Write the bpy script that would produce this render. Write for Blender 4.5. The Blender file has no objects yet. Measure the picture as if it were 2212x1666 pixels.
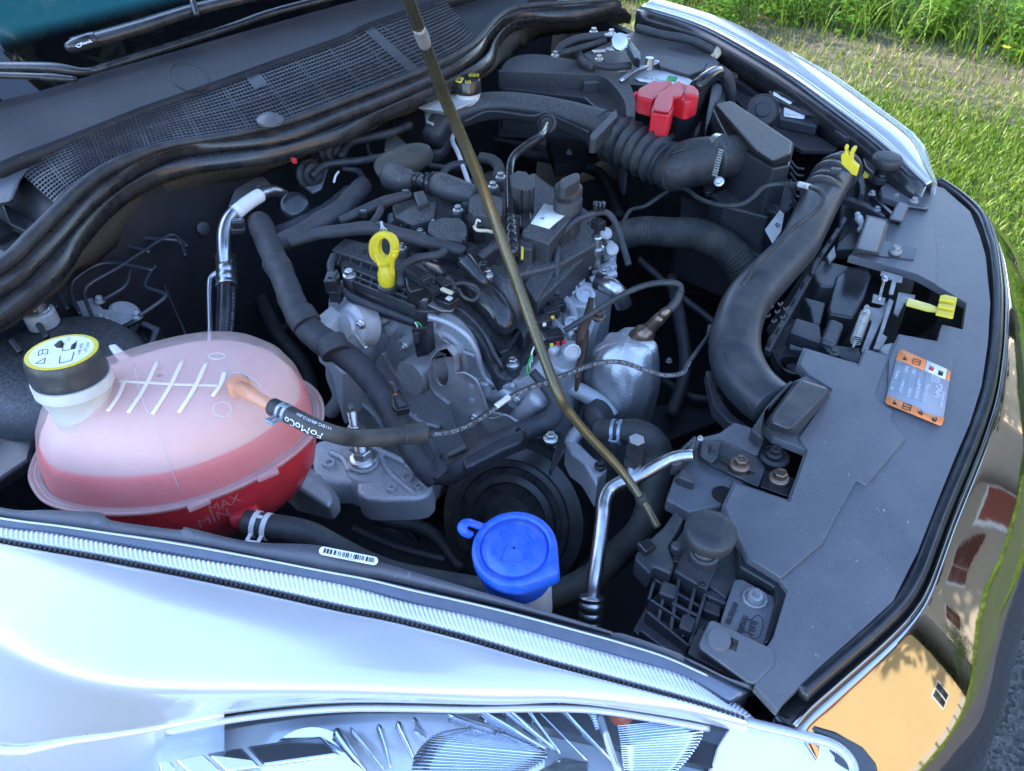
import bpy, bmesh, math, random
import numpy as np
from mathutils import Vector, Matrix, noise
from math import radians, sin, cos, pi
random.seed(7)
SC = bpy.context.scene
COL = SC.collection

# ------------------------------------------------------------ camera, sky, sun, exposure
CAM = Vector((.067, -1.022, 1.562))
PITCH, YAW, FPX = radians(42), radians(30), 1650.0
HD = Vector((-sin(YAW), cos(YAW), 0))
FWD = HD * cos(PITCH) + Vector((0, 0, -sin(PITCH)))
RGT = Vector((cos(YAW), sin(YAW), 0))
UPV = RGT.cross(FWD)
cam = bpy.data.objects.new('camera', bpy.data.cameras.new('camera'))
COL.objects.link(cam)
cam.matrix_world = Matrix((( RGT.x, UPV.x, -FWD.x, CAM.x), (RGT.y, UPV.y, -FWD.y, CAM.y), (RGT.z, UPV.z, -FWD.z, CAM.z), (0, 0, 0, 1)))
cam.data.sensor_width = 36
cam.data.lens = FPX / 2212 * 36
cam.data.clip_start = .02
cam.data.clip_end = 500
cam.data.dof.use_dof = True
cam.data.dof.focus_distance = 1.0
cam.data.dof.aperture_fstop = 20
SC.camera = cam

SUN_EL, SUN_AZ = radians(25), radians(178)      # azimuth measured from +X towards +Y: from behind the car
world = bpy.data.worlds.new('World'); SC.world = world; world.use_nodes = True
wn = world.node_tree
sky = wn.nodes.new('ShaderNodeTexSky'); sky.sky_type = 'NISHITA'; sky.sun_disc = False
sky.sun_elevation = SUN_EL
sky.sun_rotation = math.pi / 2 - SUN_AZ
sky.dust_density = .3; sky.ozone_density = 2.2; sky.air_density = 1.0
bg = wn.nodes['Background']; bg.inputs[1].default_value = .15
tint = wn.nodes.new('ShaderNodeMix'); tint.data_type = 'RGBA'; tint.blend_type = 'MULTIPLY'; tint.inputs['Factor'].default_value = 1; tint.inputs['B'].default_value = (1.0, .99, 1.04, 1)
wn.links.new(sky.outputs[0], tint.inputs['A']); wn.links.new(tint.outputs['Result'], bg.inputs[0])
sl = bpy.data.lights.new('sun', 'SUN'); sl.energy = 2.0; sl.angle = radians(.5); sl.color = (1, .93, .82)
sun = bpy.data.objects.new('sun', sl); COL.objects.link(sun)
sd = Vector((cos(SUN_EL) * cos(SUN_AZ), cos(SUN_EL) * sin(SUN_AZ), sin(SUN_EL)))
sun.rotation_euler = sd.to_track_quat('Z', 'Y').to_euler()
SC.view_settings.view_transform = 'Standard'; SC.view_settings.look = 'None'
SC.view_settings.exposure = 3.0; SC.view_settings.gamma = 1
SC.view_settings.use_curve_mapping = False
SC.cycles.max_bounces = 8; SC.cycles.glossy_bounces = 4; SC.cycles.transparent_max_bounces = 12

# ------------------------------------------------------------ measuring helpers
ZO = {0: (0, 0, 1), 1: (0, 0, .3371), 2: (734.4, 0, .3371), 3: (1468.9, 0, .3371), 4: (0, 553, .3371), 5: (734.4, 553, .3371),
      6: (1468.9, 553, .3371), 7: (0, 1106, .3365), 8: (734.4, 1106, .3365), 9: (1468.9, 1106, .3365), 10: (691, 389, .389), 11: (1175.1, 51.84, .19707), 12: (1434.2, 907.2, .31107)}

def P(k, x, y, z=None, Y=None, X=None):
    """where the sight line of a measured point meets the level z (or the upright plane Y or X) of the place"""
    ox, oy, s = ZO[k]
    u, v = ox + x * s, oy + y * s
    r = FWD + RGT * ((u - 1106) / FPX) - UPV * ((v - 833) / FPX)
    if Y is not None: t = (Y - CAM.y) / r.y
    elif X is not None: t = (X - CAM.x) / r.x
    else: t = (z - CAM.z) / r.z
    return CAM + r * t

def W(px, p):            # metres for px measured pixels at the distance of p
    return px / FPX * (Vector(p) - CAM).dot(FWD)

ORG = {}
def org(par): return ORG.get(par.name, Vector((0, 0, 0))) if par else Vector((0, 0, 0))

def tag(o, label=None, cat=None, group=None, kind=None):
    if label: o['label'] = label
    if cat: o['category'] = cat
    if group: o['group'] = group
    if kind: o['kind'] = kind
    return o

def thing(name, label, cat, at=(0, 0, 0), group=None):
    o = bpy.data.objects.new(name, None); COL.objects.link(o); o.location = at; o.empty_display_size = .05
    ORG[o.name] = Vector(at)
    return tag(o, label, cat, group)

def mesh(name, vs, fs, mat, par=None, smooth=True, bev=0, sub=0, segs=2, uvs=None):
    o0 = org(par)
    me = bpy.data.meshes.new(name)
    assert max(max(f) for f in fs) < len(vs), name
    me.from_pydata([tuple(Vector(v) - o0) for v in vs], [], fs)
    bm = bmesh.new(); bm.from_mesh(me)
    bmesh.ops.recalc_face_normals(bm, faces=bm.faces); bm.to_mesh(me); bm.free()
    if smooth: me.polygons.foreach_set('use_smooth', [True] * len(me.polygons))
    me.materials.append(mat)
    o = bpy.data.objects.new(name, me); COL.objects.link(o)
    if par: o.parent = par; ORG[o.name] = o0
    if bev:
        m = o.modifiers.new('b', 'BEVEL'); m.width = bev; m.segments = segs; m.limit_method = 'ANGLE'; m.angle_limit = radians(32); m.harden_normals = True
    if sub:
        m = o.modifiers.new('s', 'SUBSURF'); m.levels = m.render_levels = sub
    return o

def cat_rom(pts, n=8, closed=False):
    """smooth curve through points; each a tuple of any length"""
    pts = [np.array(p, float) for p in pts]; out = []; m = len(pts)
    if m < 3: n = max(n, 2)
    for i in range(m if closed else m - 1):
        p1, p2 = pts[i], pts[(i + 1) % m]
        p0 = pts[i - 1] if (i > 0 or closed) else 2 * p1 - p2
        p3 = pts[(i + 2) % m] if (i + 2 < m or closed) else 2 * p2 - p1
        for j in range(n):
            t = j / n
            out.append(.5 * (2 * p1 + (p2 - p0) * t + (2 * p0 - 5 * p1 + 4 * p2 - p3) * t * t + (3 * p1 - p0 - 3 * p2 + p3) * t ** 3))
    if not closed: out.append(pts[-1])
    return out

def pts3(k, pts, z=None, Y=None, X=None):
    out = []
    for p in pts:
        if len(p) == 4: kk, x, y, zz = p; out.append(P(kk, x, y, zz))
        elif len(p) == 3 and p[2] > 3: out.append(P(p[0], p[1], p[2], None if (Y is not None or X is not None) else z, Y, X))
        elif Y is not None or X is not None: out.append(P(k, p[0], p[1], None, Y, X))
        else: out.append(P(k, p[0], p[1], p[2] if len(p) > 2 else z))
    return out

def slab(name, k, pts, z, h, mat, par=None, bev=.0025, curve=0, Y=None, X=None, holes=None, sub=0, depth=None, segs=2):
    """a plate or block: outline measured on its top (or front) face, with real depth behind it"""
    top = pts3(k, pts, z, Y, X)
    if curve: top = [Vector(v) for v in cat_rom(top, curve, True)]
    d = Vector((0, 0, -h)) if Y is None and X is None else (Vector((0, h, 0)) if Y is not None else Vector((-h, 0, 0)))
    if depth: d = Vector(depth)
    n = len(top)
    if not holes:
        vs = top + [v + d for v in top]
        fs = [tuple(range(n)), tuple(range(2 * n - 1, n - 1, -1))] + [(i, (i + 1) % n, n + (i + 1) % n, n + i) for i in range(n)]
        return mesh(name, vs, fs, mat, par, True, bev, sub, segs)
    from mathutils.geometry import tessellate_polygon
    loops = [top]
    for hp in holes:
        c = pts3(k, hp, z, Y, X)
        if len(c) > 4: c = [Vector(v) for v in cat_rom(c, 3, True)]
        loops.append(c)
    flat = [v for l in loops for v in l]; N = len(flat)
    proj = [[Vector((v.x, v.z, 0)) if Y is not None else Vector((v.x, v.y, 0)) for v in l] for l in loops]
    tri = tessellate_polygon(proj)
    vs = flat + [v + d for v in flat]; fs = [tuple(t) for t in tri] + [tuple(N + i for i in t[::-1]) for t in tri]
    s = 0
    for l in loops:
        m = len(l); fs += [(s + i, s + (i + 1) % m, N + s + (i + 1) % m, N + s + i) for i in range(m)]; s += m
    return mesh(name, vs, fs, mat, par, False, bev * .5, 0, 1)

def frus(name, k, top, zt, bot, zb, mat, par=None, bev=.004, segs=3):
    a, b = pts3(k, top, zt), pts3(k, bot, zb); n = len(a)
    if len(b) != n:          # drop each top corner to the nearest place on the base outline
        q = []
        for p in a:
            best = None
            for i in range(len(b)):
                s0, s1 = b[i], b[(i + 1) % len(b)]; e = s1 - s0; f = max(0, min(1, (p - s0).xy.dot(e.xy) / max(1e-12, e.xy.length_squared))); c = s0 + e * f
                if best is None or (c - p).xy.length < best[0]: best = ((c - p).xy.length, c)
            q.append(best[1])
        b = q
    fs = [tuple(range(n)), tuple(range(2 * n - 1, n - 1, -1))] + [(i, (i + 1) % n, n + (i + 1) % n, n + i) for i in range(n)]
    return mesh(name, a + b, fs, mat, par, True, bev, 0, segs)

def box(name, c, size, mat, par=None, bev=.002, rz=0, rx=0, ry=0):
    c = Vector(c); M = Matrix.Rotation(rz, 3, 'Z') @ Matrix.Rotation(ry, 3, 'Y') @ Matrix.Rotation(rx, 3, 'X')
    vs = [c + M @ Vector((sx * size[0] / 2, sy * size[1] / 2, sz * size[2] / 2)) for sx in (-1, 1) for sy in (-1, 1) for sz in (-1, 1)]
    fs = [(0, 1, 3, 2), (4, 6, 7, 5), (0, 4, 5, 1), (2, 3, 7, 6), (0, 2, 6, 4), (1, 5, 7, 3)]
    return mesh(name, vs, fs, mat, par, True, bev)

def frames(path):
    path = [Vector(p) for p in path]; out = []; n = len(path)
    t0 = (path[1] - path[0]).normalized()
    nrm = t0.orthogonal().normalized()
    if abs(t0.z) < .95:
        nrm = (Vector((0, 0, 1)) - t0 * t0.z).normalized()
    for i in range(n):
        t = (path[min(i + 1, n - 1)] - path[max(i - 1, 0)]).normalized()
        nrm = (nrm - t * nrm.dot(t)).normalized()
        out.append((path[i], t, nrm, t.cross(nrm)))
    return out

PATHS = {}
def tube(name, k, pts, r, mat, par=None, n=14, per=8, flat=1.0, sq=0, wob=0, ribs=None, raw=False, px=True):
    """hose, pipe, cable or duct through measured points (x, y, z); r in measured pixels (one number or one per point)"""
    p3 = [Vector(p) for p in pts] if raw else pts3(k, pts)
    rs = list(r) if isinstance(r, (list, tuple)) else [r] * len(p3)
    rw = [W(a, p) for a, p in zip(rs, p3)] if px else rs
    if not isinstance(r, (list, tuple)) and px: rw = [sum(rw) / len(rw)] * len(rw)
    c = cat_rom([tuple(p) + (a,) for p, a in zip(p3, rw)], per)
    path = [Vector(q[:3]) for q in c]; rad = [q[3] for q in c]
    if ribs:                     # resample evenly so the corrugations are regular
        cnt, amp = ribs[:2]; sharp = len(ribs) > 2
        L = [0]
        for a, b in zip(path, path[1:]): L.append(L[-1] + (b - a).length)
        q, rr = [], []
        m = cnt * (18 if sharp else 8)
        for i in range(m + 1):
            s = L[-1] * i / m; j = max(0, min(len(L) - 2, int(np.searchsorted(L, s)) - 1)); f = (s - L[j]) / max(1e-9, L[j + 1] - L[j])
            q.append(path[j].lerp(path[j + 1], f)); rr.append((rad[j] * (1 - f) + rad[j + 1] * f) * (1 + amp * ((1 - 2 * abs(sin(pi * cnt * i / m)) ** .45) if sharp else (abs(cos(pi * cnt * i / m)) ** .7 * 2 - 1))))
        path, rad = q, rr
    vs, fs = [], []; F = frames(path); m = len(F)
    for i, (p, t, a, b) in enumerate(F):
        for j in range(n):
            th = 2 * pi * j / n; cx, sy = cos(th), sin(th)
            if sq: e = 2 / (2 + sq); cx = math.copysign(abs(cx) ** e, cx); sy = math.copysign(abs(sy) ** e, sy)
            rr = rad[i]
            if wob: rr *= 1 + wob * noise.noise(Vector((p.x * 60 + cx, p.y * 60 + sy, p.z * 60)))
            vs.append(p + (a * cx * flat + b * sy) * rr)
    for i in range(m - 1):
        for j in range(n): fs.append((i * n + j, i * n + (j + 1) % n, (i + 1) * n + (j + 1) % n, (i + 1) * n + j))
    fs.append(tuple(range(n - 1, -1, -1))); fs.append(tuple(range((m - 1) * n, m * n)))
    o = mesh(name, vs, fs, mat, par)
    PATHS[o.name] = (F, rad)
    return o

def lathe(name, pos, axis, prof, mat, par=None, n=32, mod=None, ref=None, sharp=True):
    """turned shape: prof = (radius, height) pairs along axis; mod(theta, i) scales the radius"""
    pos = Vector(pos); ax = Vector(axis).normalized()
    a = (Vector(ref) if ref else Vector((1, 0, 0))); a = (a - ax * a.dot(ax))
    if a.length < .1: a = Vector((0, 0, 1)) - ax * ax.z
    a.normalize(); b = ax.cross(a); vs, fs = [], []; m = len(prof)
    for i, (r, h) in enumerate(prof):
        for j in range(n):
            th = 2 * pi * j / n; rr = r * (mod(th, i) if mod else 1)
            vs.append(pos + ax * h + a * (rr * cos(th)) + b * (rr * sin(th)))
    for i in range(m - 1):
        for j in range(n): fs.append((i * n + j, i * n + (j + 1) % n, (i + 1) * n + (j + 1) % n, (i + 1) * n + j))
    fs.append(tuple(range(n - 1, -1, -1))); fs.append(tuple(range((m - 1) * n, m * n)))
    o = mesh(name, vs, fs, mat, par)
    if sharp: o.modifiers.new('e', 'EDGE_SPLIT').split_angle = radians(38)
    return o

def loft(name, rows, mat, par=None, closed=False, thick=0, sub=0, off=-1):
    n = len(rows[0]); vs = [v for r in rows for v in r]; fs = []
    for i in range(len(rows) - 1):
        for j in range(n if closed else n - 1):
            fs.append((i * n + j, i * n + (j + 1) % n, (i + 1) * n + (j + 1) % n, (i + 1) * n + j))
    o = mesh(name, vs, fs, mat, par)
    if thick:
        s = o.modifiers.new('t', 'SOLIDIFY'); s.thickness = thick; s.offset = off
    if sub: m = o.modifiers.new('s', 'SUBSURF'); m.levels = m.render_levels = sub
    return o

# ---- hexagon bolt, one shared mesh per kind
_B = {}
def hexmesh(mat, flange=True):
    key = (mat.name, flange)
    if key in _B: return _B[key]
    vs, fs = [], []
    def ring(r, h, n, ph=0): 
        s = len(vs); vs.extend([(r * cos(2 * pi * i / n + ph), r * sin(2 * pi * i / n + ph), h) for i in range(n)]); return s
    def wall(a, b, n): fs.extend([(a + i, a + (i + 1) % n, b + (i + 1) % n, b + i) for i in range(n)])
    if flange:
        a = ring(1, -.3, 24); b = ring(1, .12, 24); c = ring(.9, .22, 24); d = ring(.66, .32, 24)
        wall(a, b, 24); wall(b, c, 24); wall(c, d, 24); fs.append(tuple(range(d, d + 24)))
    a = ring(.68, .2, 6); b = ring(.68, .86, 6); c = ring(.58, .95, 6); d = ring(.42, .95, 6); e = ring(.38, .86, 6)
    wall(a, b, 6); wall(b, c, 6); wall(c, d, 6); wall(d, e, 6); fs.append(tuple(range(e, e + 6)))
    me = bpy.data.meshes.new('hex_bolt'); me.from_pydata(vs, [], fs); me.materials.append(mat)
    _B[key] = me; return me

def bolt(k, x, y, z, r, mat, par=None, axis=(0, 0, 1), name='bolt', rot=None, p=None, **kw):
    p = Vector(p) if p is not None else P(k, x, y, z, **kw)
    o = bpy.data.objects.new(name, hexmesh(mat)); COL.objects.link(o)
    if par: o.parent = par
    o.location = p - org(par); s = W(r, p); o.scale = (s, s, s)
    q = Vector(axis).normalized().to_track_quat('Z', 'Y')
    o.rotation_mode = 'QUATERNION'; o.rotation_quaternion = q @ Matrix.Rotation(random.random(), 3, 'Z').to_quaternion()
    ORG[o.name] = p
    return o

from mathutils.bvhtree import BVHTree
def on_mesh(name, kind, k, p0, p1, h, target, mat, par, s=None, lift=.0006, lines=None, r=.0006):
    """lettering (s) or raised lines laid on the skin of another part, at measured places"""
    bpy.context.view_layer.update()
    bt = BVHTree.FromObject(target, bpy.context.evaluated_depsgraph_get()); o_ = target.matrix_world.translation
    def hit(x, y):
        a = P(k, x, y, .5); d = (a - CAM).normalized(); q = bt.ray_cast(CAM - o_, d)
        return (q[0] + o_ - d * lift) if q[0] else a
    vs, fs = textmesh(s, 1.35)
    wd = max(v.x for v in vs); e = ((p1[0] - p0[0]) / wd, (p1[1] - p0[1]) / wd); l = math.hypot(p1[0] - p0[0], p1[1] - p0[1]); n = ((p1[1] - p0[1]) / l * h, -(p1[0] - p0[0]) / l * h)
    return mesh(name, [hit(p0[0] + e[0] * v.x + n[0] * v.y, p0[1] + e[1] * v.x + n[1] * v.y) for v in vs], fs, mat, par, False)

def skin_tube(name, k, pts, r, target, mat, par, lift=0, n=8, flat=1):
    """thin raised line that follows the skin of another part"""
    bpy.context.view_layer.update()
    bt = BVHTree.FromObject(target, bpy.context.evaluated_depsgraph_get()); o_ = target.matrix_world.translation; out = []
    for q in cat_rom(pts, 6):
        a = P(k, q[0], q[1], .5); d = (a - CAM).normalized(); h_ = bt.ray_cast(CAM - o_, d)
        if h_[0]: out.append(h_[0] + o_ - d * lift)
    if len(out) < 2: return None
    return tube(name, 0, out, W(r, out[0]), mat, par, raw=True, px=False, n=n, per=1, flat=flat)

# ---- lettering
def textmesh(s, size, ext=.0):
    cu = bpy.data.curves.new('t', 'FONT'); cu.body = s; cu.size = size; cu.extrude = ext; cu.resolution_u = 3
    ob = bpy.data.objects.new('t', cu); COL.objects.link(ob)
    bpy.context.view_layer.update()
    me = bpy.data.meshes.new_from_object(ob.evaluated_get(bpy.context.evaluated_depsgraph_get()))
    vs = [v.co.copy() for v in me.vertices]; fs = [tuple(p.vertices) for p in me.polygons]
    bpy.data.objects.remove(ob); bpy.data.curves.remove(cu); bpy.data.meshes.remove(me)
    return vs, fs

def text(name, s, o, ex, ey, h, mat, par, ext=.0004, lift=.0008, fit=None):
    """flat lettering: o = lower left, ex = reading direction, ey = up direction; fit = width"""
    ex = Vector(ex).normalized(); n = ex.cross(Vector(ey)).normalized(); ey = n.cross(ex)
    vs, fs = textmesh(s, h * 1.35, ext)
    sx = 1
    if fit and vs: sx = fit / max(1e-6, max(v.x for v in vs) - min(v.x for v in vs))
    return mesh(name, [Vector(o) + ex * v.x * sx + ey * v.y + n * (v.z + lift) for v in vs], fs, mat, par, False)

def text_on_tube(name, s, tb, s0, th, h, mat, par, flip=False):
    F, rad = PATHS[tb]; L = [0]
    for a, b in zip(F, F[1:]): L.append(L[-1] + (b[0] - a[0]).length)
    vs, fs = textmesh(s, h * 1.35); out = []
    for v in vs:
        x = s0 + (-v.x if flip else v.x); y = -v.y if flip else v.y
        j = max(0, min(len(L) - 2, int(np.searchsorted(L, x)) - 1)); f = (x - L[j]) / max(1e-9, L[j + 1] - L[j])
        p = F[j][0].lerp(F[j + 1][0], f); a = F[j][2].lerp(F[j + 1][2], f); b = F[j][3].lerp(F[j + 1][3], f); r = rad[j] * (1 - f) + rad[j + 1] * f
        t = th - (y - h / 2) / r
        out.append(p + (a * cos(t) + b * sin(t)) * (r + .0005))
    return mesh(name, out, fs, mat, par, False)

def quads(name, o, ex, ey, rects, mat, par, lift=.0007, th=.0004):
    """thin printed or moulded bars: rects (x0, y0, x1, y1) in metres in the frame o, ex, ey"""
    ex = Vector(ex).normalized(); n = ex.cross(Vector(ey)).normalized(); ey = n.cross(ex); vs, fs = [], []
    for x0, y0, x1, y1 in rects:
        s = len(vs)
        for l in (lift - th, lift):
            vs += [Vector(o) + ex * x + ey * y + n * l for x, y in ((x0, y0), (x1, y0), (x1, y1), (x0, y1))]
        fs += [(s + 4, s + 5, s + 6, s + 7)] + [(s + i, s + (i + 1) % 4, s + 4 + (i + 1) % 4, s + 4 + i) for i in range(4)]
    return mesh(name, vs, fs, mat, par, False)

# ------------------------------------------------------------ materials
def mat_new(name):
    m = bpy.data.materials.new(name); m.use_nodes = True
    return m, m.node_tree, m.node_tree.nodes['Principled BSDF']

def surf(name, col, rough=.5, metal=0, dust=None, damt=.35, dscale=25, bump=.15, bscale=300, coat=0, spec=.5, rvar=.12, up=False, mottle=0, speck=0):
    m, t, b = mat_new(name); L = t.links.new; N = t.nodes.new
    tc = N('ShaderNodeTexCoord'); n1 = N('ShaderNodeTexNoise'); n1.inputs['Scale'].default_value = dscale; n1.inputs['Detail'].default_value = 8; n1.inputs['Roughness'].default_value = .65
    L(tc.outputs['Object'], n1.inputs['Vector'])
    ramp = N('ShaderNodeValToRGB'); ramp.color_ramp.elements[0].position = .42; ramp.color_ramp.elements[1].position = .72
    L(n1.outputs['Fac'], ramp.inputs['Fac'])
    fac = ramp.outputs['Color']
    mul = N('ShaderNodeMath'); mul.operation = 'MULTIPLY'; mul.inputs[1].default_value = damt; L(fac, mul.inputs[0]); fac = mul.outputs[0]
    if up:
        g = N('ShaderNodeNewGeometry'); s = N('ShaderNodeSeparateXYZ'); L(g.outputs['Normal'], s.inputs[0])
        mr = N('ShaderNodeMapRange'); mr.inputs['From Min'].default_value = .2; mr.inputs['From Max'].default_value = .95; L(s.outputs['Z'], mr.inputs['Value'])
        m2 = N('ShaderNodeMath'); m2.operation = 'MULTIPLY'; L(fac, m2.inputs[0]); L(mr.outputs[0], m2.inputs[1]); fac = m2.outputs[0]
    mix = N('ShaderNodeMix'); mix.data_type = 'RGBA'
    mix.inputs['A'].default_value = (*col, 1); mix.inputs['B'].default_value = (*(dust or [min(1, c * 1.8 + .02) for c in col]), 1)
    L(fac, mix.inputs['Factor']); out = mix.outputs['Result']
    if mottle:
        v = N('ShaderNodeTexNoise'); v.inputs['Scale'].default_value = bscale * .8; v.inputs['Detail'].default_value = 2; L(tc.outputs['Object'], v.inputs['Vector'])
        mm = N('ShaderNodeMix'); mm.data_type = 'RGBA'; mm.blend_type = 'MULTIPLY'; mm.inputs['Factor'].default_value = mottle
        r2 = N('ShaderNodeValToRGB'); r2.color_ramp.elements[0].position = .38; r2.color_ramp.elements[1].position = .6; r2.color_ramp.elements[0].color = (.25, .25, .25, 1)
        L(v.outputs['Fac'], r2.inputs['Fac']); L(out, mm.inputs['A']); L(r2.outputs['Color'], mm.inputs['B']); out = mm.outputs['Result']
    if speck:                # pale scuffs and grit
        v3 = N('ShaderNodeTexNoise'); v3.inputs['Scale'].default_value = 170; v3.inputs['Detail'].default_value = 4; v3.inputs['Roughness'].default_value = .7; v3.inputs['Distortion'].default_value = 1.5
        L(tc.outputs['Object'], v3.inputs['Vector']); r3 = N('ShaderNodeValToRGB'); r3.color_ramp.elements[0].position = .665; r3.color_ramp.elements[1].position = .70
        L(v3.outputs['Fac'], r3.inputs['Fac']); m3 = N('ShaderNodeMix'); m3.data_type = 'RGBA'; m3.inputs['B'].default_value = (.42, .42, .42, 1)
        k3 = N('ShaderNodeMath'); k3.operation = 'MULTIPLY'; k3.inputs[1].default_value = speck; L(r3.outputs['Color'], k3.inputs[0]); L(k3.outputs[0], m3.inputs['Factor']); L(out, m3.inputs['A']); out = m3.outputs['Result']
    L(out, b.inputs['Base Color'])
    rm = N('ShaderNodeMapRange'); rm.inputs['To Min'].default_value = max(.02, rough - rvar); rm.inputs['To Max'].default_value = min(1, rough + rvar)
    L(n1.outputs['Fac'], rm.inputs['Value']); L(rm.outputs[0], b.inputs['Roughness'])
    b.inputs['Metallic'].default_value = metal; b.inputs['Specular IOR Level'].default_value = spec
    b.inputs['Coat Weight'].default_value = coat; b.inputs['Coat Roughness'].default_value = .04
    if bump:
        n2 = N('ShaderNodeTexNoise'); n2.inputs['Scale'].default_value = bscale; n2.inputs['Detail'].default_value = 3; L(tc.outputs['Object'], n2.inputs['Vector'])
        bp = N('ShaderNodeBump'); bp.inputs['Strength'].default_value = bump; bp.inputs['Distance'].default_value = .001
        L(n2.outputs['Fac'], bp.inputs['Height']); L(bp.outputs[0], b.inputs['Normal'])
    return m

def plain(name, col, rough=.5, metal=0, coat=0, trans=0, ior=1.45, emit=None, alpha=1):
    m, t, b = mat_new(name)
    b.inputs['Base Color'].default_value = (*col, 1); b.inputs['Roughness'].default_value = rough; b.inputs['Metallic'].default_value = metal
    b.inputs['Coat Weight'].default_value = coat; b.inputs['Transmission Weight'].default_value = trans; b.inputs['IOR'].default_value = ior; b.inputs['Alpha'].default_value = alpha
    return m

DUST = (.20, .175, .145)
M = {}
M['cover'] = surf('grained_black_plastic', (.10, .105, .12), .42, dust=(.185, .185, .185), damt=.6, dscale=7, bump=.5, bscale=1100, speck=.7, rvar=.2)
M['plastic'] = surf('black_plastic', (.036, .038, .045), .38, dust=DUST, damt=.3, dscale=30, bump=.3, bscale=600, up=True, speck=.3)
M['dusty'] = surf('dusty_black_plastic', (.040, .041, .046), .5, dust=(.22, .21, .195), damt=.6, dscale=260, bump=.6, bscale=700, up=True, rvar=.2, speck=.5)
M['gloss'] = surf('glossy_black_plastic', (.018, .019, .023), .2, dust=DUST, damt=.1, dscale=30, bump=.1, bscale=400)
M['dark'] = surf('dark_painted_metal', (.022, .023, .028), .5, dust=(.05, .046, .044), damt=.4, dscale=14, bump=.15, bscale=300)
M['rubber'] = surf('black_rubber', (.024, .026, .03), .55, dust=(.09, .085, .08), damt=.6, dscale=28, bump=.4, bscale=500, speck=.25)
M['olive'] = surf('dusty_rubber_hose', (.035, .036, .036), .65, dust=(.12, .115, .09), damt=.6, dscale=22, bump=.5, bscale=450)
M['tape'] = surf('cloth_tape', (.03, .032, .04), .62, dust=(.10, .095, .09), damt=.4, dscale=45, bump=.6, bscale=650)
M['alu'] = surf('cast_aluminium', (.56, .57, .59), .42, metal=.25, dust=(.34, .33, .33), damt=.6, dscale=12, bump=.5, bscale=600, mottle=.25)
M['pipe'] = surf('aluminium_pipe', (.55, .56, .58), .32, metal=1, dust=(.28, .28, .29), damt=.6, dscale=45, bump=.15, bscale=300)
M['cowl'] = surf('satin_cowl_plastic', (.018, .019, .024), .5, dust=(.05, .045, .045), damt=.6, dscale=8, bump=.3, bscale=900, spec=.3, speck=.4)
M['zinc'] = surf('zinc_plated_steel', (.62, .62, .6), .3, metal=.9, dust=(.35, .33, .28), damt=.6, dscale=120, bump=.15, bscale=600)
M['steel'] = surf('stamped_steel', (.36, .35, .35), .42, metal=.3, dust=(.12, .11, .11), damt=.7, dscale=25, bump=.4, bscale=700)
M['rust'] = surf('rusty_steel', (.09, .055, .04), .6, metal=.5, dust=(.16, .09, .05), damt=.6, dscale=40, bump=.5, bscale=500)
M['brown'] = surf('heat_tinted_steel', (.22, .16, .12), .35, metal=.85, dust=(.12, .09, .07), damt=.6, dscale=60, bump=.2, bscale=300)
M['shield'] = surf('embossed_aluminium_foil', (.62, .63, .65), .33, metal=.75, dust=(.33, .33, .34), damt=.7, dscale=9, bump=1, bscale=420, rvar=.15)
M['felt'] = surf('brown_insulation_felt', (.035, .03, .022), .95, dust=(.11, .09, .06), damt=.7, dscale=220, bump=1, bscale=900)
M['paint'] = surf('white_car_paint', (.70, .71, .73), .3, dust=(.74, .75, .76), damt=.3, dscale=4, bump=.0, coat=1)
M['paint'].node_tree.nodes['Principled BSDF'].inputs['Metallic'].default_value = .45
M['blackpaint'] = surf('black_gloss_trim', (.01, .01, .012), .08, bump=0, coat=1, rvar=.02)
M['yellow'] = surf('yellow_plastic', (.72, .56, .02), .4, dust=(.5, .42, .12), damt=.5, dscale=60, bump=.1)
M['red'] = surf('red_plastic', (.58, .014, .03), .4, dust=(.45, .08, .08), damt=.5, dscale=50, bump=.3, speck=.2)
M['blue'] = surf('blue_plastic', (.01, .085, .52), .42, dust=(.10, .18, .48), damt=.5, dscale=60, bump=.3, bscale=350, speck=.25)
M['white'] = plain('white_print', (.75, .77, .78), .5)
M['lightplastic'] = surf('milky_plastic', (.6, .6, .58), .45, dust=(.4, .38, .34), damt=.5, dscale=30)
M['cream'] = surf('cream_plastic', (.62, .55, .38), .5, dust=(.4, .33, .2), damt=.5)
M['ink'] = plain('black_print', (.012, .012, .014), .5)
M['greyprint'] = plain('grey_print', (.32, .34, .38), .5)
M['orange'] = plain('orange_print', (.85, .24, .06), .5)
M['labelgrey'] = plain('label_grey', (.27, .29, .33), .5)
M['green'] = plain('green_wire', (.02, .35, .08), .4)
M['chrome'] = surf('chrome', (.85, .86, .88), .05, metal=1, bump=0, rvar=.03, dust=(.7, .72, .75))
M['bumper'] = surf('polished_dark_chrome', (.34, .33, .33), .03, metal=1, dust=(.32, .31, .30), bump=.12, bscale=14, rvar=.02)
M['brassrod'] = surf('worn_painted_rod', (.085, .075, .045), .25, metal=.5, dust=(.16, .13, .07), damt=.6, dscale=18, bump=.3, bscale=300, rvar=.15)
M['bulbring'] = plain('orange_bulb', (.8, .12, .02), .2)
# ------------------------------------------------------------ ground
def sheet(name, x0, x1, y0, y1, z, mat, kind='structure', n=1):
    vs = [(x0 + (x1 - x0) * i / n, y0 + (y1 - y0) * j / n, z) for i in range(n + 1) for j in range(n + 1)]
    fs = [(i * (n + 1) + j, (i + 1) * (n + 1) + j, (i + 1) * (n + 1) + j + 1, i * (n + 1) + j + 1) for i in range(n) for j in range(n)]
    return tag(mesh(name, vs, fs, mat, None, False), kind=kind)

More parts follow.
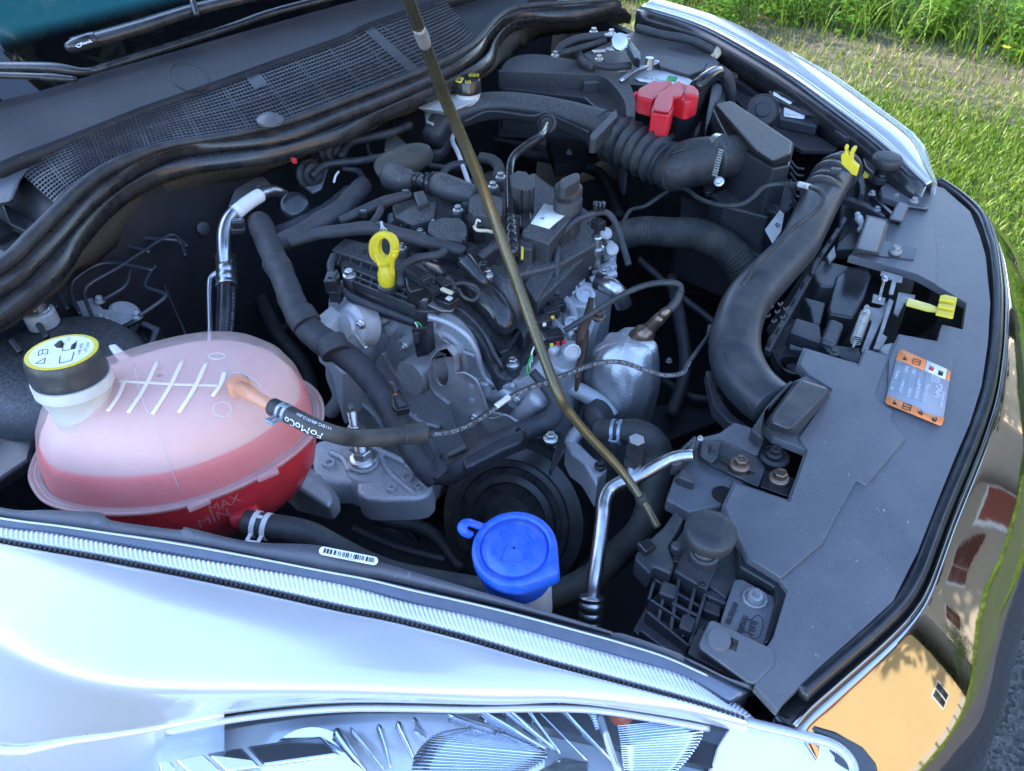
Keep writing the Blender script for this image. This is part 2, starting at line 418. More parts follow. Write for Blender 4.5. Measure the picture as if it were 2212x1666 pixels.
M['soil'] = surf('dry_soil', (.11, .09, .065), .95, dust=(.2, .18, .12), damt=.8, dscale=3, bump=1, bscale=60)
M['grassbase'] = surf('grass_floor', (.06, .085, .022), .95, dust=(.12, .13, .05), damt=.8, dscale=2.5, bump=1, bscale=90)
m, t, b = mat_new('asphalt'); L = t.links.new
tc = t.nodes.new('ShaderNodeTexCoord'); vo = t.nodes.new('ShaderNodeTexVoronoi'); vo.inputs['Scale'].default_value = 130
L(tc.outputs['Object'], vo.inputs['Vector']); rp = t.nodes.new('ShaderNodeValToRGB')
rp.color_ramp.elements[0].color = (.035, .035, .036, 1); rp.color_ramp.elements[1].color = (.17, .165, .16, 1)
sx = t.nodes.new('ShaderNodeSeparateColor'); L(vo.outputs['Color'], sx.inputs[0]); L(sx.outputs[0], rp.inputs['Fac']); 
ns = t.nodes.new('ShaderNodeTexNoise'); ns.inputs['Scale'].default_value = 3; L(tc.outputs['Object'], ns.inputs['Vector'])
mx = t.nodes.new('ShaderNodeMix'); mx.data_type = 'RGBA'; mx.blend_type = 'MULTIPLY'; mx.inputs['Factor'].default_value = .5
L(rp.outputs[0], mx.inputs['A']); L(ns.outputs['Fac'], mx.inputs['B']); L(mx.outputs['Result'], b.inputs['Base Color'])
bp = t.nodes.new('ShaderNodeBump'); bp.inputs['Strength'].default_value = .9; bp.inputs['Distance'].default_value = .004
L(vo.outputs['Distance'], bp.inputs['Height']); L(bp.outputs[0], b.inputs['Normal']); b.inputs['Roughness'].default_value = .85
M['asphalt'] = m
sheet('ground', -120, 160, -120, 120, -.01, M['grassbase'])
sheet('road', -40, 13, -7.5, 1.75, 0, M['asphalt'])
sheet('soil_strip', -40, 13, 1.75, 7.0, -.004, M['grassbase'])

# ------------------------------------------------------------ the car body
car = thing('car', 'white car with its hood propped open, seen over its near front fender', 'car', (-1.2, 0, 0))

def smooth_edge(k, pts, per=8):
    return [Vector(v) for v in cat_rom([tuple(v) for v in pts3(k, pts)], per)]

def nrm2(c, i):          # outward horizontal normal, to the right of travel
    a = c[max(0, i - 1)]; b = c[min(len(c) - 1, i + 1)]; t = (b - a); t.z = 0; t.normalize()
    return Vector((t.y, -t.x, 0))

def sweep(curve, sec, side=1):
    rows = []
    for d, h in sec:
        rows.append([p + nrm2(curve, i) * d * side + Vector((0, 0, h)) for i, p in enumerate(curve)])
    return rows

# near fender: measured rows, from the seam outwards
def row(pts, n=44): 
    c = cat_rom([tuple(v) for v in pts3(0, pts)], 10)
    L = [0]
    for a, b_ in zip(c, c[1:]): L.append(L[-1] + float(np.linalg.norm(b_ - a)))
    out = []
    for i in range(n):
        s = L[-1] * i / (n - 1); j = max(0, min(len(L) - 2, int(np.searchsorted(L, s)) - 1)); f = (s - L[j]) / max(1e-9, L[j + 1] - L[j])
        out.append(Vector(c[j] * (1 - f) + c[j + 1] * f))
    return out
Z0 = lambda k, x, y: (ZO[k][0] + x * ZO[k][2], ZO[k][1] + y * ZO[k][2])
def R(*a):
    return [Z0(q[0], q[1], q[2]) + (q[3],) for q in a]

seamA = R((7, -700, 40, 1.012), (7, 0, 188, 1.0), (7, 700, 310, .985), (7, 1500, 470, .965), (7, 2211, 632, .95), (8, 300, 685, .945), (8, 800, 815, .935), (8, 1300, 965, .922), (8, 1700, 1075, .912), (8, 2250, 1225, .90), (9, 450, 1345, .888))
rowA = row(seamA)
rowB = row(R((7, -700, 260, 1.012), (7, 0, 330, 1.0), (7, 700, 520, .987), (7, 1500, 700, .968), (7, 2211, 830, .952), (8, 500, 900, .94), (8, 1000, 980, .93), (8, 1500, 1095, .915), (8, 2250, 1275, .895), (9, 450, 1375, .885)))
rowC = row(R((7, -700, 300, 1.0), (7, 0, 790, .985), (7, 350, 980, .975), (7, 700, 1070, .968), (7, 1100, 1100, .96), (7, 2211, 1120, .948), (8, 1000, 1155, .925), (8, 1500, 1175, .91), (8, 2250, 1310, .888), (9, 450, 1400, .88)))
rowD = row(R((7, -700, 480, .985), (7, 0, 900, .968), (7, 350, 1060, .96), (7, 700, 1150, .953), (7, 1100, 1180, .946), (7, 2211, 1190, .934), (8, 1000, 1222, .913), (8, 1500, 1220, .902), (8, 2250, 1330, .88), (9, 450, 1420, .872)))
rowE = row(R((7, -700, 1300, .88), (7, 0, 1560, .852), (7, 450, 1500, .857), (7, 950, 1420, .868), (7, 1500, 1310, .882), (7, 2211, 1240, .895), (8, 1000, 1250, .895), (8, 1500, 1238, .890), (8, 2250, 1345, .870), (9, 450, 1440, .862)))
rowF = [p + Vector((0, -.035, -.10)) for p in rowE]
rowG = [p + Vector((0, -.03, -.35)) for p in rowE]
fen = loft('fender', [rowA, [a.lerp(b_, .5) for a, b_ in zip(rowA, rowB)], rowB, [a.lerp(b_, .5) for a, b_ in zip(rowB, rowC)], rowC, rowD, [d.lerp(e, .3) for d, e in zip(rowD, rowE)], rowE], M['paint'], car, thick=.004, sub=1)
fside = loft('fender_side', [[d.lerp(e, .93) + Vector((0, 0, .0012)) for d, e in zip(rowD[:18], rowE[:18])], [p + Vector((0, -.001, .0012)) for p in rowE[:18]], rowF[:18], rowG[:18]], M['paint'], car, thick=.004)
# ribbed clear strip between seam and rubber (fine ribs are real ridges)
ribA = row(R((7, -700, -30, 1.014), (7, 0, 92, 1.002), (7, 350, 132, .996), (7, 1000, 250, .982), (7, 2100, 430, .962), (8, 400, 560, .948), (8, 950, 680, .938), (8, 1800, 915, .916), (8, 2200, 1040, .905), (9, 300, 1235, .890)), 700)
ribB = row(R((7, -700, 25, 1.010), (7, 0, 172, .998), (7, 700, 292, .983), (7, 1500, 452, .963), (7, 2211, 612, .948), (8, 300, 665, .943), (8, 800, 795, .933), (8, 1300, 945, .920), (8, 1700, 1055, .910), (8, 2250, 1205, .898), (9, 450, 1325, .886)), 700)
rr = []
for t_ in (0, .12, .3, .6, .88, 1):
    rr.append([a.lerp(b_, t_) + Vector((0, 0, (.0011 if i % 4 < 2 else 0) * (1 if .05 < t_ < .95 else 0) + (-.004 if t_ in (0, 1) else 0))) for i, (a, b_) in enumerate(zip(ribA, ribB))])
M['ribglass'] = surf('ribbed_silver_strip', (.55, .57, .62), .25, metal=.35, dust=(.6, .62, .66), damt=.3, bump=0, coat=.6)
loft('ribbed_strip', rr, M['ribglass'], car, thick=.002)
# toothed rubber seams on both sides of the strip
def teeth(name, curve, w, h, mat, par, step=2, side=1, n=2):
    vs, fs = [], []
    for i in range(0, len(curve) - step, step):
        p = curve[i]; q = curve[i + max(1, step * 2 // 3)]; nn = nrm2(curve, i) * side * w
        s = len(vs); vs += [p, q, q + nn, p + nn, p + Vector((0, 0, h)), q + Vector((0, 0, h)), q + nn * .8 + Vector((0, 0, h)), p + nn * .8 + Vector((0, 0, h))]
        fs += [(s + 4, s + 5, s + 6, s + 7), (s, s + 1, s + 5, s + 4), (s + 1, s + 2, s + 6, s + 5), (s + 2, s + 3, s + 7, s + 6), (s + 3, s, s + 4, s + 7)]
    return mesh(name, vs, fs, mat, par, False)
lowA = [p + Vector((0, 0, -.004)) for p in ribB]
loft('seam_rubber', [lowA, [p + Vector((0, -.0045, -.001)) for p in lowA]], M['rubber'], car, thick=.006)
tag(teeth('seam_teeth', [p + Vector((0, -.001, -.001)) for p in ribB], .0035, .003, M['rubber'], car, 4), kind='stuff')
# inner lip: dark clear plastic and matt black edge
inA = row(R((7, -700, -230, 1.018), (7, 0, -30, 1.006), (7, 330, -12, 1.0), (7, 650, 5, .995), (7, 720, 55, .99), (7, 1150, 115, .984), (7, 1200, 100, .984), (7, 1600, 190, .976), (7, 2050, 215, .970), (8, 200, 305, .962), (8, 800, 480, .948), (8, 1300, 630, .934), (8, 1800, 785, .92), (8, 2211, 930, .908), (9, 300, 1060, .898), (9, 470, 1110, .892)), 160)
inB = row(R((7, -700, -100, 1.012), (7, 0, 30, 1.002), (7, 450, 92, .994), (7, 1200, 190, .980), (7, 2211, 400, .957), (8, 300, 440, .950), (8, 950, 590, .934), (8, 1500, 730, .92), (8, 2000, 870, .908), (9, 0, 945, .902), (9, 300, 1085, .892), (9, 470, 1150, .886)), 160)
loft('fender_inner_edge', [[p + Vector((0, 0, -.12)) for p in inA], inA, inB], M['cover'], car, thick=.003)
inB2 = row(R((7, -700, -100, 1.011), (7, 0, 32, 1.001), (7, 450, 94, .993), (7, 1200, 192, .979), (7, 2211, 402, .956), (8, 300, 442, .949), (8, 950, 592, .933), (8, 1500, 732, .919), (8, 2000, 872, .907), (9, 0, 947, .901), (9, 300, 1087, .891), (9, 470, 1152, .885)), 160)
ribA2 = [ribA[int(i * 699 / 159)] for i in range(160)]
M['lip'] = surf('smoked_clear_plastic', (.10, .115, .15), .12, metal=.3, bump=0, coat=1)
mid1 = [a.lerp(b_, .42) + Vector((0, 0, .004)) for a, b_ in zip(inB2, ribA2)]
mid2 = [a.lerp(b_, .55) + Vector((0, 0, -.002)) for a, b_ in zip(inB2, ribA2)]
loft('lens_lip', [inB2, mid1, mid2, [p + Vector((0, 0, -.003)) for p in ribA2]], M['lip'], car, thick=.002)
tube('lens_edge', 0, [tuple(p) for p in mid1[::8]], .0011, M['ribglass'], car, raw=True, px=False, n=8)

# far fender, swept outwards from its inner edge
fi = smooth_edge(3, [(-250, 35, 1.0), (110, 140, .99), (350, 262, .985), (700, 470, .975), (1000, 690, .962), (1250, 875, .948), (1400, 1000, .94), (1480, 1100, .932), (1585, 1185, .925)])
fi.reverse()
_L = [0]
for a, b_ in zip(fi, fi[1:]): _L.append(_L[-1] + (b_ - a).length)
_o = []
for i in range(26):
    s = _L[-1] * i / 25; j = max(0, min(len(_L) - 2, int(np.searchsorted(_L, s)) - 1)); _o.append(fi[j].lerp(fi[j + 1], (s - _L[j]) / max(1e-9, _L[j + 1] - _L[j])))
for _ in range(3): _o = [_o[0]] + [(a + b_ * 2 + c) / 4 for a, b_, c in zip(_o, _o[1:], _o[2:])] + [_o[-1]]
fi = _o
def fen_rows(secs):
    rows = []
    for d, h in secs:
        rows.append([p + nrm2(fi, i) * d * (1.0 + .35 * i / len(fi)) * min(1, .25 + i / 5) + Vector((0, 0, h)) for i, p in enumerate(fi)])
    return rows
side = 1 if nrm2(fi, 10).y > 0 else -1
secs = [(-.004, -.06), (0, 0), (.008 * side, .003), (.014 * side, .003), (.016 * side, -.003), (.019 * side, .003), (.05 * side, .004), (.08 * side, -.008), (.105 * side, -.04), (.12 * side, -.12), (.125 * side, -.5)]
loft('fender', fen_rows(secs), M['paint'], car, thick=.003, sub=1)
loft('inner_guide', [[p + Vector((0, 0, -.001)) for p in fi], [p - nrm2(fi, i) * .022 * side + Vector((0, 0, -.006)) for i, p in enumerate(fi)], [p - nrm2(fi, i) * .024 * side + Vector((0, 0, -.05)) for i, p in enumerate(fi)]], M['gloss'], car, thick=.002)
M['lens'] = plain('clear_lens', (.9, .95, .92), .04, alpha=.35, coat=1)
fl = [p + nrm2(fi, i) * (.06 * (1.0 + .35 * i / len(fi)) * min(1, .25 + i / 5)) * side + Vector((0, 0, .006)) for i, p in enumerate(fi)][:15]
hl = thing('x', '', '') if False else None
far_lamp = loft('headlight', [[p + nrm2(fi, i) * d * side * min(1, (15 - i) / 4) * min(1, .3 + i / 4) + Vector((0, 0, h)) for i, p in enumerate(fl)] for d, h in ((0, 0), (.022, -.006), (.04, -.025), (.052, -.06), (.06, -.13), (.058, -.2))], M['lens'], car, thick=.003)

# ------------------------------------------------------------ cowl, seal and windshield
z = 1.03
Lc = [(1, 160, 1560), (1, 300, 1390), (1, 440, 1215), (1, 640, 1062), (1, 850, 955), (1, 1050, 900), (1, 1300, 865), (1, 1550, 825), (1, 1800, 765), (1, 2000, 700), (1, 2204, 620), (2, 300, 512), (2, 560, 405), (2, 700, 345), (2, 830, 270), (2, 910, 190), (2, 985, 100), (2, 1090, 35), (2, 1250, 12), (2, 1500, -8), (2, 1800, -40)]
def arc(L_, zf):
    return [Z0(*q) + (zf(q[1] - 500 if q[0] == 4 else q[0] * 2204 - 2204 + q[1]) if callable(zf) else zf,) for q in L_]
zseal = lambda s: 1.035 - .02 * max(0, (s - 2900) / 1600)
seal = thing('x2', 'x', 'x') if False else None
mainp = [(4, -260, 200), (4, -90, 115), (1, 60, 1660), (1, 200, 1520), (1, 330, 1390), (1, 480, 1240), (1, 660, 1100), (1, 870, 1000), (1, 1060, 935), (1, 1300, 893), (1, 1550, 850), (1, 1800, 790), (1, 2010, 722), (1, 2204, 645), (2, 300, 542), (2, 570, 432), (2, 720, 365), (2, 850, 285), (2, 925, 215), (2, 1000, 125), (2, 1100, 60), (2, 1250, 32), (2, 1500, 15), (2, 1780, -8)]
sb = tube('rubber_seal', 0, arc(mainp, zseal), [16, 16, 16, 16, 15, 14.5, 13.5, 11, 8, 7, 7, 7, 7, 7, 7, 7, 7, 7, 6.5, 6, 6, 5.5, 5, 5], M['rubber'], car, n=16)
def ledge(name, A, B, za, zb, mat, drop=.02, n=90, up=False):
    a = row(arc(A, za), n); b_ = row(arc(B, zb), n)
    return loft(name, [a, [p.lerp(q, .5) + Vector((0, 0, .003)) for p, q in zip(a, b_)], b_, [p + Vector((0, 0, -drop)) for p in b_]], mat, car, thick=.003)
zl = lambda o: (lambda s: zseal(s) - o)
l0 = [(4, -260, 240), (4, -60, 150), (1, 120, 1670), (1, 330, 1420), (1, 480, 1275), (1, 660, 1130), (1, 880, 1025), (1, 1060, 960), (1, 1300, 905), (1, 1550, 865), (1, 1800, 805), (1, 2204, 665), (2, 300, 560), (2, 570, 450), (2, 720, 385), (2, 860, 300), (2, 940, 220), (2, 1015, 135), (2, 1110, 75), (2, 1250, 45), (2, 1500, 25), (2, 1790, 5)]
l1 = [(4, -260, 360), (4, -20, 225), (4, 130, 130), (1, 250, 1660), (1, 400, 1500), (1, 580, 1300), (1, 760, 1150), (1, 950, 1040), (1, 1150, 975), (1, 1350, 945), (1, 1650, 910), (1, 1900, 855), (1, 2204, 735), (2, 300, 630), (2, 600, 500), (2, 780, 410), (2, 900, 320), (2, 950, 240), (2, 1030, 150), (2, 1120, 105), (2, 1250, 88), (2, 1500, 85), (2, 1800, 30)]
l2 = [(4, -260, 430), (4, 0, 290), (4, 170, 170), (1, 300, 1670), (1, 430, 1530), (1, 620, 1330), (1, 800, 1190), (1, 980, 1090), (1, 1180, 1015), (1, 1380, 985), (1, 1680, 955), (1, 1930, 900), (1, 2204, 800), (2, 300, 680), (2, 600, 550), (2, 820, 440), (2, 940, 345), (2, 985, 255), (2, 1055, 170), (2, 1140, 125), (2, 1280, 112), (2, 1500, 108), (2, 1810, 50)]
l3 = [(4, -260, 560), (4, 0, 400), (4, 250, 215), (4, 380, 90), (1, 450, 1640), (1, 520, 1530), (1, 700, 1330), (1, 880, 1200), (1, 1080, 1110), (1, 1280, 1060), (1, 1500, 1035), (1, 1750, 1000), (1, 2000, 935), (1, 2204, 865), (2, 300, 725), (2, 600, 600), (2, 850, 475), (2, 970, 385), (2, 1012, 270), (2, 1090, 180), (2, 1180, 145), (2, 1300, 135), (2, 1500, 135), (2, 1830, 62)]
M['ledge'] = surf('satin_black_ledge', (.02, .02, .022), .28, dust=DUST, damt=.15, dscale=30, bump=.15)
ledge('seal_ledge', l0, l1, zl(.012), zl(.022), M['ledge'])
ledge('seal_channel', l1, l2, zl(.05), zl(.05), M['dark'])
ledge('firewall_flange', l2, l3, zl(.030), zl(.042), M['ledge'], .012)
# felt under the flange
f1 = l3
f2 = [(4, -260, 600), (4, 0, 450), (4, 280, 270), (4, 430, 110), (1, 600, 1680), (1, 700, 1600), (1, 850, 1440), (1, 1000, 1340), (1, 1200, 1260), (1, 1400, 1185), (1, 1700, 1080), (1, 1850, 1035), (1, 2000, 975), (1, 2204, 885), (2, 300, 760), (2, 560, 650), (2, 850, 520), (2, 985, 440), (2, 1100, 340), (2, 1200, 270), (2, 1260, 240), (2, 1400, 215), (2, 1550, 180), (2, 1860, 130)]
a = row(arc(f1, zl(.052)), 120); b_ = row(arc(f2, zl(.12)), 120)
b_ = [p + Vector((.01 * noise.noise(p * 25), 0, .012 * noise.noise(p * 30))) for p in b_]
loft('insulation_felt', [a, [p.lerp(q, .35) + Vector((.012, 0, 0)) for p, q in zip(a, b_)], [p.lerp(q, .7) + Vector((.008, 0, .004)) for p, q in zip(a, b_)], b_], M['felt'], car, thick=.006)

# louvred grille panel: real net of bars over a dark tray
gB = [(1, -60, 1180), (1, 120, 1010), (1, 420, 900), (1, 660, 805), (1, 900, 710), (1, 1120, 632), (1, 1340, 555), (1, 1600, 460), (1, 1860, 365), (1, 2204, 240), (2, 150, 175), (2, 400, 85), (2, 650, 0), (2, 900, -75), (2, 1200, -160)]
gC = [(1, 240, 1440), (1, 340, 1330), (1, 470, 1200), (1, 640, 1078), (1, 850, 970), (1, 1050, 910), (1, 1300, 870), (1, 1550, 830), (1, 1800, 770), (1, 2204, 622), (2, 300, 514), (2, 560, 407), (2, 800, 280), (2, 960, 110), (2, 1200, 10)]
zB = lambda s: 1.06 - (.035 if s < -20 else .012 if s < 150 else 0) ; zC = lambda s: 1.035 - (.012 if s < 300 else 0)
NC, NR = 190, 15
ga = row(arc(gB, zB), NC + 1); gb = row(arc(gC, zC), NC + 1)
vs, fs = [], []
def gp(i, j): return ga[i].lerp(gb[i], j)
for i in range(6, NC - 40):
    for j in range(NR):
        if i % 10 == 9 or j == 7: mx_, my_ = .5, .5
        c0, c1, c2, c3 = gp(i, j / NR), gp(i + 1, j / NR), gp(i + 1, (j + 1) / NR), gp(i, (j + 1) / NR)
        solid = (68 <= i <= 71 and j < 5) or (112 < i < 117)
        cen = (c0 + c1 + c2 + c3) / 4; s = len(vs); sh = 0
        gx, gy = (.80 if i % 12 else .5), (.66 if j % 7 else .45)
        ho = []
        for c in (c0, c1, c2, c3):
            dx = c - cen; ex_ = (c1 - c0).normalized(); comp = ex_ * dx.dot(ex_); ho.append(cen + comp * gx + (dx - comp) * gy)
        if solid: vs += [c0, c1, c2, c3]; fs.append((s, s + 1, s + 2, s + 3)); continue
        vs += [c0, c1, c2, c3] + ho + [h_ - Vector((0, 0, .003)) for h_ in ho]
        for q in range(4):
            r_ = (q + 1) % 4
            fs += [(s + q, s + r_, s + 4 + r_, s + 4 + q), (s + 4 + q, s + 4 + r_, s + 8 + r_, s + 8 + q)]
tag(mesh('cowl_grille', vs, fs, M['plastic'], car, False), kind='stuff')
loft('cowl_tray', [[p + Vector((0, 0, -.02)) for p in ga], [p + Vector((0, 0, -.02)) for p in gb]], M['dark'], car)
# smooth cowl panel between grille and glass
cA = [(1, -500, 800), (1, 0, 672), (1, 350, 580), (1, 700, 470), (1, 1000, 385), (1, 1300, 300), (1, 1750, 170), (1, 2204, 42), (2, 400, -60), (2, 900, -190), (2, 1400, -300)]
gB2 = [(1, -450, 1130), (1, -60, 1075), (1, 120, 1005), (1, 420, 893), (1, 660, 798), (1, 900, 703), (1, 1120, 625), (1, 1340, 548), (1, 1600, 453), (1, 1860, 358), (1, 2204, 233), (2, 150, 168), (2, 400, 78), (2, 650, -7), (2, 900, -82), (2, 1200, -167)]
ca = row(arc(cA, 1.088), 80); cb = row(arc(gB2, 1.064), 80)
loft('cowl_panel', [[p + Vector((-.004, 0, .004)) for p in ca], ca, [p.lerp(q, .06) + Vector((0, 0, -.004)) for p, q in zip(ca, cb)], [p.lerp(q, .5) for p, q in zip(ca, cb)], [p.lerp(q, .94) for p, q in zip(ca, cb)], [p + Vector((0, 0, .003)) for p in cb], [p + Vector((0, 0, -.025)) for p in cb]], M['cowl'], car, thick=.003)
cowlp = bpy.data.objects['cowl_panel']
skin_tube('access_ring', 1, [(1210 + 130 * cos(a) + 8 * sin(a), 497 + 88 * sin(a) + 22 * cos(a)) for a in [i * pi / 8 for i in range(17)]], 1.6, cowlp, M['ink'], car, n=6)
# end piece of the cowl, left
frus('cowl_end', 1, [(-260, 1150), (0, 1080), (260, 985), (130, 1150), (80, 1290), (-200, 1330)], 1.045, [(-260, 1250), (0, 1190), (200, 1090), (130, 1180), (85, 1300), (-200, 1400)], 1.02, M['cover'], car, .006)
slab('cowl_drain', 1, [(0, 1280), (230, 1430), (200, 1500), (60, 1430)], 1.012, .04, M['gloss'], car)
va, fa = [], []
for i in range(12):
    for j in range(9):
        o_ = P(1, -30 + i * 19 + j * 4, 1390 + i * 12 + j * 24, 1.0); s = len(va)
        a_, b2 = .0034, .002
        for zz in (0, -.002):
            va += [o_ + Vector((-a_, -b2, zz)), o_ + Vector((a_, -b2, zz)), o_ + Vector((a_, b2, zz)), o_ + Vector((-a_, b2, zz))]
        fa += [(s, s + 1, s + 2, s + 3), (s, s + 1, s + 5, s + 4), (s + 2, s + 3, s + 7, s + 6)]
slab('cowl_end_tray', 1, [(-250, 1330), (0, 1310), (200, 1520), (60, 1660), (-250, 1700)], .998, .02, M['cover'], car)
tag(mesh('cowl_end_louvres', va, fa, M['ink'], car, False), kind='stuff')
gm = P(1, 1730, 762, 1.052)
lathe('seal_button', gm, (0.1, 0, 1), [(W(28, gm), -.004), (W(28, gm), 0), (W(16, gm), .006), (W(4, gm), .008)], M['cover'], car, 24)

# windshield
up_ = Vector((-.86, 0, .51)).normalized()
bl = [p + Vector((.01, 0, -.012)) for p in ca]
wsr = []
for t_ in (0, .06, .2, .45, .75, 1.05):
    wsr.append([Vector((p.x, p.y * (1 - .12 * t_), p.z)) + up_ * t_ + Vector((0, 0, -.02 * t_ * t_)) for p in bl])
M['frit'] = plain('black_frit_glass', (.004, .004, .005), .015, coat=1)
M['teal'] = plain('teal_glass', (.012, .075, .085), .015, coat=1)
# the glass pane: one sheet, the lower band blackened, a dotted edge above it
m, t, b = mat_new('windshield_glass'); L = t.links.new; N = t.nodes.new
g = N('ShaderNodeUVMap'); g.uv_map = 'uv'; s_ = N('ShaderNodeSeparateXYZ'); L(g.outputs[0], s_.inputs[0])
gt = N('ShaderNodeMath'); gt.operation = 'GREATER_THAN'; gt.inputs[1].default_value = .155; L(s_.outputs['Y'], gt.inputs[0])
mp = N('ShaderNodeMapping'); mp.inputs['Scale'].default_value = (420, 260, 1); L(g.outputs[0], mp.inputs[0])
vo = N('ShaderNodeTexVoronoi'); vo.inputs['Scale'].default_value = 1; vo.inputs['Randomness'].default_value = 0; L(mp.outputs[0], vo.inputs['Vector'])
rng = N('ShaderNodeMapRange'); rng.inputs['From Min'].default_value = .12; rng.inputs['From Max'].default_value = .155; rng.inputs['To Min'].default_value = .05; rng.inputs['To Max'].default_value = .6; L(s_.outputs['Y'], rng.inputs['Value'])
lt = N('ShaderNodeMath'); lt.operation = 'LESS_THAN'; L(vo.outputs['Distance'], lt.inputs[0]); L(rng.outputs[0], lt.inputs[1])
g2 = N('ShaderNodeMath'); g2.operation = 'GREATER_THAN'; g2.inputs[1].default_value = .122; L(s_.outputs['Y'], g2.inputs[0])
an = N('ShaderNodeMath'); an.operation = 'MULTIPLY'; L(lt.outputs[0], an.inputs[0]); L(g2.outputs[0], an.inputs[1])
mxx = N('ShaderNodeMath'); mxx.operation = 'MAXIMUM'; L(an.outputs[0], mxx.inputs[0]); L(gt.outputs[0], mxx.inputs[1])
mix = N('ShaderNodeMix'); mix.data_type = 'RGBA'; mix.inputs['A'].default_value = (.003, .003, .004, 1); mix.inputs['B'].default_value = (.02, .10, .11, 1)
L(mxx.outputs[0], mix.inputs['Factor']); L(mix.outputs['Result'], b.inputs['Base Color']); b.inputs['Roughness'].default_value = .02; b.inputs['Coat Weight'].default_value = .3
M['windshield'] = m
ws = loft('windshield', wsr, M['windshield'], car)
uvl = ws.data.uv_layers.new(name='uv'); nn = len(wsr[0]); tt = (0, .06, .2, .45, .75, 1.05)
for lp in ws.data.loops:
    vi = lp.vertex_index; uvl.data[lp.index].uv = ((vi % nn) / (nn - 1), tt[vi // nn])
# wipers
blade = tube('wiper_blade', 1, [(460, 290, 1.15), (560, 262, 1.152), (620, 250, 1.154), (900, 170, 1.158), (1250, 60, 1.162), (1700, -50, 1.166), (2300, -210, 1.17), (3000, -420, 1.175)], [15, 25, 25, 24, 21, 20, 18, 16], M['ledge'], car, n=10, flat=.5, sq=1)
tube('blade_end_cap', 1, [(452, 296, 1.155), (480, 288, 1.157), (560, 262, 1.157), (615, 248, 1.158)], [13, 26, 28, 27], M['gloss'], blade, n=12, flat=.55, sq=1)
pa = P(1, 485, 305, 1.1745); ex_ = P(1, 600, 268, 1.1745) - pa
text('brand_lettering', 'Motorcraft', P(1, 528, 293, 1.169), ex_, Vector((-.5, .9, .3)), .006, M['white'], blade, fit=W(25, pa))
tube('brand_oval', 1, [(488, 296, 1.169), (500, 284, 1.169), (518, 284, 1.169), (518, 298, 1.169), (500, 302, 1.169), (488, 296, 1.169)], 1.0, M['white'], blade, n=6)
tube('blade_clip', 1, [(1236, 10, 1.176), (1262, 100, 1.160)], 7, M['gloss'], blade, n=8)
tube('wiper_arm', 1, [(-300, 430, 1.15), (0, 425, 1.15), (330, 432, 1.15), (540, 458, 1.14), (680, 425, 1.13), (900, 355, 1.13), (1200, 262, 1.13), (1500, 165, 1.13), (1750, 78, 1.13), (2204, -40, 1.135), (2800, -200, 1.14)], [12, 14, 14, 10, 9, 8.5, 8.5, 8.5, 9, 9, 9], M['ledge'], car, n=10, flat=.6, sq=1)
tube('wiper_blade', 1, [(-500, 470, 1.128), (0, 482, 1.128), (250, 490, 1.128), (330, 497, 1.126), (490, 508, 1.122)], [9, 9, 9, 11, 7], M['ledge'], car, n=10, flat=.7, sq=1)

# hood: shell above the picture, held up by the rod
hinge = Vector((-.98, 0, 1.25)); hd = Vector((cos(radians(54)), 0, sin(radians(54))))
rows = []
for i in range(13):
    t_ = i / 12; w_ = .66 - .16 * t_ ** 1.5
    rows.append([hinge + hd * (.98 * t_) + Vector((-.05 * sin(pi * t_), w_ * s2, 0)) + Vector((.8, 0, -.55)) * (-.10 * (1 - s2 * s2) - (.04 * (s2 ** 6))) for s2 in [q / 10 - 1 for q in range(21)]])
loft('hood', rows, M['paint'], car, thick=.012)
loft('hood_liner', [[p + Vector((.83, 0, -.55)) * .035 for p in r[1:-1]] for r in rows[1:-1]], M['dark'], car, thick=.012)

# cabin, rear body and wheels (outside the frame, they shade and are reflected)
def ring(x, w, zb, zt, tum): 
    return [Vector((x, y, z_)) for y, z_ in ((-w, zb), (-w, .62), (-w - .02, .8), (-w + .0, zt * .0 + .98), (-w + tum, zt), (0, zt + .03), (w - tum, zt), (w, .98), (w + .02, .8), (w, .62), (w, zb))]
loft('body_shell', [ring(-1.02, .86, .3, .93, .10), ring(-1.5, .87, .28, 1.02, .10), ring(-2.1, .88, .28, 1.62, .2), ring(-2.6, .88, .28, 1.70, .2), ring(-3.4, .87, .28, 1.6, .2), ring(-3.75, .82, .3, 1.1, .12), ring(-3.85, .7, .4, .95, .1)], M['paint'], car, thick=.01)
for sx_, sy_ in ((-.55, -.80), (-.55, .80), (-3.0, -.80), (-3.0, .80)):
    w_ = lathe('wheel', (sx_, sy_ + (.1 if sy_ < 0 else -.1), .32), (0, 1 if sy_ > 0 else -1, 0), [(.2, 0), (.32, .01), (.325, .10), (.32, .19), (.22, .2), (.2, .18)], M['rubber'], car, 40)
    lathe('rim', (sx_, sy_ + (.1 if sy_ < 0 else -.1), .32), (0, 1 if sy_ > 0 else -1, 0), [(.2, .05), (.2, .185), (.17, .17), (.05, .18), (.001, .18)], M['pipe'], w_, 40)

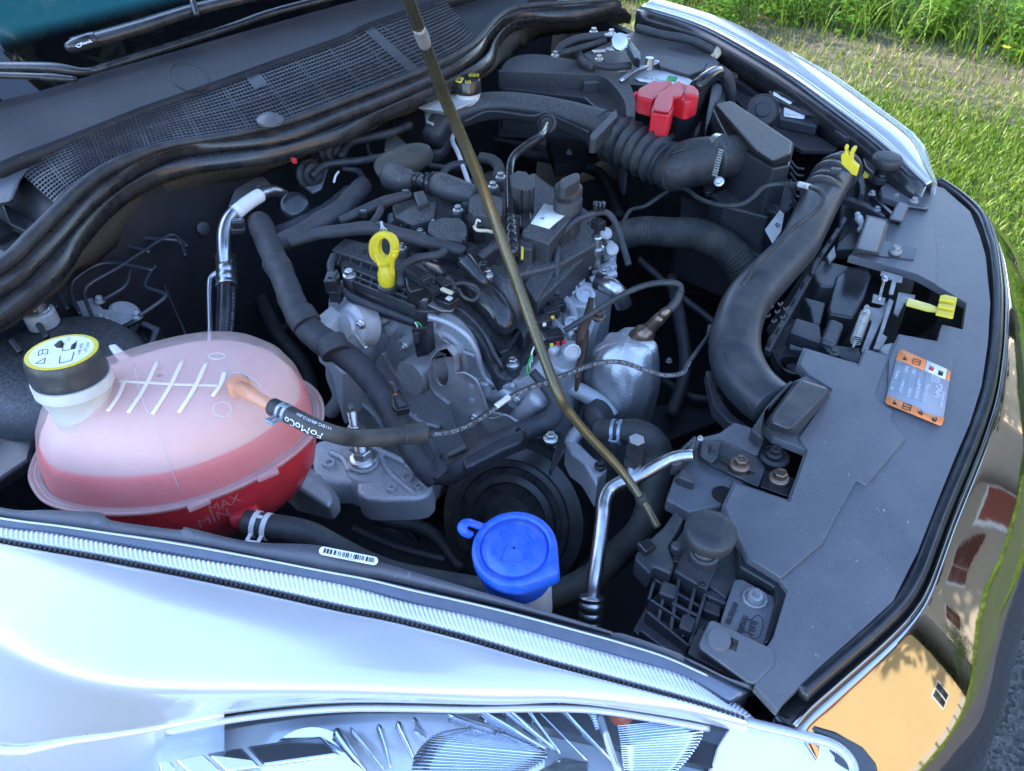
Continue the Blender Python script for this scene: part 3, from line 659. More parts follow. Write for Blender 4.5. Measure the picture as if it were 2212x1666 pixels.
# engine bay shell
def wall(name, pts, d, mat):
    n = len(pts); v = [Vector(p) for p in pts]; w = [p + Vector(d) for p in v]
    return mesh(name, v + w, [tuple(range(n)), tuple(range(2 * n - 1, n - 1, -1))] + [(i, (i + 1) % n, n + (i + 1) % n, n + i) for i in range(n)], mat, car, False)
wall('firewall', [(-1.0, -.8, .3), (-1.0, .95, .3), (-.93, .95, .99), (-1.0, .3, 1.0), (-1.0, -.8, 1.0)], (-.02, 0, 0), M['dark'])
wall('undertray', [(-1.05, -.85, .3), (.2, -.7, .3), (.2, .6, .3), (-1.05, 1.0, .3)], (0, 0, -.01), M['dark'])
wall('inner_wing', [(-1.05, -.93, .3), (.12, -.62, .3), (.12, -.66, .85), (-.3, -.80, .89), (-1.05, -.97, .95)], (0, -.02, 0), M['dark'])
wall('inner_wing', [(-1.05, 1.02, .3), (.12, .50, .3), (.10, .46, .86), (-.35, .72, .92), (-1.05, 1.02, .96)], (0, .02, 0), M['dark'])
wall('radiator', [(-.02, -.5, .3), (-.02, .42, .3), (-.02, .42, .80), (-.02, -.5, .80)], (.05, 0, 0), M['dark'])
wall('bumper_core', [(.12, -.6, .3), (.12, .45, .3), (.12, .45, .8), (.12, -.6, .8)], (.05, 0, 0), M['dark'])

# ------------------------------------------------------------ bumper edge: rubber groove, bright edge, polished grille panel
eb = [(3, 1660, 1165), (3, 1800, 1260), (3, 1925, 1385), (3, 1990, 1560), (6, 2010, 0), (6, 2032, 200), (6, 2030, 400), (6, 2015, 600), (6, 1975, 850), (6, 1905, 1080), (6, 1815, 1310), (6, 1675, 1640), (9, 1590, 230), (9, 1500, 450), (9, 1400, 600), (9, 1240, 760), (9, 940, 1020), (9, 760, 1175), (9, 655, 1290)]
edge = row(arc(eb, .892), 90)
tube('edge_rubber', 0, [tuple(p) for p in edge[::3]], .0085, M['gloss'], car, raw=True, px=False, n=12)
loft('edge_channel', [[p - nrm2(edge, i) * o_ + Vector((0, 0, h_)) for i, p in enumerate(edge)] for o_, h_ in ((.016, -.004), (.006, -.012), (-.008, -.010))], M['ink'], car, thick=.002)
sgn = 1 if nrm2(edge, 40).x > 0 else -1
E = lambda o_, h_: [p + nrm2(edge, i) * o_ * sgn + Vector((0, 0, h_)) for i, p in enumerate(edge)]
if sgn < 0: pass
loft('bright_edge', [E(.010, -.006), E(.0125, -.001), E(.0155, -.003), E(.017, -.010)], M['bumper'], car, thick=.001)
loft('grille_panel', [E(.0165, -.006), E(.022, -.0098), E(.036, -.0203), E(.056, -.0363), E(.076, -.0535), E(.094, -.0705), E(.111, -.0893), E(.126, -.111), E(.137, -.14), E(.143, -.178), E(.144, -.22)], M['bumper'], car, thick=.003, sub=1)
loft('bumper', [E(.142, -.215), E(.16, -.24), E(.17, -.30), E(.165, -.5), E(.13, -.62)], M['blackpaint'], car, thick=.004, sub=1)
# ------------------------------------------------------------ slam panel cover
cov = thing('radiator_cover', 'large grey-black plastic cover along the front edge of the engine bay', 'panel', P(6, 1400, 1000, .9))
CP = [(3, 1400, 1085), (3, 1585, 1175), (3, 1690, 1205), (3, 1860, 1355), (3, 1920, 1500), (6, 1960, 0), (6, 1990, 300), (6, 1975, 560), (6, 1935, 830), (6, 1860, 1070), (6, 1765, 1290), (6, 1640, 1600), (9, 1530, 250), (9, 1370, 570), (9, 1180, 745), (9, 890, 1000), (9, 670, 1215), (9, 630, 1275),
      (9, 480, 1115), (9, 560, 860), (9, 600, 800), (9, 690, 500), (9, 640, 430), (9, 430, 300), (9, 370, 180), (6, 270, 1600), (6, 345, 1445), (6, 690, 1560), (6, 750, 1400), (6, 803, 1240), (6, 600, 1160), (6, 540, 1095), (6, 735, 800), (6, 812, 765), (6, 750, 690), (6, 790, 585), (6, 1140, 690), (6, 1180, 590), (6, 1335, 640), (6, 1400, 500), (6, 1650, 545), (6, 1680, 438), (6, 1812, 470), (6, 1835, 300), (6, 1640, 185), (6, 1520, 120), (6, 1080, 0),
      (3, 1095, 1640), (3, 1160, 1480), (3, 1195, 1375), (3, 1330, 1405), (3, 1400, 1440), (3, 1470, 1320), (3, 1300, 1260), (3, 1290, 1200), (3, 1350, 1145)]
pts = [Z0(*q) for q in CP]
slab('cover_plate', 0, pts, .900, .012, M['cover'], cov, .003)
# stepped areas, 3 mm proud
st = [(6, 1335, 655), (6, 1255, 880), (6, 1275, 935), (6, 1365, 985), (6, 1350, 1050), (6, 1450, 1165), (6, 1195, 1470), (6, 1135, 1435), (6, 1010, 1660), (9, 915, 200), (9, 650, 425), (9, 440, 295), (9, 380, 185), (6, 285, 1600), (6, 355, 1455), (6, 700, 1570), (6, 815, 1245), (6, 760, 1160), (6, 975, 850), (6, 825, 760), (6, 765, 690), (6, 800, 598), (6, 1145, 702), (6, 1185, 602)]
slab('raised_step', 0, [Z0(*q) for q in st], .9035, .004, M['cover'], cov, .002)
st2 = [(6, 1405, 515), (6, 1655, 558), (6, 1760, 660), (6, 1690, 1010), (6, 1420, 900), (6, 1330, 890), (6, 1340, 660)]
slab('raised_step', 0, [Z0(*q) for q in st2], .9028, .003, M['cover'], cov, .002)
st3 = [(3, 1600, 1290), (3, 1640, 1500), (6, 1645, 0), (6, 1640, 180), (6, 1520, 115), (6, 1085, -8), (3, 1120, 1640), (3, 1170, 1490), (3, 1200, 1385), (3, 1400, 1445), (3, 1480, 1320)]
slab('raised_step', 0, [Z0(*q) for q in st3], .9028, .003, M['cover'], cov, .002)
frus('raised_block', 3, [(1200, 1385), (1325, 1420), (1260, 1620), (1130, 1590)], .930, [(1185, 1400), (1345, 1440), (1280, 1640), (1100, 1620)], .9035, M['cover'], cov)
frus('raised_block', 3, [(1400, 1290), (1465, 1310), (1420, 1420), (1340, 1400)], .918, [(1395, 1290), (1475, 1325), (1425, 1440), (1330, 1415)], .902, M['cover'], cov)
slab('recess_plate', 3, [(1290, 1540), (1520, 1590), (1500, 1666), (1260, 1640)], .9045, .002, M['gloss'], cov, .001)
bolt(3, 1382, 1610, .907, 13, M['steel'], cov)
frus('mount_ear', 3, [(1380, 1110), (1560, 1165), (1560, 1205), (1440, 1180), (1375, 1150)], .912, [(1365, 1105), (1585, 1175), (1580, 1220), (1430, 1190), (1360, 1155)], .901, M['cover'], cov, .002)
bolt(3, 1445, 1130, .912, 14, M['gloss'], cov, name='push_pin')
frus('mount_ear', 3, [(1420, 1300), (1580, 1330), (1580, 1345), (1410, 1320)], .909, [(1410, 1295), (1590, 1325), (1590, 1350), (1400, 1330)], .902, M['plastic'], cov, .001)
bolt(3, 1500, 1290, .908, 9, M['steel'], cov)

# snorkel mound between duct and cover
frus('duct_mouth', 6, [(770, 785), (955, 845), (925, 905), (745, 1085), (700, 1120), (570, 1065), (600, 1010)], .955, [(735, 800), (962, 858), (965, 900), (750, 1155), (720, 1158), (535, 1085), (560, 1040)], .899, M['plastic'], cov, .008)

# sticker
lab = thing('warning_sticker', 'grey service sticker with orange bands and FoMoCo print on the front cover', 'sticker', P(6, 1530, 840, .9045))
q = lambda x, y: P(6, x, y, .9046)
slab('sticker_sheet', 6, [(1415, 601), (1430, 601), (1728, 733), (1736, 745), (1683, 1075), (1672, 1086), (1660, 1084), (1322, 945), (1316, 932), (1402, 612)], .9046, .0006, M['labelgrey'], lab, 0)
slab('orange_band', 6, [(1415, 601), (1430, 601), (1580, 667), (1565, 735), (1383, 662), (1402, 612)], .9050, .0005, M['orange'], lab, 0)
slab('orange_band', 6, [(1715, 727), (1728, 733), (1736, 745), (1726, 800), (1702, 790)], .9050, .0005, M['orange'], lab, 0)
slab('white_band', 6, [(1583, 668), (1713, 726), (1700, 790), (1570, 735)], .9050, .0005, M['white'], lab, 0)
slab('orange_band', 6, [(1330, 893), (1536, 978), (1534, 990), (1612, 1020), (1695, 1035), (1683, 1075), (1672, 1086), (1660, 1084), (1322, 945), (1316, 932)], .9050, .0005, M['orange'], lab, 0)
o_ = q(1316, 932); ex_ = (q(1402, 612) - o_); ey_ = (q(1660, 1084) - q(1322, 945)) * -1
LX = (q(1402, 612) - q(1316, 932)).length; LY = (q(1728, 733) - q(1415, 601)).length
ex_ = ex_.normalized(); nz = Vector((0, 0, 1)); yy = nz.cross(ex_)
if yy.dot(q(1728, 733) - q(1415, 601)) > 0: yy = yy
rects = []
def lab_rect(x0, y0, x1, y1): rects.append((x0 * LX, -y0 * LY, x1 * LX, -y1 * LY))
dn = -yy
for x0, y0, x1, y1 in [(.17, .0, .175, .62), (.80, .0, .805, .55), (.17, .145, .8, .150), (.38, .0, .385, .3), (.17, .3, .8, .305), (.6, .14, .605, .3), (.17, .45, .8, .455), (.42, .3, .425, .6), (.17, .6, .8, .605), (.62, .44, .625, .6), (.4, .6, .405, .75)]:
    rects.append((x0 * LX, -y1 * LY, x1 * LX, -y0 * LY))
quads('table_lines', o_, ex_, yy, rects, M['greyprint'], lab)
for s_, x0, y0, h_, w_ in [('FoMoCo', .33, .93, .008, .26), ('SAE J639', .60, .80, .0035, .15), ('SAE J2842', .60, .86, .0035, .15), ('SAE J2845', .60, .74, .0035, .15), ('1.5L', .22, .08, .0036, 0.064), ('0.560 kg', .45, .1, .0036, 0.160), ('1.0L EcoBoost', .22, .24, .0036, 0.240), ('0.460 kg', .62, .25, .0036, 0.128), ('PAG', .64, .39, .0036, 0.080), ('WSS-M2C300-A2', .2, .54, .0036, 0.288), ('R-1234yf', .2, .4, .0036, 0.160), ('GWP 4', .46, .52, .0036, 0.128), ('1.5L TDCi 0.510kg', .2, .69, .0036, 0.320), ('H1BB-19D505-AE', .18, .99, .003, .3)]:
    text('print', s_, o_ + ex_ * (x0 * LX) - yy * (y0 * LY), ex_, yy, h_, M['white'], lab, 0, fit=w_ * LX)
for x_, y_ in [(1440, 655), (1375, 940)]:
    slab('warning_triangle', 6, [(x_, y_ - 18), (x_ + 15, y_ + 14), (x_ - 14, y_ + 8)], .9054, .0004, M['ink'], lab, 0)
for x_, y_ in [(1515, 682), (1452, 970)]:
    c_ = q(x_, y_); quads('book_symbol', c_, ex_, yy, [(-.006, -.005, -.0053, .005), (.0053, -.005, .006, .005), (-.006, .004, .006, .005), (-.006, -.005, .006, -.004), (-.0004, -.005, .0004, .005)], M['ink'], lab, .001)
slab('flame_symbol', 6, [(1620, 1060), (1640, 1065), (1650, 1045), (1640, 1030), (1632, 1048), (1625, 1030), (1612, 1045)], .9054, .0004, M['ink'], lab, 0)
slab('service_symbol', 6, [(1530, 1010), (1550, 1022), (1560, 1010), (1545, 985), (1540, 1005), (1525, 985)], .9054, .0004, M['ink'], lab, 0)
slab('snow_symbol', 6, [(1600, 700), (1630, 715), (1622, 740), (1592, 725)], .9054, .0004, M['red'], lab, 0)
slab('drop_symbol', 6, [(1660, 730), (1690, 745), (1682, 770), (1652, 760)], .9054, .0004, M['ink'], lab, 0)

# ------------------------------------------------------------ bump stops
def bump(k, x, y, zt, r, label):
    p = P(k, x, y, zt); r = W(r, p)
    t = thing('bump_stop', label, 'bump stop', p - Vector((0, 0, r * 1.6)), 'rubber hood stops')
    lathe('rubber_head', p, (0, 0, 1), [(r * .4, -r * .75), (r * .86, -r * .74), (r * .97, -r * .6), (r, -r * .3), (r * .985, -r * .12), (r * .9, -r * .02), (r * .6, 0), (.0005, .0005)], M['rubber'], t, 40, sharp=False)
    lathe('threaded_stem', p, (0, 0, 1), [(r * .42, -r * 1.75), (r * .42, -r * 1.5), (r * .36, -r * 1.45), (r * .42, -r * 1.4), (r * .36, -r * 1.3), (r * .42, -r * 1.2), (r * .40, -r * .7)], M['gloss'], t, 24)
    lathe('collar', p, (0, 0, 1), [(r * .6, -r * 1.95), (r * .6, -r * 1.55), (r * .5, -r * 1.5), (r * .44, -r * 1.52)], M['plastic'], t, 24)
bump(9, 202, 105, .945, 57, 'big round rubber hood stop at the near end of the front cover')
bump(3, 1338, 1000, .945, 31, 'small-looking rubber hood stop at the far end beside the yellow clip')

# ------------------------------------------------------------ near carrier bracket with bolts and ribs
brk = thing('front_carrier', 'black ribbed plastic front-end carrier below the near hood stop', 'bracket', P(9, 200, 500, .8))
slab('upper_flange', 6, [(0, 1310), (110, 1165), (250, 1130), (350, 1060), (560, 1130), (500, 1270), (230, 1330), (520, 1470), (345, 1445), (270, 1600), (60, 1640), (-90, 1560)], .885, .02, M['cover'], brk, .003)
slab('upper_flange', 9, [(-120, 290), (60, 60), (380, 180), (430, 300), (360, 440), (300, 560), (180, 470), (20, 400)], .872, .012, M['plastic'], brk, .002)
slab('vertical_wall', 9, [(370, 170), (440, 290), (640, 430), (700, 500), (585, 830), (540, 850), (620, 550), (600, 480), (380, 350)], .893, .07, M['gloss'], brk, .003)
slab('support_plate', 9, [(-190, 560), (0, 420), (290, 600), (200, 840), (100, 1080), (-100, 950), (-300, 760)], .848, .01, M['plastic'], brk, .001)
for a_ in [[(-120, 300), (165, 520)], [(165, 520), (60, 860)], [(-120, 300), (-200, 560)], [(-160, 430), (150, 620)], [(-190, 560), (110, 760)], [(0, 400), (-60, 760)], [(-60, 330), (-140, 700)], [(100, 470), (20, 800)], [(-210, 640), (60, 860)], [(60, 860), (150, 730)], [(170, 510), (285, 600)], [(-250, 760), (20, 960)]]:
    (x0, y0), (x1, y1) = a_; a3, b3 = P(9, x0, y0, .868), P(9, x1, y1, .862); w_ = Vector((.0016, .001, 0))
    mesh('rib', [a3 - w_, a3 + w_, b3 + w_, b3 - w_, a3 - w_ - Vector((0, 0, .07)), a3 + w_ - Vector((0, 0, .07)), b3 + w_ - Vector((0, 0, .07)), b3 - w_ - Vector((0, 0, .07))], [(0, 1, 2, 3), (4, 5, 6, 7), (0, 1, 5, 4), (1, 2, 6, 5), (2, 3, 7, 6), (3, 0, 4, 7)], M['plastic'], brk, False, .0006)
slab('stop_seat', 12, [(190, 850), (385, 930), (375, 1030), (300, 1185), (60, 1045), (110, 930)], .876, .05, M['plastic'], brk, .003)
slab('side_shelf', 12, [(375, 1030), (470, 1080), (440, 1290), (290, 1220), (310, 1180)], .868, .04, M['plastic'], brk, .003)
slab('fin', 12, [(95, 395), (118, 342), (170, 350), (218, 438), (170, 425)], .898, .014, M['plastic'], brk, .002)
slab('side_wing', 12, [(50, 310), (70, 240), (215, 100), (228, 120), (215, 200), (110, 310)], .905, .02, M['dusty'], brk, .003)
slab('cross_bar', 12, [(-40, 1000), (180, 1100), (175, 1125), (-45, 1025)], .866, .04, M['plastic'], brk, .002)
slab('cross_bar', 12, [(60, 1250), (245, 1345), (235, 1370), (50, 1275)], .866, .04, M['plastic'], brk, .002)
slab('cross_bar', 12, [(280, 1240), (400, 1290), (395, 1370), (270, 1320)], .862, .04, M['plastic'], brk, .002)
slab('side_clip', 9, [(-110, 430), (-10, 470), (-30, 560), (-140, 520)], .872, .02, M['plastic'], brk, .003)
slab('side_clip', 9, [(20, 640), (110, 680), (80, 780), (-10, 740)], .872, .02, M['plastic'], brk, .003)
bolt(9, -30, 300, .876, 10, M['gloss'], brk); bolt(9, 140, 470, .876, 9, M['gloss'], brk)
slab('rod_seat', 8, [(1895, 270), (1960, 200), (2080, 90), (2150, -10), (2211, 40), (2110, 220), (2150, 330), (2125, 400), (2010, 350), (1990, 400), (1900, 310)], .884, .03, M['plastic'], brk, .003)
slab('rod_seat_lip', 8, [(1900, 190), (1990, 160), (2040, 210), (1960, 260)], .893, .012, M['gloss'], brk, .003)
lathe('seat_pin', P(8, 2160, 225, .888), (0, 0, 1), [(.006, -.01), (.006, .002), (.004, .004), (.0004, .004)], M['plastic'], brk, 20)
slab('screw_plate', 9, [(350, 430), (400, 428), (610, 545), (622, 575), (545, 850), (530, 862), (260, 730), (262, 700)], .882, .012, M['cover'], brk, .002)
sp = P(9, 480, 555, .884)
lathe('screw', sp, (0, 0, 1), [(W(26, sp), -.002), (W(26, sp), .0015), (W(23, sp), .002), (W(19, sp), .0), (W(17, sp), .003), (W(15, sp), .006), (W(8, sp), .0065), (W(7, sp), .004), (.0004, .004)], M['steel'], brk, 40, mod=lambda th, i: 1 + (.03 * sin(13 * th) if i < 3 else 0))
tube('oval_mark', 9, [(440, 770, .8826), (455, 700, .8826), (490, 665, .8826), (525, 680, .8826), (530, 740, .8826), (505, 800, .8826), (465, 810, .8826), (440, 770, .8826)], .9, M['plastic'], brk, n=6)
text('oval_lettering', 'Ford', P(9, 470, 800, .8824), P(9, 505, 690, .8824) - P(9, 470, 800, .8824), Vector((-1, 1, 0)), .011, M['plastic'], brk, fit=W(34, sp))
text('part_number', '1BB-200QA40', P(9, 320, 730, .8824), P(9, 390, 560, .8824) - P(9, 320, 730, .8824), Vector((-1, 1, 0)), .006, M['plastic'], brk, fit=W(56, sp))
text('part_number', '820926261', P(9, 400, 785, .8824), P(9, 450, 650, .8824) - P(9, 400, 785, .8824), Vector((-1, 1, 0)), .006, M['plastic'], brk, fit=W(44, sp))
frus('lamp_bracket', 9, [(190, 700), (215, 698), (590, 880), (612, 925), (600, 985), (480, 1105), (430, 1090), (130, 880), (122, 850)], .902, [(180, 710), (215, 695), (595, 880), (615, 925), (605, 1010), (480, 1125), (420, 1110), (122, 900), (118, 850)], .880, M['cover'], brk, .003)
slab('lamp_bracket_foot', 9, [(120, 740), (50, 900), (60, 915), (470, 1130), (520, 1110), (560, 980)], .872, .02, M['plastic'], brk, .002)
cp = P(9, 250, 825, .903); lathe('round_boss', cp, (0, 0, 1), [(W(25, cp), -.003), (W(25, cp), .0015), (W(23.5, cp), .003), (.0004, .003)], M['cover'], brk, 40)
slab('slot', 9, [(330, 805), (378, 828), (360, 898), (310, 872)], .9024, .0005, M['ink'], brk, 0)
# adjuster rail with two bolts, horn disc and tab
frus('rail', 6, [(130, 1190), (260, 1180), (490, 1290), (540, 1370), (500, 1480), (430, 1450), (200, 1340), (120, 1290)], .897, [(120, 1195), (265, 1175), (495, 1285), (555, 1370), (510, 1500), (430, 1470), (195, 1355), (112, 1300)], .882, M['plastic'], brk, .002)
frus('rail_head', 6, [(140, 1180), (265, 1195), (235, 1300), (200, 1330), (125, 1280)], .905, [(130, 1180), (270, 1190), (240, 1310), (200, 1342), (115, 1285)], .897, M['plastic'], brk, .003)
slab('rail_slot', 6, [(190, 1210), (230, 1220), (215, 1275), (178, 1262)], .9056, .0005, M['ink'], brk, 0)
for i in range(9):
    slab('serration', 6, [(262 + i * 8, 1268 + i * 4), (266 + i * 8, 1269 + i * 4), (236 + i * 8, 1345 + i * 4), (232 + i * 8, 1344 + i * 4)], .8995, .002, M['gloss'], brk, 0)
frus('rail', 6, [(540, 1370), (750, 1430), (730, 1530), (690, 1545), (510, 1480)], .893, [(535, 1370), (760, 1425), (745, 1540), (690, 1560), (505, 1490)], .885, M['gloss'], brk, .002)
bolt(6, 383, 1340, .902, 22, M['brown'], brk); bolt(6, 634, 1425, .897, 22, M['brown'], brk)
slab('slot', 6, [(440, 1375), (480, 1390), (470, 1415), (430, 1402)], .8975, .0005, M['ink'], brk, 0)
hp = P(6, 600, 1290, .875)
hornb = lathe('rubber_bush', hp, (0, 0, 1), [(W(33, hp), -.01), (W(34, hp), -.004), (W(33, hp), .003), (W(26, hp), .006), (W(22, hp), .004), (W(20, hp), .007), (W(18, hp), .006), (W(17, hp), .004)], M['rubber'], brk, 40)
bolt(6, 605, 1268, .884, 18, M['dark'], brk)
slab('tab', 6, [(-20, 1390), (40, 1370), (100, 1450), (60, 1460), (-30, 1420)], .893, .01, M['plastic'], brk, .002)
hole = P(6, 290, 1520, .8852); lathe('opening', P(6, 275, 1530, .8852), (0, 0, 1), [(W(24, hole), -.001), (W(24, hole), .0006), (.0005, .0006)], M['ink'], brk, 30)
slab('vent_tongue', 6, [(0, 1290), (110, 1150), (95, 1200), (60, 1290), (-60, 1310), (-80, 1270)], .905, .014, M['plastic'], brk, .002)
bolt(6, 130, 1170, .905, 7, M['zinc'], brk)

# ------------------------------------------------------------ hood latch
lat = thing('hood_latch', 'hood latch with springs and levers inside the opening of the front cover', 'latch', P(6, 1200, 400, .85))
slab('latch_back', 6, [(900, -60), (1500, 110), (1840, 290), (1820, 500), (1400, 620), (1180, 700), (700, 650), (560, 450)], .80, .01, M['dark'], lat, .001)
slab('latch_housing', 6, [(1000, 130), (1080, 70), (1200, 60), (1230, 130), (1180, 280), (1110, 400), (960, 370), (950, 330)], .885, .05, M['gloss'], lat, .004)
slab('latch_housing', 6, [(960, 390), (1060, 430), (1000, 580), (900, 540)], .893, .03, M['plastic'], lat, .006)
slab('latch_housing', 6, [(830, 60), (900, 20), (1200, 90), (1190, 150), (1080, 120), (1010, 200), (900, 190), (870, 150)], .882, .04, M['plastic'], lat, .004)
slab('latch_housing', 6, [(740, 390), (900, 440), (920, 560), (700, 480)], .885, .03, M['plastic'], lat, .004)
slab('latch_housing', 6, [(790, 260), (940, 300), (900, 440), (850, 430), (830, 330)], .875, .03, M['plastic'], lat, .003)
slab('latch_arm', 6, [(1290, 90), (1430, 130), (1425, 165), (1390, 160), (1370, 240), (1340, 235), (1360, 150), (1285, 115)], .897, .004, M['steel'], lat, .001)
slab('latch_arm', 6, [(1180, 320), (1280, 335), (1350, 270), (1370, 290), (1300, 400), (1200, 620), (1160, 610), (1230, 420), (1180, 350)], .880, .004, M['steel'], lat, .001)
slab('latch_arm', 6, [(1340, 270), (1370, 290), (1300, 500), (1330, 520), (1290, 600), (1240, 590), (1280, 480)], .888, .004, M['steel'], lat, .001)
slab('latch_arm', 6, [(1240, 240), (1320, 270), (1310, 310), (1230, 290)], .886, .003, M['steel'], lat, .001)
slab('latch_arm', 6, [(1400, 230), (1510, 250), (1500, 290), (1440, 300), (1400, 380), (1370, 360)], .884, .004, M['steel'], lat, .001)
tube('latch_rod', 6, [(1310, 150, .903), (1275, 285, .897)], 3, M['zinc'], lat); bolt(6, 1312, 150, .904, 7, M['zinc'], lat)
# coil spring
a3, b3 = P(6, 1190, 365, .896), P(6, 1125, 545, .893); ax = (b3 - a3).normalized(); n1 = ax.orthogonal().normalized(); n2 = ax.cross(n1); r_ = W(11, a3)
tube('coil_spring', 0, [a3 + (b3 - a3) * (i / 150) + (n1 * cos(i * .6) + n2 * sin(i * .6)) * r_ for i in range(151)], .0008, M['zinc'], lat, raw=True, px=False, n=6, per=2)
tube('spring_hook', 6, [(1180, 330, .899), (1200, 318, .902), (1210, 340, .899), (1192, 366, .897)], 2.2, M['steel'], lat, n=8)
tube('spring_hook', 6, [(1125, 545, .893), (1108, 585, .890)], 2.2, M['zinc'], lat, n=8)
tube('release_cable', 6, [(1430, 300, .89), (1445, 275, .893), (1470, 290, .895)], 2.4, M['zinc'], lat, n=8)
frus('release_lever', 6, [(1462, 268), (1600, 308), (1655, 330), (1665, 255), (1700, 248), (1778, 268), (1750, 395), (1625, 360), (1590, 358), (1445, 318)], .908, [(1462, 268), (1600, 308), (1655, 330), (1665, 255), (1700, 248), (1778, 268), (1750, 397), (1625, 365), (1590, 362), (1445, 322)], .896, M['yellow'], lat, .0015)
slab('lever_rib', 6, [(1668, 258), (1700, 250), (1778, 270), (1770, 296), (1665, 276)], .914, .006, M['yellow'], lat, .001)
slab('lever_rib', 6, [(1658, 300), (1768, 318), (1764, 340), (1655, 322)], .913, .005, M['yellow'], lat, .001)
slab('lever_rib', 6, [(1650, 345), (1758, 368), (1752, 394), (1640, 368)], .912, .004, M['yellow'], lat, .001)
slab('shell', 6, [(1290, 560), (1390, 540), (1360, 640), (1280, 600)], .893, .02, M['steel'], lat, .006)
# lower plastics by the elbow
slab('duct_bracket', 6, [(560, 520), (700, 380), (920, 540), (860, 700), (740, 800), (640, 720), (600, 620)], .845, .02, M['plastic'], lat, .004)
ep = P(6, 730, 700, .855); lathe('round_cup', ep, (0, 0, 1), [(W(30, ep), -.02), (W(30, ep), 0), (W(26, ep), .001), (W(25, ep), -.01), (.001, -.01)], M['gloss'], lat, 36)
slab('fin', 6, [(700, 560), (790, 590), (800, 610), (700, 590)], .885, .01, M['plastic'], lat, .002)
bolt(6, 985, 620, .898, 11, M['plastic'], lat)
slab('fin', 6, [(900, 560), (1150, 590), (1160, 640), (1140, 690), (940, 610)], .888, .012, M['gloss'], lat, .002)
# slotted rail beside the duct
rail = [(860, 20), (800, 130), (740, 240), (690, 330), (640, 420), (590, 500), (540, 600)]
for (x0, y0), (x1, y1) in zip(rail, rail[1:]):
    slab('slotted_rail', 6, [(x0, y0), (x0 + 40, y0 + 12), (x1 + 40, y1 + 12), (x1, y1)], .885, .012, M['plastic'], lat, .001)
    slab('slot', 6, [(x0 - 8, y0 + 35), (x0 + 12, y0 + 42), (x0 - 12, y0 + 85), (x0 - 32, y0 + 78)], .8856, .0005, M['ink'], lat, 0)
for (x0, y0), (x1, y1) in zip([(1050, 1380), (990, 1480), (930, 1570), (870, 1660)], [(990, 1480), (930, 1570), (870, 1660), (830, 1740)]):
    slab('slotted_rail', 3, [(x0, y0), (x0 + 22, y0 + 20), (x1 + 22, y1 + 20), (x1, y1)], .890, .012, M['plastic'], lat, .001)
    slab('slot', 3, [(x0 - 22, y0 + 45), (x0 - 6, y0 + 55), (x0 - 26, y0 + 85), (x0 - 42, y0 + 75)], .8906, .0005, M['ink'], lat, 0)
for i, (x0, y0) in enumerate([(600, 270), (640, 300), (675, 330), (580, 320), (620, 350), (655, 385), (560, 375), (600, 410), (640, 440)]):
    tube('hose_clip', 6, [(x0 - 12, y0, .905), (x0 - 4, y0 + 16, .902), (x0 + 10, y0 + 10, .902), (x0 + 16, y0 - 6, .905)], 2.6, M['plastic'], lat, n=8)

# far latch-side plastics on the front rail
far = thing('rail_bracket', 'black two-armed bracket with a white plug between duct and far hood stop', 'bracket', P(3, 1200, 1300, .89))
slab('base', 3, [(1150, 1120), (1370, 1100), (1290, 1200), (1300, 1260), (1470, 1330), (1400, 1440), (1190, 1370), (1120, 1600), (1000, 1600), (1040, 1300)], .870, .02, M['plastic'], far, .003)
slab('arm', 3, [(1040, 1240), (1190, 1290), (1320, 1380), (1310, 1395), (1180, 1320), (1040, 1270)], .896, .012, M['plastic'], far, .002)
slab('arm', 3, [(1220, 1250), (1240, 1245), (1400, 1390), (1380, 1400)], .899, .01, M['gloss'], far, .001)
slab('arm', 3, [(1140, 1080), (1165, 1075), (1195, 1190), (1185, 1240), (1150, 1230)], .91, .03, M['plastic'], far, .003)
for x_, y_ in ((1262, 1345), (1230, 1245), (1385, 1265)): bolt(3, x_, y_, .898, 8, M['steel'], far)
slab('latch_pocket', 3, [(1060, 1330), (1120, 1320), (1090, 1480), (1010, 1560), (1030, 1440)], .872, .004, M['ink'], far, .001)
tube('white_plug', 3, [(1135, 1370, .888), (1150, 1410, .885), (1165, 1440, .883), (1155, 1475, .882)], [5, 8, 5, 6], M['lightplastic'], far, n=10, ribs=(4, .18))
slab('hook', 3, [(940, 1640), (990, 1570), (1000, 1640), (960, 1680)], .893, .006, M['steel'], far, .001)
yc = thing('yellow_clip', 'bright yellow forked clip standing beside the far hood stop', 'clip', P(3, 1090, 1090, .9))
slab('fork', 3, [(1052, 940), (1068, 938), (1076, 955), (1070, 975), (1082, 1000), (1092, 965), (1105, 950), (1124, 948), (1128, 960), (1108, 1000), (1106, 1040), (1145, 1075), (1130, 1132), (1100, 1120), (1032, 1050), (1030, 1000), (1048, 985), (1056, 970)], None, .012, M['yellow'], yc, .0015, Y=.27)
slab('foot', 3, [(1180, 1080), (1232, 1100), (1222, 1122), (1140, 1135), (1150, 1120), (1185, 1110)], .905, .006, M['yellow'], yc, .001)
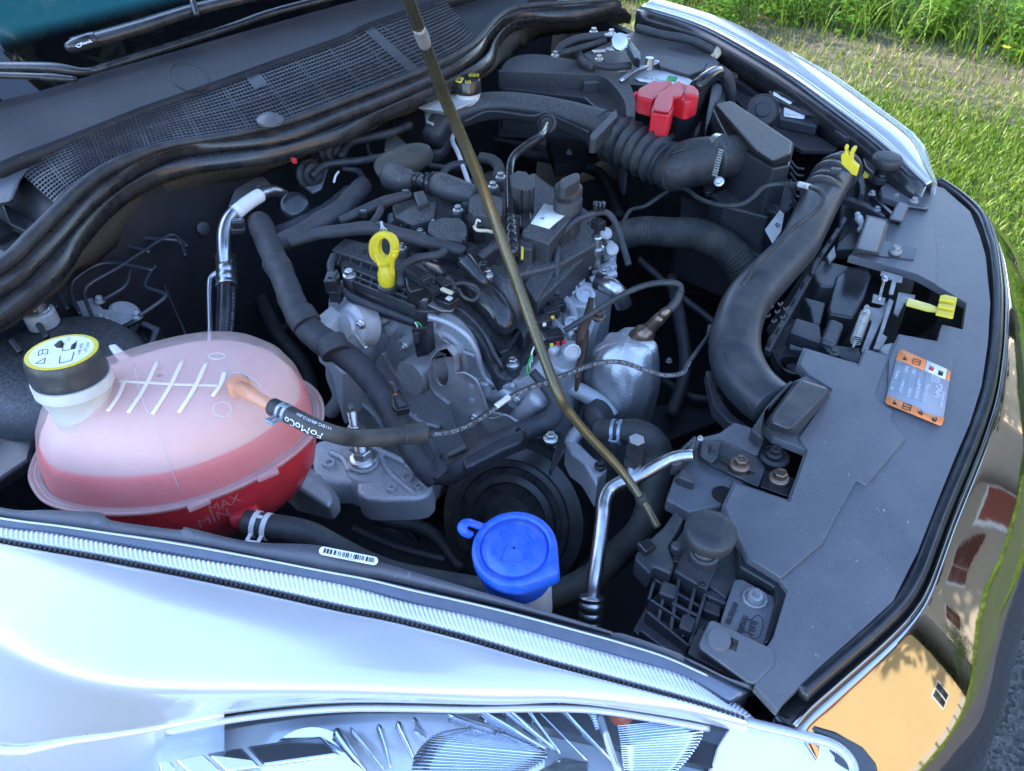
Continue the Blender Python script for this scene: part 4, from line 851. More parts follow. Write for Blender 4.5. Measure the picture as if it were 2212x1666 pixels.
# ------------------------------------------------------------ main intake duct
duct = thing('intake_duct', 'wide curved black air duct sweeping from the air box down to the front cover', 'duct', P(6, 500, 500, .88))
tube('duct_body', 6, [(3, 985, 1150, .925), (3, 900, 1290, .925), (3, 830, 1430, .922), (3, 750, 1580, .918), (6, 600, 100, .912), (6, 440, 280, .905), (6, 370, 440, .90), (6, 350, 600, .893), (6, 390, 740, .888), (6, 480, 860, .884), (6, 600, 960, .885)], [39, 41, 42, 43, 46, 50, 52, 55, 56, 55, 54], M['plastic'], duct, n=28, flat=.85, sq=.35)
for (x, y, r_) in ((1045, 1085, 38), (1010, 1110, 42), (965, 1150, 42), (925, 1215, 42), (905, 1250, 43)):
    p = P(3, x, y, .925); ax = (P(3, 1045, 1060, .925) - P(3, 890, 1300, .925)).normalized(); r_ = W(r_, p)
    lathe('duct_ring', p, ax, [(r_ * .9, -.004), (r_ * 1.03, -.003), (r_ * 1.03, .003), (r_ * .9, .004)], M['plastic'], duct, 40)
slab('ring_tab', 3, [(975, 1065), (1040, 1075), (1030, 1095), (965, 1085)], .975, .01, M['plastic'], duct, .002)
slab('duct_flange', 6, [(165, 735), (205, 730), (260, 900), (330, 1010), (450, 1100), (430, 1120), (310, 1060), (215, 960)], .845, .02, M['plastic'], duct, .002)
for i, (x, y) in enumerate([(195, 775), (225, 860), (265, 930)]):
    slab('slot', 6, [(x - 10, y - 22), (x + 6, y - 24), (x + 24, y + 22), (x + 8, y + 26)], .8456, .0005, M['ink'], duct, 0)
slab('joint_plate', 6, [(700, 795), (735, 800), (560, 1000), (525, 1165), (455, 1110), (560, 950)], .912, .02, M['plastic'], duct, .003)
slab('duct_lip', 6, [(180, 430), (220, 440), (205, 500), (170, 490)], .86, .02, M['plastic'], duct, .003)

# ------------------------------------------------------------ air box
ab = thing('air_box', 'black air filter box with a wedge-shaped lid and ribbed side', 'air filter box', P(3, 480, 900, .85))
frus('lid', 3, [(228, 668), (328, 645), (722, 912), (712, 985), (592, 1036), (480, 960)], .985, [(215, 690), (330, 655), (735, 925), (712, 1040), (598, 1060), (470, 985)], .955, M['dusty'], ab, .005)
slab('lower_box', 3, [(210, 700), (330, 660), (735, 930), (705, 1060), (600, 1080), (440, 990), (300, 880)], .952, .16, M['plastic'], ab, .004)
slab('lower_box', 3, [(200, 1240), (600, 1080), (760, 1180), (700, 1330), (560, 1390), (280, 1320)], .862, .12, M['plastic'], ab, .004)
for i in range(7):
    tube('side_rib', 3, [(700 + i * 2, 1020 + i * 45, .90), (745, 1075 + i * 45, .885), (795 - i * 4, 1085 + i * 45, .885)], 3.2, M['plastic'], ab, n=8)
for i in range(6):
    tube('side_rib', 3, [(560 + i * 16, 1280 + i * 10, .876), (565 + i * 20, 1345 + i * 4, .874), (620 + i * 18, 1370 - i * 8, .876)], 3.0, M['plastic'], ab, n=8)
slab('label_patch', 3, [(545, 1470), (640, 1345), (668, 1370), (650, 1480), (595, 1560)], .882, .002, M['lightplastic'], ab, .0005)
tube('print', 3, [(610, 1440, .8835), (625, 1430, .8835), (620, 1455, .8835), (640, 1440, .8835)], .9, M['ink'], ab, n=6)
slab('tray_front', 3, [(0, 1250), (80, 1280), (560, 1400), (620, 1390), (560, 1480), (520, 1640), (0, 1440)], .80, .12, M['dark'], ab, .004)
for i in range(4):
    slab('tray_rib', 3, [(80 + i * 120, 1290 + i * 28), (86 + i * 120, 1291 + i * 28), (76 + i * 120, 1440 + i * 34), (68 + i * 120, 1438 + i * 34)], .803, .02, M['plastic'], ab, .001)

# bellows + elbow + clamp + inlet
hose = thing('air_intake_hose', 'black air hose with a corrugated bellows and a steel clamp leading to the air box', 'hose', P(2, 1900, 950, .9))
tube('bellows', 2, [(1700, 850, .925), (1790, 895, .925), (1930, 970, .92), (2080, 1055, .915)], [44, 47, 48, 46], M['rubber'], hose, n=40, per=14, ribs=(7, .12, 1))
tube('elbow', 3, [(-110, 1060, .915), (-60, 1080, .915), (0, 1070, .92), (80, 1045, .925), (160, 1030, .93), (200, 1022, .932)], [38, 46, 50, 51, 50, 49], M['rubber'], hose, n=32)
for x, y, r_ in ((-30, 1075, 52), (65, 1050, 53), (140, 1034, 52)):
    p = P(3, x, y, .92); r_ = W(r_, p); lathe('elbow_rib', p, (.95, -.25, .15), [(r_ * .9, -.002), (r_ * .985, -.0015), (r_ * .985, .0015), (r_ * .9, .002)], M['rubber'], hose, 40)
for dz in (-22, 0, 22): tube('elbow_rib', 3, [(-60, 1040 + dz * 2.6, .965 - abs(dz) * .0004), (60, 1010 + dz * 2.6, .972 - abs(dz) * .0004), (170, 990 + dz * 2.6, .975 - abs(dz) * .0004)], 1.8, M['rubber'], hose, n=6)
p = P(3, 222, 1018, .932); r_ = W(51, p); axd = Vector((.95, -.28, .1))
lathe('clamp_band', p, axd, [(r_ * .98, -.006), (r_ * 1.03, -.006), (r_ * 1.03, .006), (r_ * .98, .006)], M['zinc'], hose, 48)
for i in range(11):
    bx = P(3, 262 - i * 4, 965 + i * 16, .974 - i * .002); box('clamp_thread', bx, (.010, .0022, .003), M['zinc'], hose, .0004, rz=-.2)
bolt(3, 250, 1165, .94, 11, M['zinc'], hose, axis=(0, -.8, .6)); 
tube('inlet_pipe', 3, [(220, 1020, .93), (330, 1000, .93), (440, 975, .925), (520, 955, .92)], [44, 43, 42, 42], M['dusty'], hose, n=32)
slab('elbow_foot', 3, [(150, 1200), (250, 1150), (240, 1180), (200, 1230), (165, 1235)], .89, .01, M['gloss'], hose, .002)

# resonator arch
res = thing('air_resonator', 'arched black air duct with a round grommet over the back of the engine', 'duct', P(2, 1100, 750, .9))
tube('arch', 2, [(590, 900, .90), (650, 800, .915), (760, 735, .93), (900, 690, .94), (1050, 678, .943), (1250, 700, .943), (1450, 745, .94), (1620, 805, .935), (1710, 850, .93)], [24, 26, 26, 26, 25, 26, 28, 33, 38], M['dusty'], res, n=24, flat=1.0, sq=1.2)
tube('lower_neck', 2, [(730, 750, .90), (680, 830, .88), (650, 920, .86), (610, 980, .85), (540, 985, .84)], [26, 24, 23, 22, 20], M['plastic'], res, n=20)
slab('end_flange', 2, [(1770, 692), (1782, 740), (1640, 888), (1600, 885), (1610, 850)], .975, .03, M['dusty'], res, .003)
tube('seam', 2, [(800, 780, .938), (960, 715, .948), (1230, 745, .95), (1320, 720, .955), (1400, 760, .95), (1600, 850, .94)], 3, M['plastic'], res, n=8)
gp_ = P(2, 1325, 795, .965); r_ = W(20, gp_)
lathe('grommet', gp_, (.1, -.75, .65), [(r_ * .9, -.012), (r_ * 1.05, -.006), (r_ * 1.05, 0), (r_ * .85, .004), (r_ * .8, 0), (r_ * .5, .001), (r_ * .5, .008)], M['rubber'], res, 36)
tube('breather_pipe', 2, [(1325, 800, .972), (1290, 870, .985), (1180, 945, .985), (1110, 1010, .983), (1088, 1090, .978), (1088, 1250, .962), (1092, 1400, .95), (1100, 1500, .945), (1110, 1600, .93)], [9, 9.5, 9.5, 9.5, 9.5, 9, 10.5, 10, 10], M['gloss'], res, n=18)
tube('pipe_fitting', 2, [(1090, 1395, .955), (1095, 1460, .953), (1103, 1540, .95), (1110, 1640, .94)], [12, 13, 14, 19], M['gloss'], res, n=18, ribs=(5, .07))
slab('amber_clip', 2, [(1160, 1575), (1178, 1582), (1176, 1640), (1160, 1650)], .955, .006, M['yellow'], res, .001)

# ------------------------------------------------------------ engine
eng = thing('engine', 'dusty petrol engine with black cam cover and grey cast timing case', 'engine', P(5, 500, 500, .8))
TY = -.30
slab('timing_case', 5, [(-60, 200), (100, 300), (560, 380), (700, 430), (850, 560), (920, 740), (1000, 800), (1150, 800), (1230, 740), (1320, 900), (1210, 1010), (1150, 1120), (900, 1290), (700, 1400), (560, 1620), (100, 1640), (50, 1300), (60, 1000), (-20, 850), (-80, 500)], None, .16, M['alu'], eng, .008, curve=3, Y=TY, segs=3)
slab('engine_block', 5, [(300, 420), (700, 450), (1000, 820), (1300, 900), (1420, 760), (1560, 700), (1720, 300), (1780, -60), (2, 1500, 1350), (2, 300, 1350)], .775, .4, M['alu'], eng, .01)
def tY(name, pts, r, mat, par, Y, **kw):
    return tube(name, 0, [P(5, p[0], p[1], Y=(p[2] if len(p) > 2 else Y)) for p in pts], [W(r, P(5, pts[0][0], pts[0][1], Y=Y))] * len(pts), mat, par, raw=True, px=False, **kw)
tY('case_ridge', [(590, 395), (690, 430), (800, 500), (870, 600), (905, 720), (940, 790), (1010, 830), (1120, 830)], 7, M['alu'], eng, TY - .004)
tY('case_ridge', [(560, 470), (650, 490), (740, 550), (790, 640), (800, 740), (760, 800)], 9, M['alu'], eng, TY - .002)
tY('case_ridge', [(280, 380), (270, 500), (220, 600), (150, 700), (100, 800)], 20, M['alu'], eng, TY + .005)
tY('case_ridge', [(590, 380), (590, 470), (560, 560)], 10, M['alu'], eng, TY - .004)
tY('case_ridge', [(330, 800), (400, 950), (500, 1050), (640, 1100)], 6, M['alu'], eng, TY - .004)
tY('case_ridge', [(930, 800), (960, 900), (1060, 870), (1120, 950)], 14, M['alu'], eng, TY - .004)
tY('case_ridge', [(1130, 1060), (1290, 900)], 22, M['alu'], eng, TY - .01)
for x, y in ((640, 500), (760, 590), (430, 540), (900, 830), (330, 460), (130, 340), (870, 1050), (1130, 925), (110, 330)):
    p = P(5, x, y, Y=TY - .003); r_ = W(13, p)
    lathe('boss', p, (0, -1, 0), [(r_ * 1.3, -.006), (r_, .006), (r_, .010), (r_ * .5, .0105)], M['alu'], eng, 24)
for x, y, r_ in ((410, 580, 10), (130, 440, 11), (1130, 925, 10), (870, 1060, 9), (740, 660, 8)):
    bolt(5, x, y, None, r_, M['zinc'], eng, axis=(0, -1, .2), Y=TY - .014)
# phaser solenoid
p = P(5, 520, 745, Y=TY - .03); r_ = W(42, p)
lathe('cam_solenoid', p, (-.15, -1, .15), [(r_ * 1.05, -.03), (r_, .0), (r_, .018), (r_ * .92, .024), (.001, .024)], M['steel'], eng, 40)
text('stamped_code', '293331161', p + Vector((-.012, -.028, -.004)), (1, .05, -.1), (0, 0, 1), .004, M['greyprint'], eng, fit=.02)
cn = slab('solenoid_plug', 5, [(455, 470), (550, 460), (565, 640), (490, 655)], None, .02, M['gloss'], eng, .002, Y=TY - .045)
slab('plug_lock', 5, [(465, 500), (500, 496), (505, 560), (470, 565)], None, .004, M['plastic'], cn, .001, Y=TY - .05)
tY('plug_wire', [(500, 465), (490, 440), (480, 425)], 1.6, M['white'], cn, TY - .04); tY('plug_wire', [(525, 462), (515, 440), (490, 422)], 1.8, M['green'], cn, TY - .04)
# lifting eye bracket
hole = [(650 + 42 * cos(a) + 8 * sin(a), 745 + 92 * sin(a)) for a in [i * pi / 6 for i in range(12)]]
slab('lifting_eye', 5, [(556, 740), (575, 660), (630, 600), (690, 588), (735, 640), (742, 755), (800, 752), (870, 790), (905, 870), (950, 1000), (1060, 1020), (1140, 1060), (1135, 1100), (960, 1150), (940, 1250), (820, 1260), (745, 1100), (700, 970), (600, 895), (570, 850)], None, .004, M['steel'], eng, .0015, Y=TY - .05, holes=[hole])
slab('eye_rim', 5, [(556, 740), (575, 660), (630, 600), (690, 588), (735, 640), (742, 755), (728, 755), (718, 650), (684, 603), (636, 615), (590, 670), (572, 745), (585, 845), (610, 885), (700, 955), (690, 965), (600, 895), (570, 850)], None, .012, M['steel'], eng, .002, Y=TY - .055)
tY('bracket_flange', [(745, 755), (800, 750), (870, 795), (905, 870), (945, 990)], 2.5, M['steel'], eng, TY - .056)
tY('bracket_flange', [(960, 1040), (1000, 1040), (1060, 1020), (1140, 1065)], 2.5, M['steel'], eng, TY - .056)
for x, y in ((840, 835), (845, 928)): lathe('bracket_hole', P(5, x, y, Y=TY - .0505), (0, -1, 0), [(W(6, p), -.001), (W(6, p), .0006), (.0004, .0006)], M['alu'], eng, 20)
bolt(5, 865, 1045, None, 12, M['zinc'], eng, axis=(0, -1, .2), Y=TY - .054)
# black cam-end cover: rim plate stepping down to the front
rim = [(5, 0, 40, .902), (5, 20, 170, .90), (5, 200, 260, .90), (5, 480, 350, .90), (5, 600, 352, .898), (5, 660, 340, .895), (5, 760, 400, .886), (5, 850, 480, .876), (5, 930, 590, .862), (5, 975, 700, .846), (5, 1010, 770, .832), (5, 1060, 800, .822), (5, 1150, 790, .818), (5, 1165, 700, .822), (5, 1230, 600, .84), (5, 1400, 330, .86), (5, 1500, 120, .87), (2, 1740, 1600, .88), (2, 1640, 1380, .89), (2, 1300, 1150, .895), (2, 1000, 1080, .90), (2, 560, 1230, .90), (2, 250, 1480, .90)]
slab('cam_cover', 0, [Z0(q[0], q[1], q[2]) + (q[3],) for q in rim], 0, .035, M['dusty'], eng, .004)
tube('cover_rim', 5, [(640, 300, .91), (750, 330, .905), (850, 410, .895), (940, 520, .88), (990, 630, .865), (1025, 690, .855), (1040, 735, .845)], 6, M['gloss'], eng)
tube('cover_rim', 5, [(740, 330, .897), (830, 410, .888), (910, 520, .876), (960, 620, .862), (985, 690, .85)], 3, M['ink'], eng)
tube('cam_hump', 5, [(560, 60, .90), (700, 130, .905), (830, 190, .905), (940, 270, .90), (1010, 350, .892), (1050, 430, .88), (1065, 480, .868)], [26, 30, 33, 34, 32, 29, 22], M['gloss'], eng, n=24, wob=.04)
tube('cam_hump_back', 5, [(980, 120, .90), (1060, 220, .90), (1090, 320, .885), (1110, 420, .86)], [28, 32, 30, 24], M['dusty'], eng, n=20)
slab('hump_flange', 5, [(965, 500), (1060, 560), (1155, 455), (1160, 480), (1080, 600), (1030, 620), (990, 580)], .868, .012, M['gloss'], eng, .003)
frus('cover_block', 5, [(1180, 180), (1350, -60), (1420, 30), (1260, 300)], .91, [(1150, 220), (1350, -80), (1450, 40), (1260, 360)], .86, M['dusty'], eng, .004)
slab('cover_skirt', 5, [(1110, 430), (1250, 290), (1440, 60), (1520, 0), (1480, 120), (1330, 290), (1180, 520)], .865, .03, M['dusty'], eng, .003)
# ribs of the left cover
for (a_, b2) in (((30, 60), (520, 260)), ((30, 100), (500, 290)), ((40, 140), (480, 320))):
    a3, b3 = P(5, a_[0], a_[1], .912), P(5, b2[0], b2[1], .912); d_ = (b3 - a3).normalized(); n_ = Vector((-d_.y, d_.x, 0)) * .0018
    v = [a3 - n_, a3 + n_, b3 + n_, b3 - n_]; mesh('cover_rib', v + [q_ - Vector((0, 0, .014)) for q_ in v], [(0, 1, 2, 3), (4, 5, 6, 7), (0, 1, 5, 4), (1, 2, 6, 5), (2, 3, 7, 6), (3, 0, 4, 7)], M['dusty'], eng, False, .0006)
for i in range(7):
    x0 = 70 + i * 68; y0 = 62 + i * 30
    a3, b3 = P(5, x0, y0 + 8, .910), P(5, x0 - 15, y0 + 85, .910); d_ = (b3 - a3).normalized(); n_ = Vector((-d_.y, d_.x, 0)) * .0014
    v = [a3 - n_, a3 + n_, b3 + n_, b3 - n_]; mesh('cover_rib', v + [q_ - Vector((0, 0, .012)) for q_ in v], [(0, 1, 2, 3), (4, 5, 6, 7), (0, 1, 5, 4), (1, 2, 6, 5), (2, 3, 7, 6), (3, 0, 4, 7)], M['dusty'], eng, False, .0004)
for k_, x, y, z_ in ((5, 60, 125, .915), (5, 530, 260, .915), (5, 1105, 690, .84), (5, 940, 120, .925), (5, 1385, 150, .885), (2, 395, 1590, .925), (2, 755, 1345, .94), (2, 815, 1275, .94), (2, 980, 1195, .94), (2, 1030, 1135, .94), (2, 585, 1430, .935), (2, 515, 1495, .93)):
    p = P(k_, x, y, z_); r_ = W(15, p)
    lathe('bolt_boss', p, (0, 0, 1), [(r_ * 1.1, -.03), (r_ * 1.05, -.004), (r_ * .9, -.001)], M['plastic'], eng, 24)
    bolt(k_, x, y, z_, 15 if k_ == 5 and y > 100 else 11, M['zinc'], eng)
slab('gasket_tab', 5, [(590, 250), (740, 320), (720, 350), (650, 350), (560, 310)], .906, .003, M['steel'], eng, .001)
# upper cover, coils
slab('upper_cover', 2, [(330, 1310), (560, 1240), (770, 1250), (720, 1420), (560, 1500), (360, 1440)], .925, .04, M['dusty'], eng, .005)
slab('upper_cover', 2, [(-60, 1600), (30, 1520), (370, 1600), (800, 1640), (900, 1700), (700, 1760), (300, 1720)], .912, .03, M['dusty'], eng, .004)
slab('upper_cover', 2, [(760, 1280), (1250, 1100), (1500, 1350), (1650, 1560), (1400, 1700), (1150, 1760), (900, 1700)], .918, .04, M['dusty'], eng, .005)
def coil(pts, z_, h_, k=2):
    c_ = slab('ignition_coil', k, pts, z_, h_, M['dusty'], eng, .003)
    return c_
coil([(1085, 1120), (1140, 1090), (1200, 1100), (1205, 1115), (1250, 1118), (1245, 1200), (1190, 1215), (1100, 1190)], .985, .05)
for i in range(4): slab('coil_fin', 2, [(1150 + i * 24, 1215 - i * 2), (1158 + i * 24, 1214 - i * 2), (1158 + i * 24, 1228 - i * 2), (1150 + i * 24, 1229 - i * 2)], .983, .05, M['plastic'], eng, .001)
coil([(830, 1265), (870, 1240), (1000, 1250), (1048, 1275), (1040, 1370), (1000, 1390), (850, 1370), (820, 1340)], .97, .055)
coil([(570, 1420), (660, 1390), (770, 1395), (815, 1440), (815, 1500), (780, 1545), (640, 1540), (560, 1480)], .952, .045)
coil([(350, 1385), (480, 1300), (620, 1290), (600, 1400), (460, 1440)], .945, .03)
coil([(1150, 1500), (1250, 1450), (1260, 1530), (1230, 1600), (1140, 1590)], .945, .04)
slab('coil_plug', 2, [(845, 1380), (915, 1372), (920, 1440), (850, 1445)], .955, .03, M['gloss'], eng, .002)
slab('plug_tag', 2, [(855, 1385), (910, 1380), (912, 1395), (858, 1400)], .957, .003, M['cream'], eng, .0005)
tube('plug_wire', 2, [(870, 1440, .955), (880, 1410, .965), (900, 1420, .962)], 2.2, M['white'], eng, n=8)
tube('plug_wire', 2, [(860, 1450, .955), (880, 1475, .952), (940, 1480, .95), (985, 1490, .945)], 4, M['cream'], eng, n=8)
slab('coil_plug', 2, [(1145, 1370), (1225, 1355), (1235, 1430), (1190, 1470), (1150, 1450)], .955, .03, M['gloss'], eng, .003)
slab('bracket_post', 2, [(465, 1230), (540, 1215), (570, 1290), (500, 1320)], .955, .035, M['plastic'], eng, .003)
# module with white label
slab('module_box', 2, [(1215, 1400), (1300, 1300), (1485, 1350), (1480, 1400), (1340, 1560), (1160, 1500), (1170, 1470)], .955, .05, M['dusty'], eng, .004)
ml = slab('paper_label', 2, [(1308, 1305), (1482, 1348), (1340, 1465), (1222, 1432)], .9565, .0008, M['white'], eng, 0)
a3, b3 = P(2, 1482, 1348, .9572), P(2, 1340, 1465, .9572); ex_ = (P(2, 1222, 1432, .9572) - P(2, 1308, 1305, .9572)).normalized()
yd = (P(2, 1308, 1305, .9572) - P(2, 1482, 1348, .9572)).normalized()
o_ = P(2, 1308, 1305, .9572); wl = (P(2, 1222, 1432, .9572) - o_).length; hl_ = (P(2, 1482, 1348, .9572) - o_).length
for i, s_ in enumerate(['DVG', '0 190 100T AC', 'D4MD2YD', '0CDB2A32058 C20KX5E2 B63']):
    text('print', s_, o_ + ex_ * wl * .12 - yd * hl_ * (.22 + .2 * i), ex_, yd, .0042, M['ink'], ml, 0, fit=wl * (.25 if i == 0 else .6 + .08 * i))
quads('print_symbol', o_ + ex_ * wl * .6 - yd * hl_ * .3, ex_, yd, [(0, 0, .006, .0012), (0, .002, .0045, .0032), (.0018, .004, .006, .0052)], M['ink'], ml)
# oil filler
p = P(2, 1462, 1270, .975); r_ = W(31, p)
of = lathe('oil_filler_neck', p, (0, 0, 1), [(r_ * 1.0, -.075), (r_ * 1.02, -.003), (r_ * .98, 0)], M['dusty'], eng, 40)
lathe('oil_cap', P(2, 1465, 1200, .985), (0, 0, 1), [(r_ * .98, -.016), (r_ * 1.0, -.002), (r_ * .95, .0015), (.0005, .0015)], M['dusty'], of, 40)
slab('cap_handle', 2, [(1400, 1165), (1415, 1140), (1500, 1100), (1535, 1105), (1540, 1140), (1440, 1200), (1405, 1190)], 1.008, .024, M['dusty'], of, .005)
text('oil_grade', '5W-20', P(2, 1485, 1215, .9875), P(2, 1550, 1185, .9875) - P(2, 1485, 1215, .9875), (-.3, 1, 0), .006, M['yellow'], of, fit=W(21, p))
# sensors and connectors
def plug(k, x, y, z_, w, h_, ang, mat=M['gloss'], name='connector', par=eng):
    p = P(k, x, y, z_); s_ = W(1, p)
    b_ = box(name, p, (w * s_, h_ * s_, h_ * s_ * .8), mat, par, .0015, rz=ang)
    ca_, sa_ = cos(ang), sin(ang); d_ = Vector((ca_, sa_, 0))
    box('collar', p + d_ * w * s_ * .3, (w * s_ * .14, h_ * s_ * 1.14, h_ * s_ * .92), mat, b_, .0006, rz=ang)
    box('latch_tab', p + Vector((0, 0, h_ * s_ * .42)), (w * s_ * .5, h_ * s_ * .35, h_ * s_ * .12), mat, b_, .0004, rz=ang)
    return b_
plug(5, 510, 130, .945, 62, 26, -.3); plug(5, 570, 200, .935, 58, 22, -.3); plug(5, 660, 175, .94, 40, 20, -.35)
box('plug_tab', P(5, 685, 225, .942), (.020, .006, .004), M['cream'], eng, .0008, rz=-.1)
box('plug_tab', P(5, 700, 272, .935), (.008, .008, .003), M['lightplastic'], eng, .0008, rz=-.1)
slab('plug_bracket', 5, [(590, 250), (770, 230), (770, 270), (700, 310), (620, 280)], .925, .012, M['gloss'], eng, .002)
tube('sensor_wire', 5, [(740, 180, .945), (800, 175, .945), (870, 200, .94), (888, 250, .935), (850, 285, .932), (790, 260, .935), (760, 210, .94)], 4, M['rubber'], eng, n=10)
tube('sensor_wire', 5, [(395, 190, .93), (385, 110, .935), (430, 50, .94), (520, 10, .945), (640, -10, .945), (690, -60, .945)], 9, M['tape'], eng, wob=.1)
for x, y, a_ in ((1350, 360, .9), (1300, 420, .9), (1390, 320, .9)): plug(5, x, y, .885, 34, 26, a_)
plug(5, 1370, 520, .868, 38, 30, .8); plug(5, 1330, 580, .86, 30, 24, .8)
for x, y, m_ in ((1362, 395, 'yellow'), (1356, 572, 'yellow'), (1395, 560, 'red'), (1435, 552, 'red'), (1310, 440, 'white')):
    box('plug_lock', P(5, x, y, .892), (.005, .003, .005), M[m_], eng, .0006, rz=.8)
for x0, y0, c_ in ((1235, 600, 'white'), (1222, 650, 'yellow'), (1215, 660, 'green'), (1225, 665, 'pipe'), (1208, 690, 'green')):
    tube('bare_wire', 5, [(x0 + 10, y0 - 20, .88), (x0 - 8, y0 + 30, .875), (x0 - 5, y0 + 80, .865)], 2, M[c_], eng, n=8)
plug(2, 870, 1690, .935, 60, 40, -.9); plug(2, 830, 1600, .935, 30, 24, -.6)
lathe('coil_sensor', P(5, 850, 60, .93), (.4, .5, .8), [(.016, -.02), (.018, 0), (.016, .01), (.008, .012)], M['gloss'], eng, 24)
lathe('cam_sensor', P(2, 1175, 1600, .93), (0, 0, 1), [(W(30, P(2, 1175, 1600, .93)), -.02), (W(30, P(2, 1175, 1600, .93)), 0), (W(22, P(2, 1175, 1600, .93)), .01)], M['gloss'], eng, 24)
# right: cylinder head castings
slab('head_casting', 5, [(1440, 280), (1480, 130), (1600, -10), (1690, -90), (1770, -60), (1760, 60), (1700, 160), (1640, 220), (1640, 420), (1570, 560), (1510, 740), (1330, 690), (1290, 560), (1370, 400)], .842, .15, M['alu'], eng, .01, curve=2)
for x, y, z_, w, h_ in ((1560, 110, .858, .05, .03), (1640, 30, .86, .045, .022), (1700, -40, .86, .03, .02), (1450, 620, .85, .05, .03), (1530, 330, .855, .05, .035), (1500, 470, .85, .035, .05)):
    box('head_casting_step', P(5, x, y, z_ - .015), (w, h_, .03), M['alu'], eng, .005, rz=.5)
for x, y in ((1690, 105), (1700, 10), (1590, 70), (1660, 385)): bolt(5, x, y, .868, 9, M['zinc'], eng)
lathe('core_plug', P(5, 1490, 620, .87), (.6, -.6, .4), [(.012, -.01), (.0125, 0), (.010, .001), (.009, -.002), (.0004, -.002)], M['alu'], eng, 30)
tube('water_pipe', 5, [(1690, 180, .87), (1740, 200, .872), (1790, 250, .86), (1820, 320, .84)], [20, 20, 19, 18], M['pipe'], eng)
lathe('pipe_seal', P(5, 1680, 170, .872), (1, .1, -.1), [(.0125, -.012), (.0135, -.01), (.0135, .002), (.012, .003)], M['ink'], eng, 24)
tube('water_pipe', 5, [(1380, 800, .80), (1450, 830, .80), (1580, 890, .797), (1680, 960, .79), (1740, 1040, .78)], 19, M['alu'], eng)
tube('water_pipe', 5, [(1540, 1110, .78), (1500, 1160, .77), (1470, 1220, .76)], 16, M['alu'], eng)
# upright front wall of the cam cover with ribs, flange and castings beside it
slab('cover_wall', 10, [(1120, 520), (1390, 265), (1520, 190), (1545, 230), (1500, 330), (1500, 400), (1340, 560), (1210, 680)], .905, .06, M['dusty'], eng, .003)
tube('wall_flange', 10, [(1175, 715, .862), (1230, 670, .864), (1290, 600, .866), (1330, 560, .868), (1345, 515, .87), (1400, 485, .872), (1410, 430, .874), (1470, 385, .876), (1515, 355, .878)], 5, M['gloss'], eng)
for i in range(9):
    x, y = 1160 + i * 42, 610 - i * 38
    tube('wall_rib', 10, [(x, y - 75, .907), (x + 12, y - 20, .90), (x + 22, y + 30, .882)], 1.8, M['dusty'], eng, n=6)
for x, y, r_ in ((1475, 640, 22), (1400, 610, 14), (1590, 440, 15), (1600, 505, 14), (1540, 470, 10), (1440, 560, 12), (1320, 700, 16), (1250, 760, 14), (1400, 800, 18)):
    p = P(10, x, y, .858); rr_ = W(r_, p); lathe('casting_boss', p, (.25, -.35, .9), [(rr_ * 1.25, -.02), (rr_, -.003), (rr_ * .95, .004), (rr_ * .55, .005), (rr_ * .5, .001), (.0004, .001)], M['alu'], eng, 26)
for pts_, r_ in (([(1345, 640), (1400, 720), (1430, 820)], 9), ([(1350, 600), (1430, 580), (1530, 600)], 8), ([(1500, 560), (1580, 540), (1640, 520)], 9), ([(1290, 720), (1310, 800), (1400, 860)], 8), ([(1200, 850), (1240, 900), (1320, 960)], 12)):
    tube('casting_web', 10, [q_ + (.858,) for q_ in pts_], r_, M['alu'], eng)
for i in range(8): tube('coil_fin', 10, [(640 + i * 23, 345 - i * 2, .953), (642 + i * 23, 372 - i * 2, .93)], 2.2, M['dusty'], eng, n=6)
for i in range(6): tube('coil_fin', 10, [(850 + i * 26, 172, .971), (852 + i * 26, 250, .935)], 2.0, M['gloss'], eng, n=6)
for i in range(6): tube('coil_fin', 10, [(450 + i * 34, 252 - i * 8, .946), (454 + i * 34, 290 - i * 8, .925)], 2.0, M['dusty'], eng, n=6)
for i in range(5): tube('top_rib', 10, [(930 + i * 45, 470 - i * 22, .921), (1000 + i * 45, 560 - i * 22, .919)], 1.8, M['dusty'], eng, n=6)
for i in range(4): tube('top_rib', 10, [(130 + i * 60, 360 + i * 14, .914), (100 + i * 60, 470 + i * 16, .905)], 1.6, M['dusty'], eng, n=6)
slab('plug_latch', 10, [(765, 425), (830, 400), (900, 440), (890, 490), (800, 480)], .948, .02, M['gloss'], eng, .003)
tube('plug_barrel', 10, [(800, 440, .95), (850, 500, .94), (900, 560, .93), (940, 590, .92)], [19, 17, 13, 8], M['gloss'], eng, n=20)
tube('tape_lead', 10, [(890, 430, .948), (950, 385, .952), (1000, 360, .952)], 9, M['tape'], eng, wob=.1)
slab('sensor_body', 10, [(470, 540), (620, 500), (640, 520), (640, 580), (500, 620), (480, 590)], .936, .022, M['gloss'], eng, .003)
slab('sensor_body', 10, [(640, 545), (720, 530), (765, 575), (760, 600), (660, 600)], .934, .016, M['dusty'], eng, .002)
tY('case_ridge', [(620, 500), (760, 600), (900, 650)], 5, M['alu'], eng, TY - .004)
for pts_ in ([(60, 900), (200, 1000), (320, 1180)], [(90, 700), (60, 820), (80, 980)], [(480, 1010), (560, 1150), (640, 1290)], [(700, 1280), (900, 1180), (1050, 1120)], [(280, 620), (330, 720), (400, 800)]):
    tY('case_web', pts_, 6, M['alu'], eng, TY - .002)
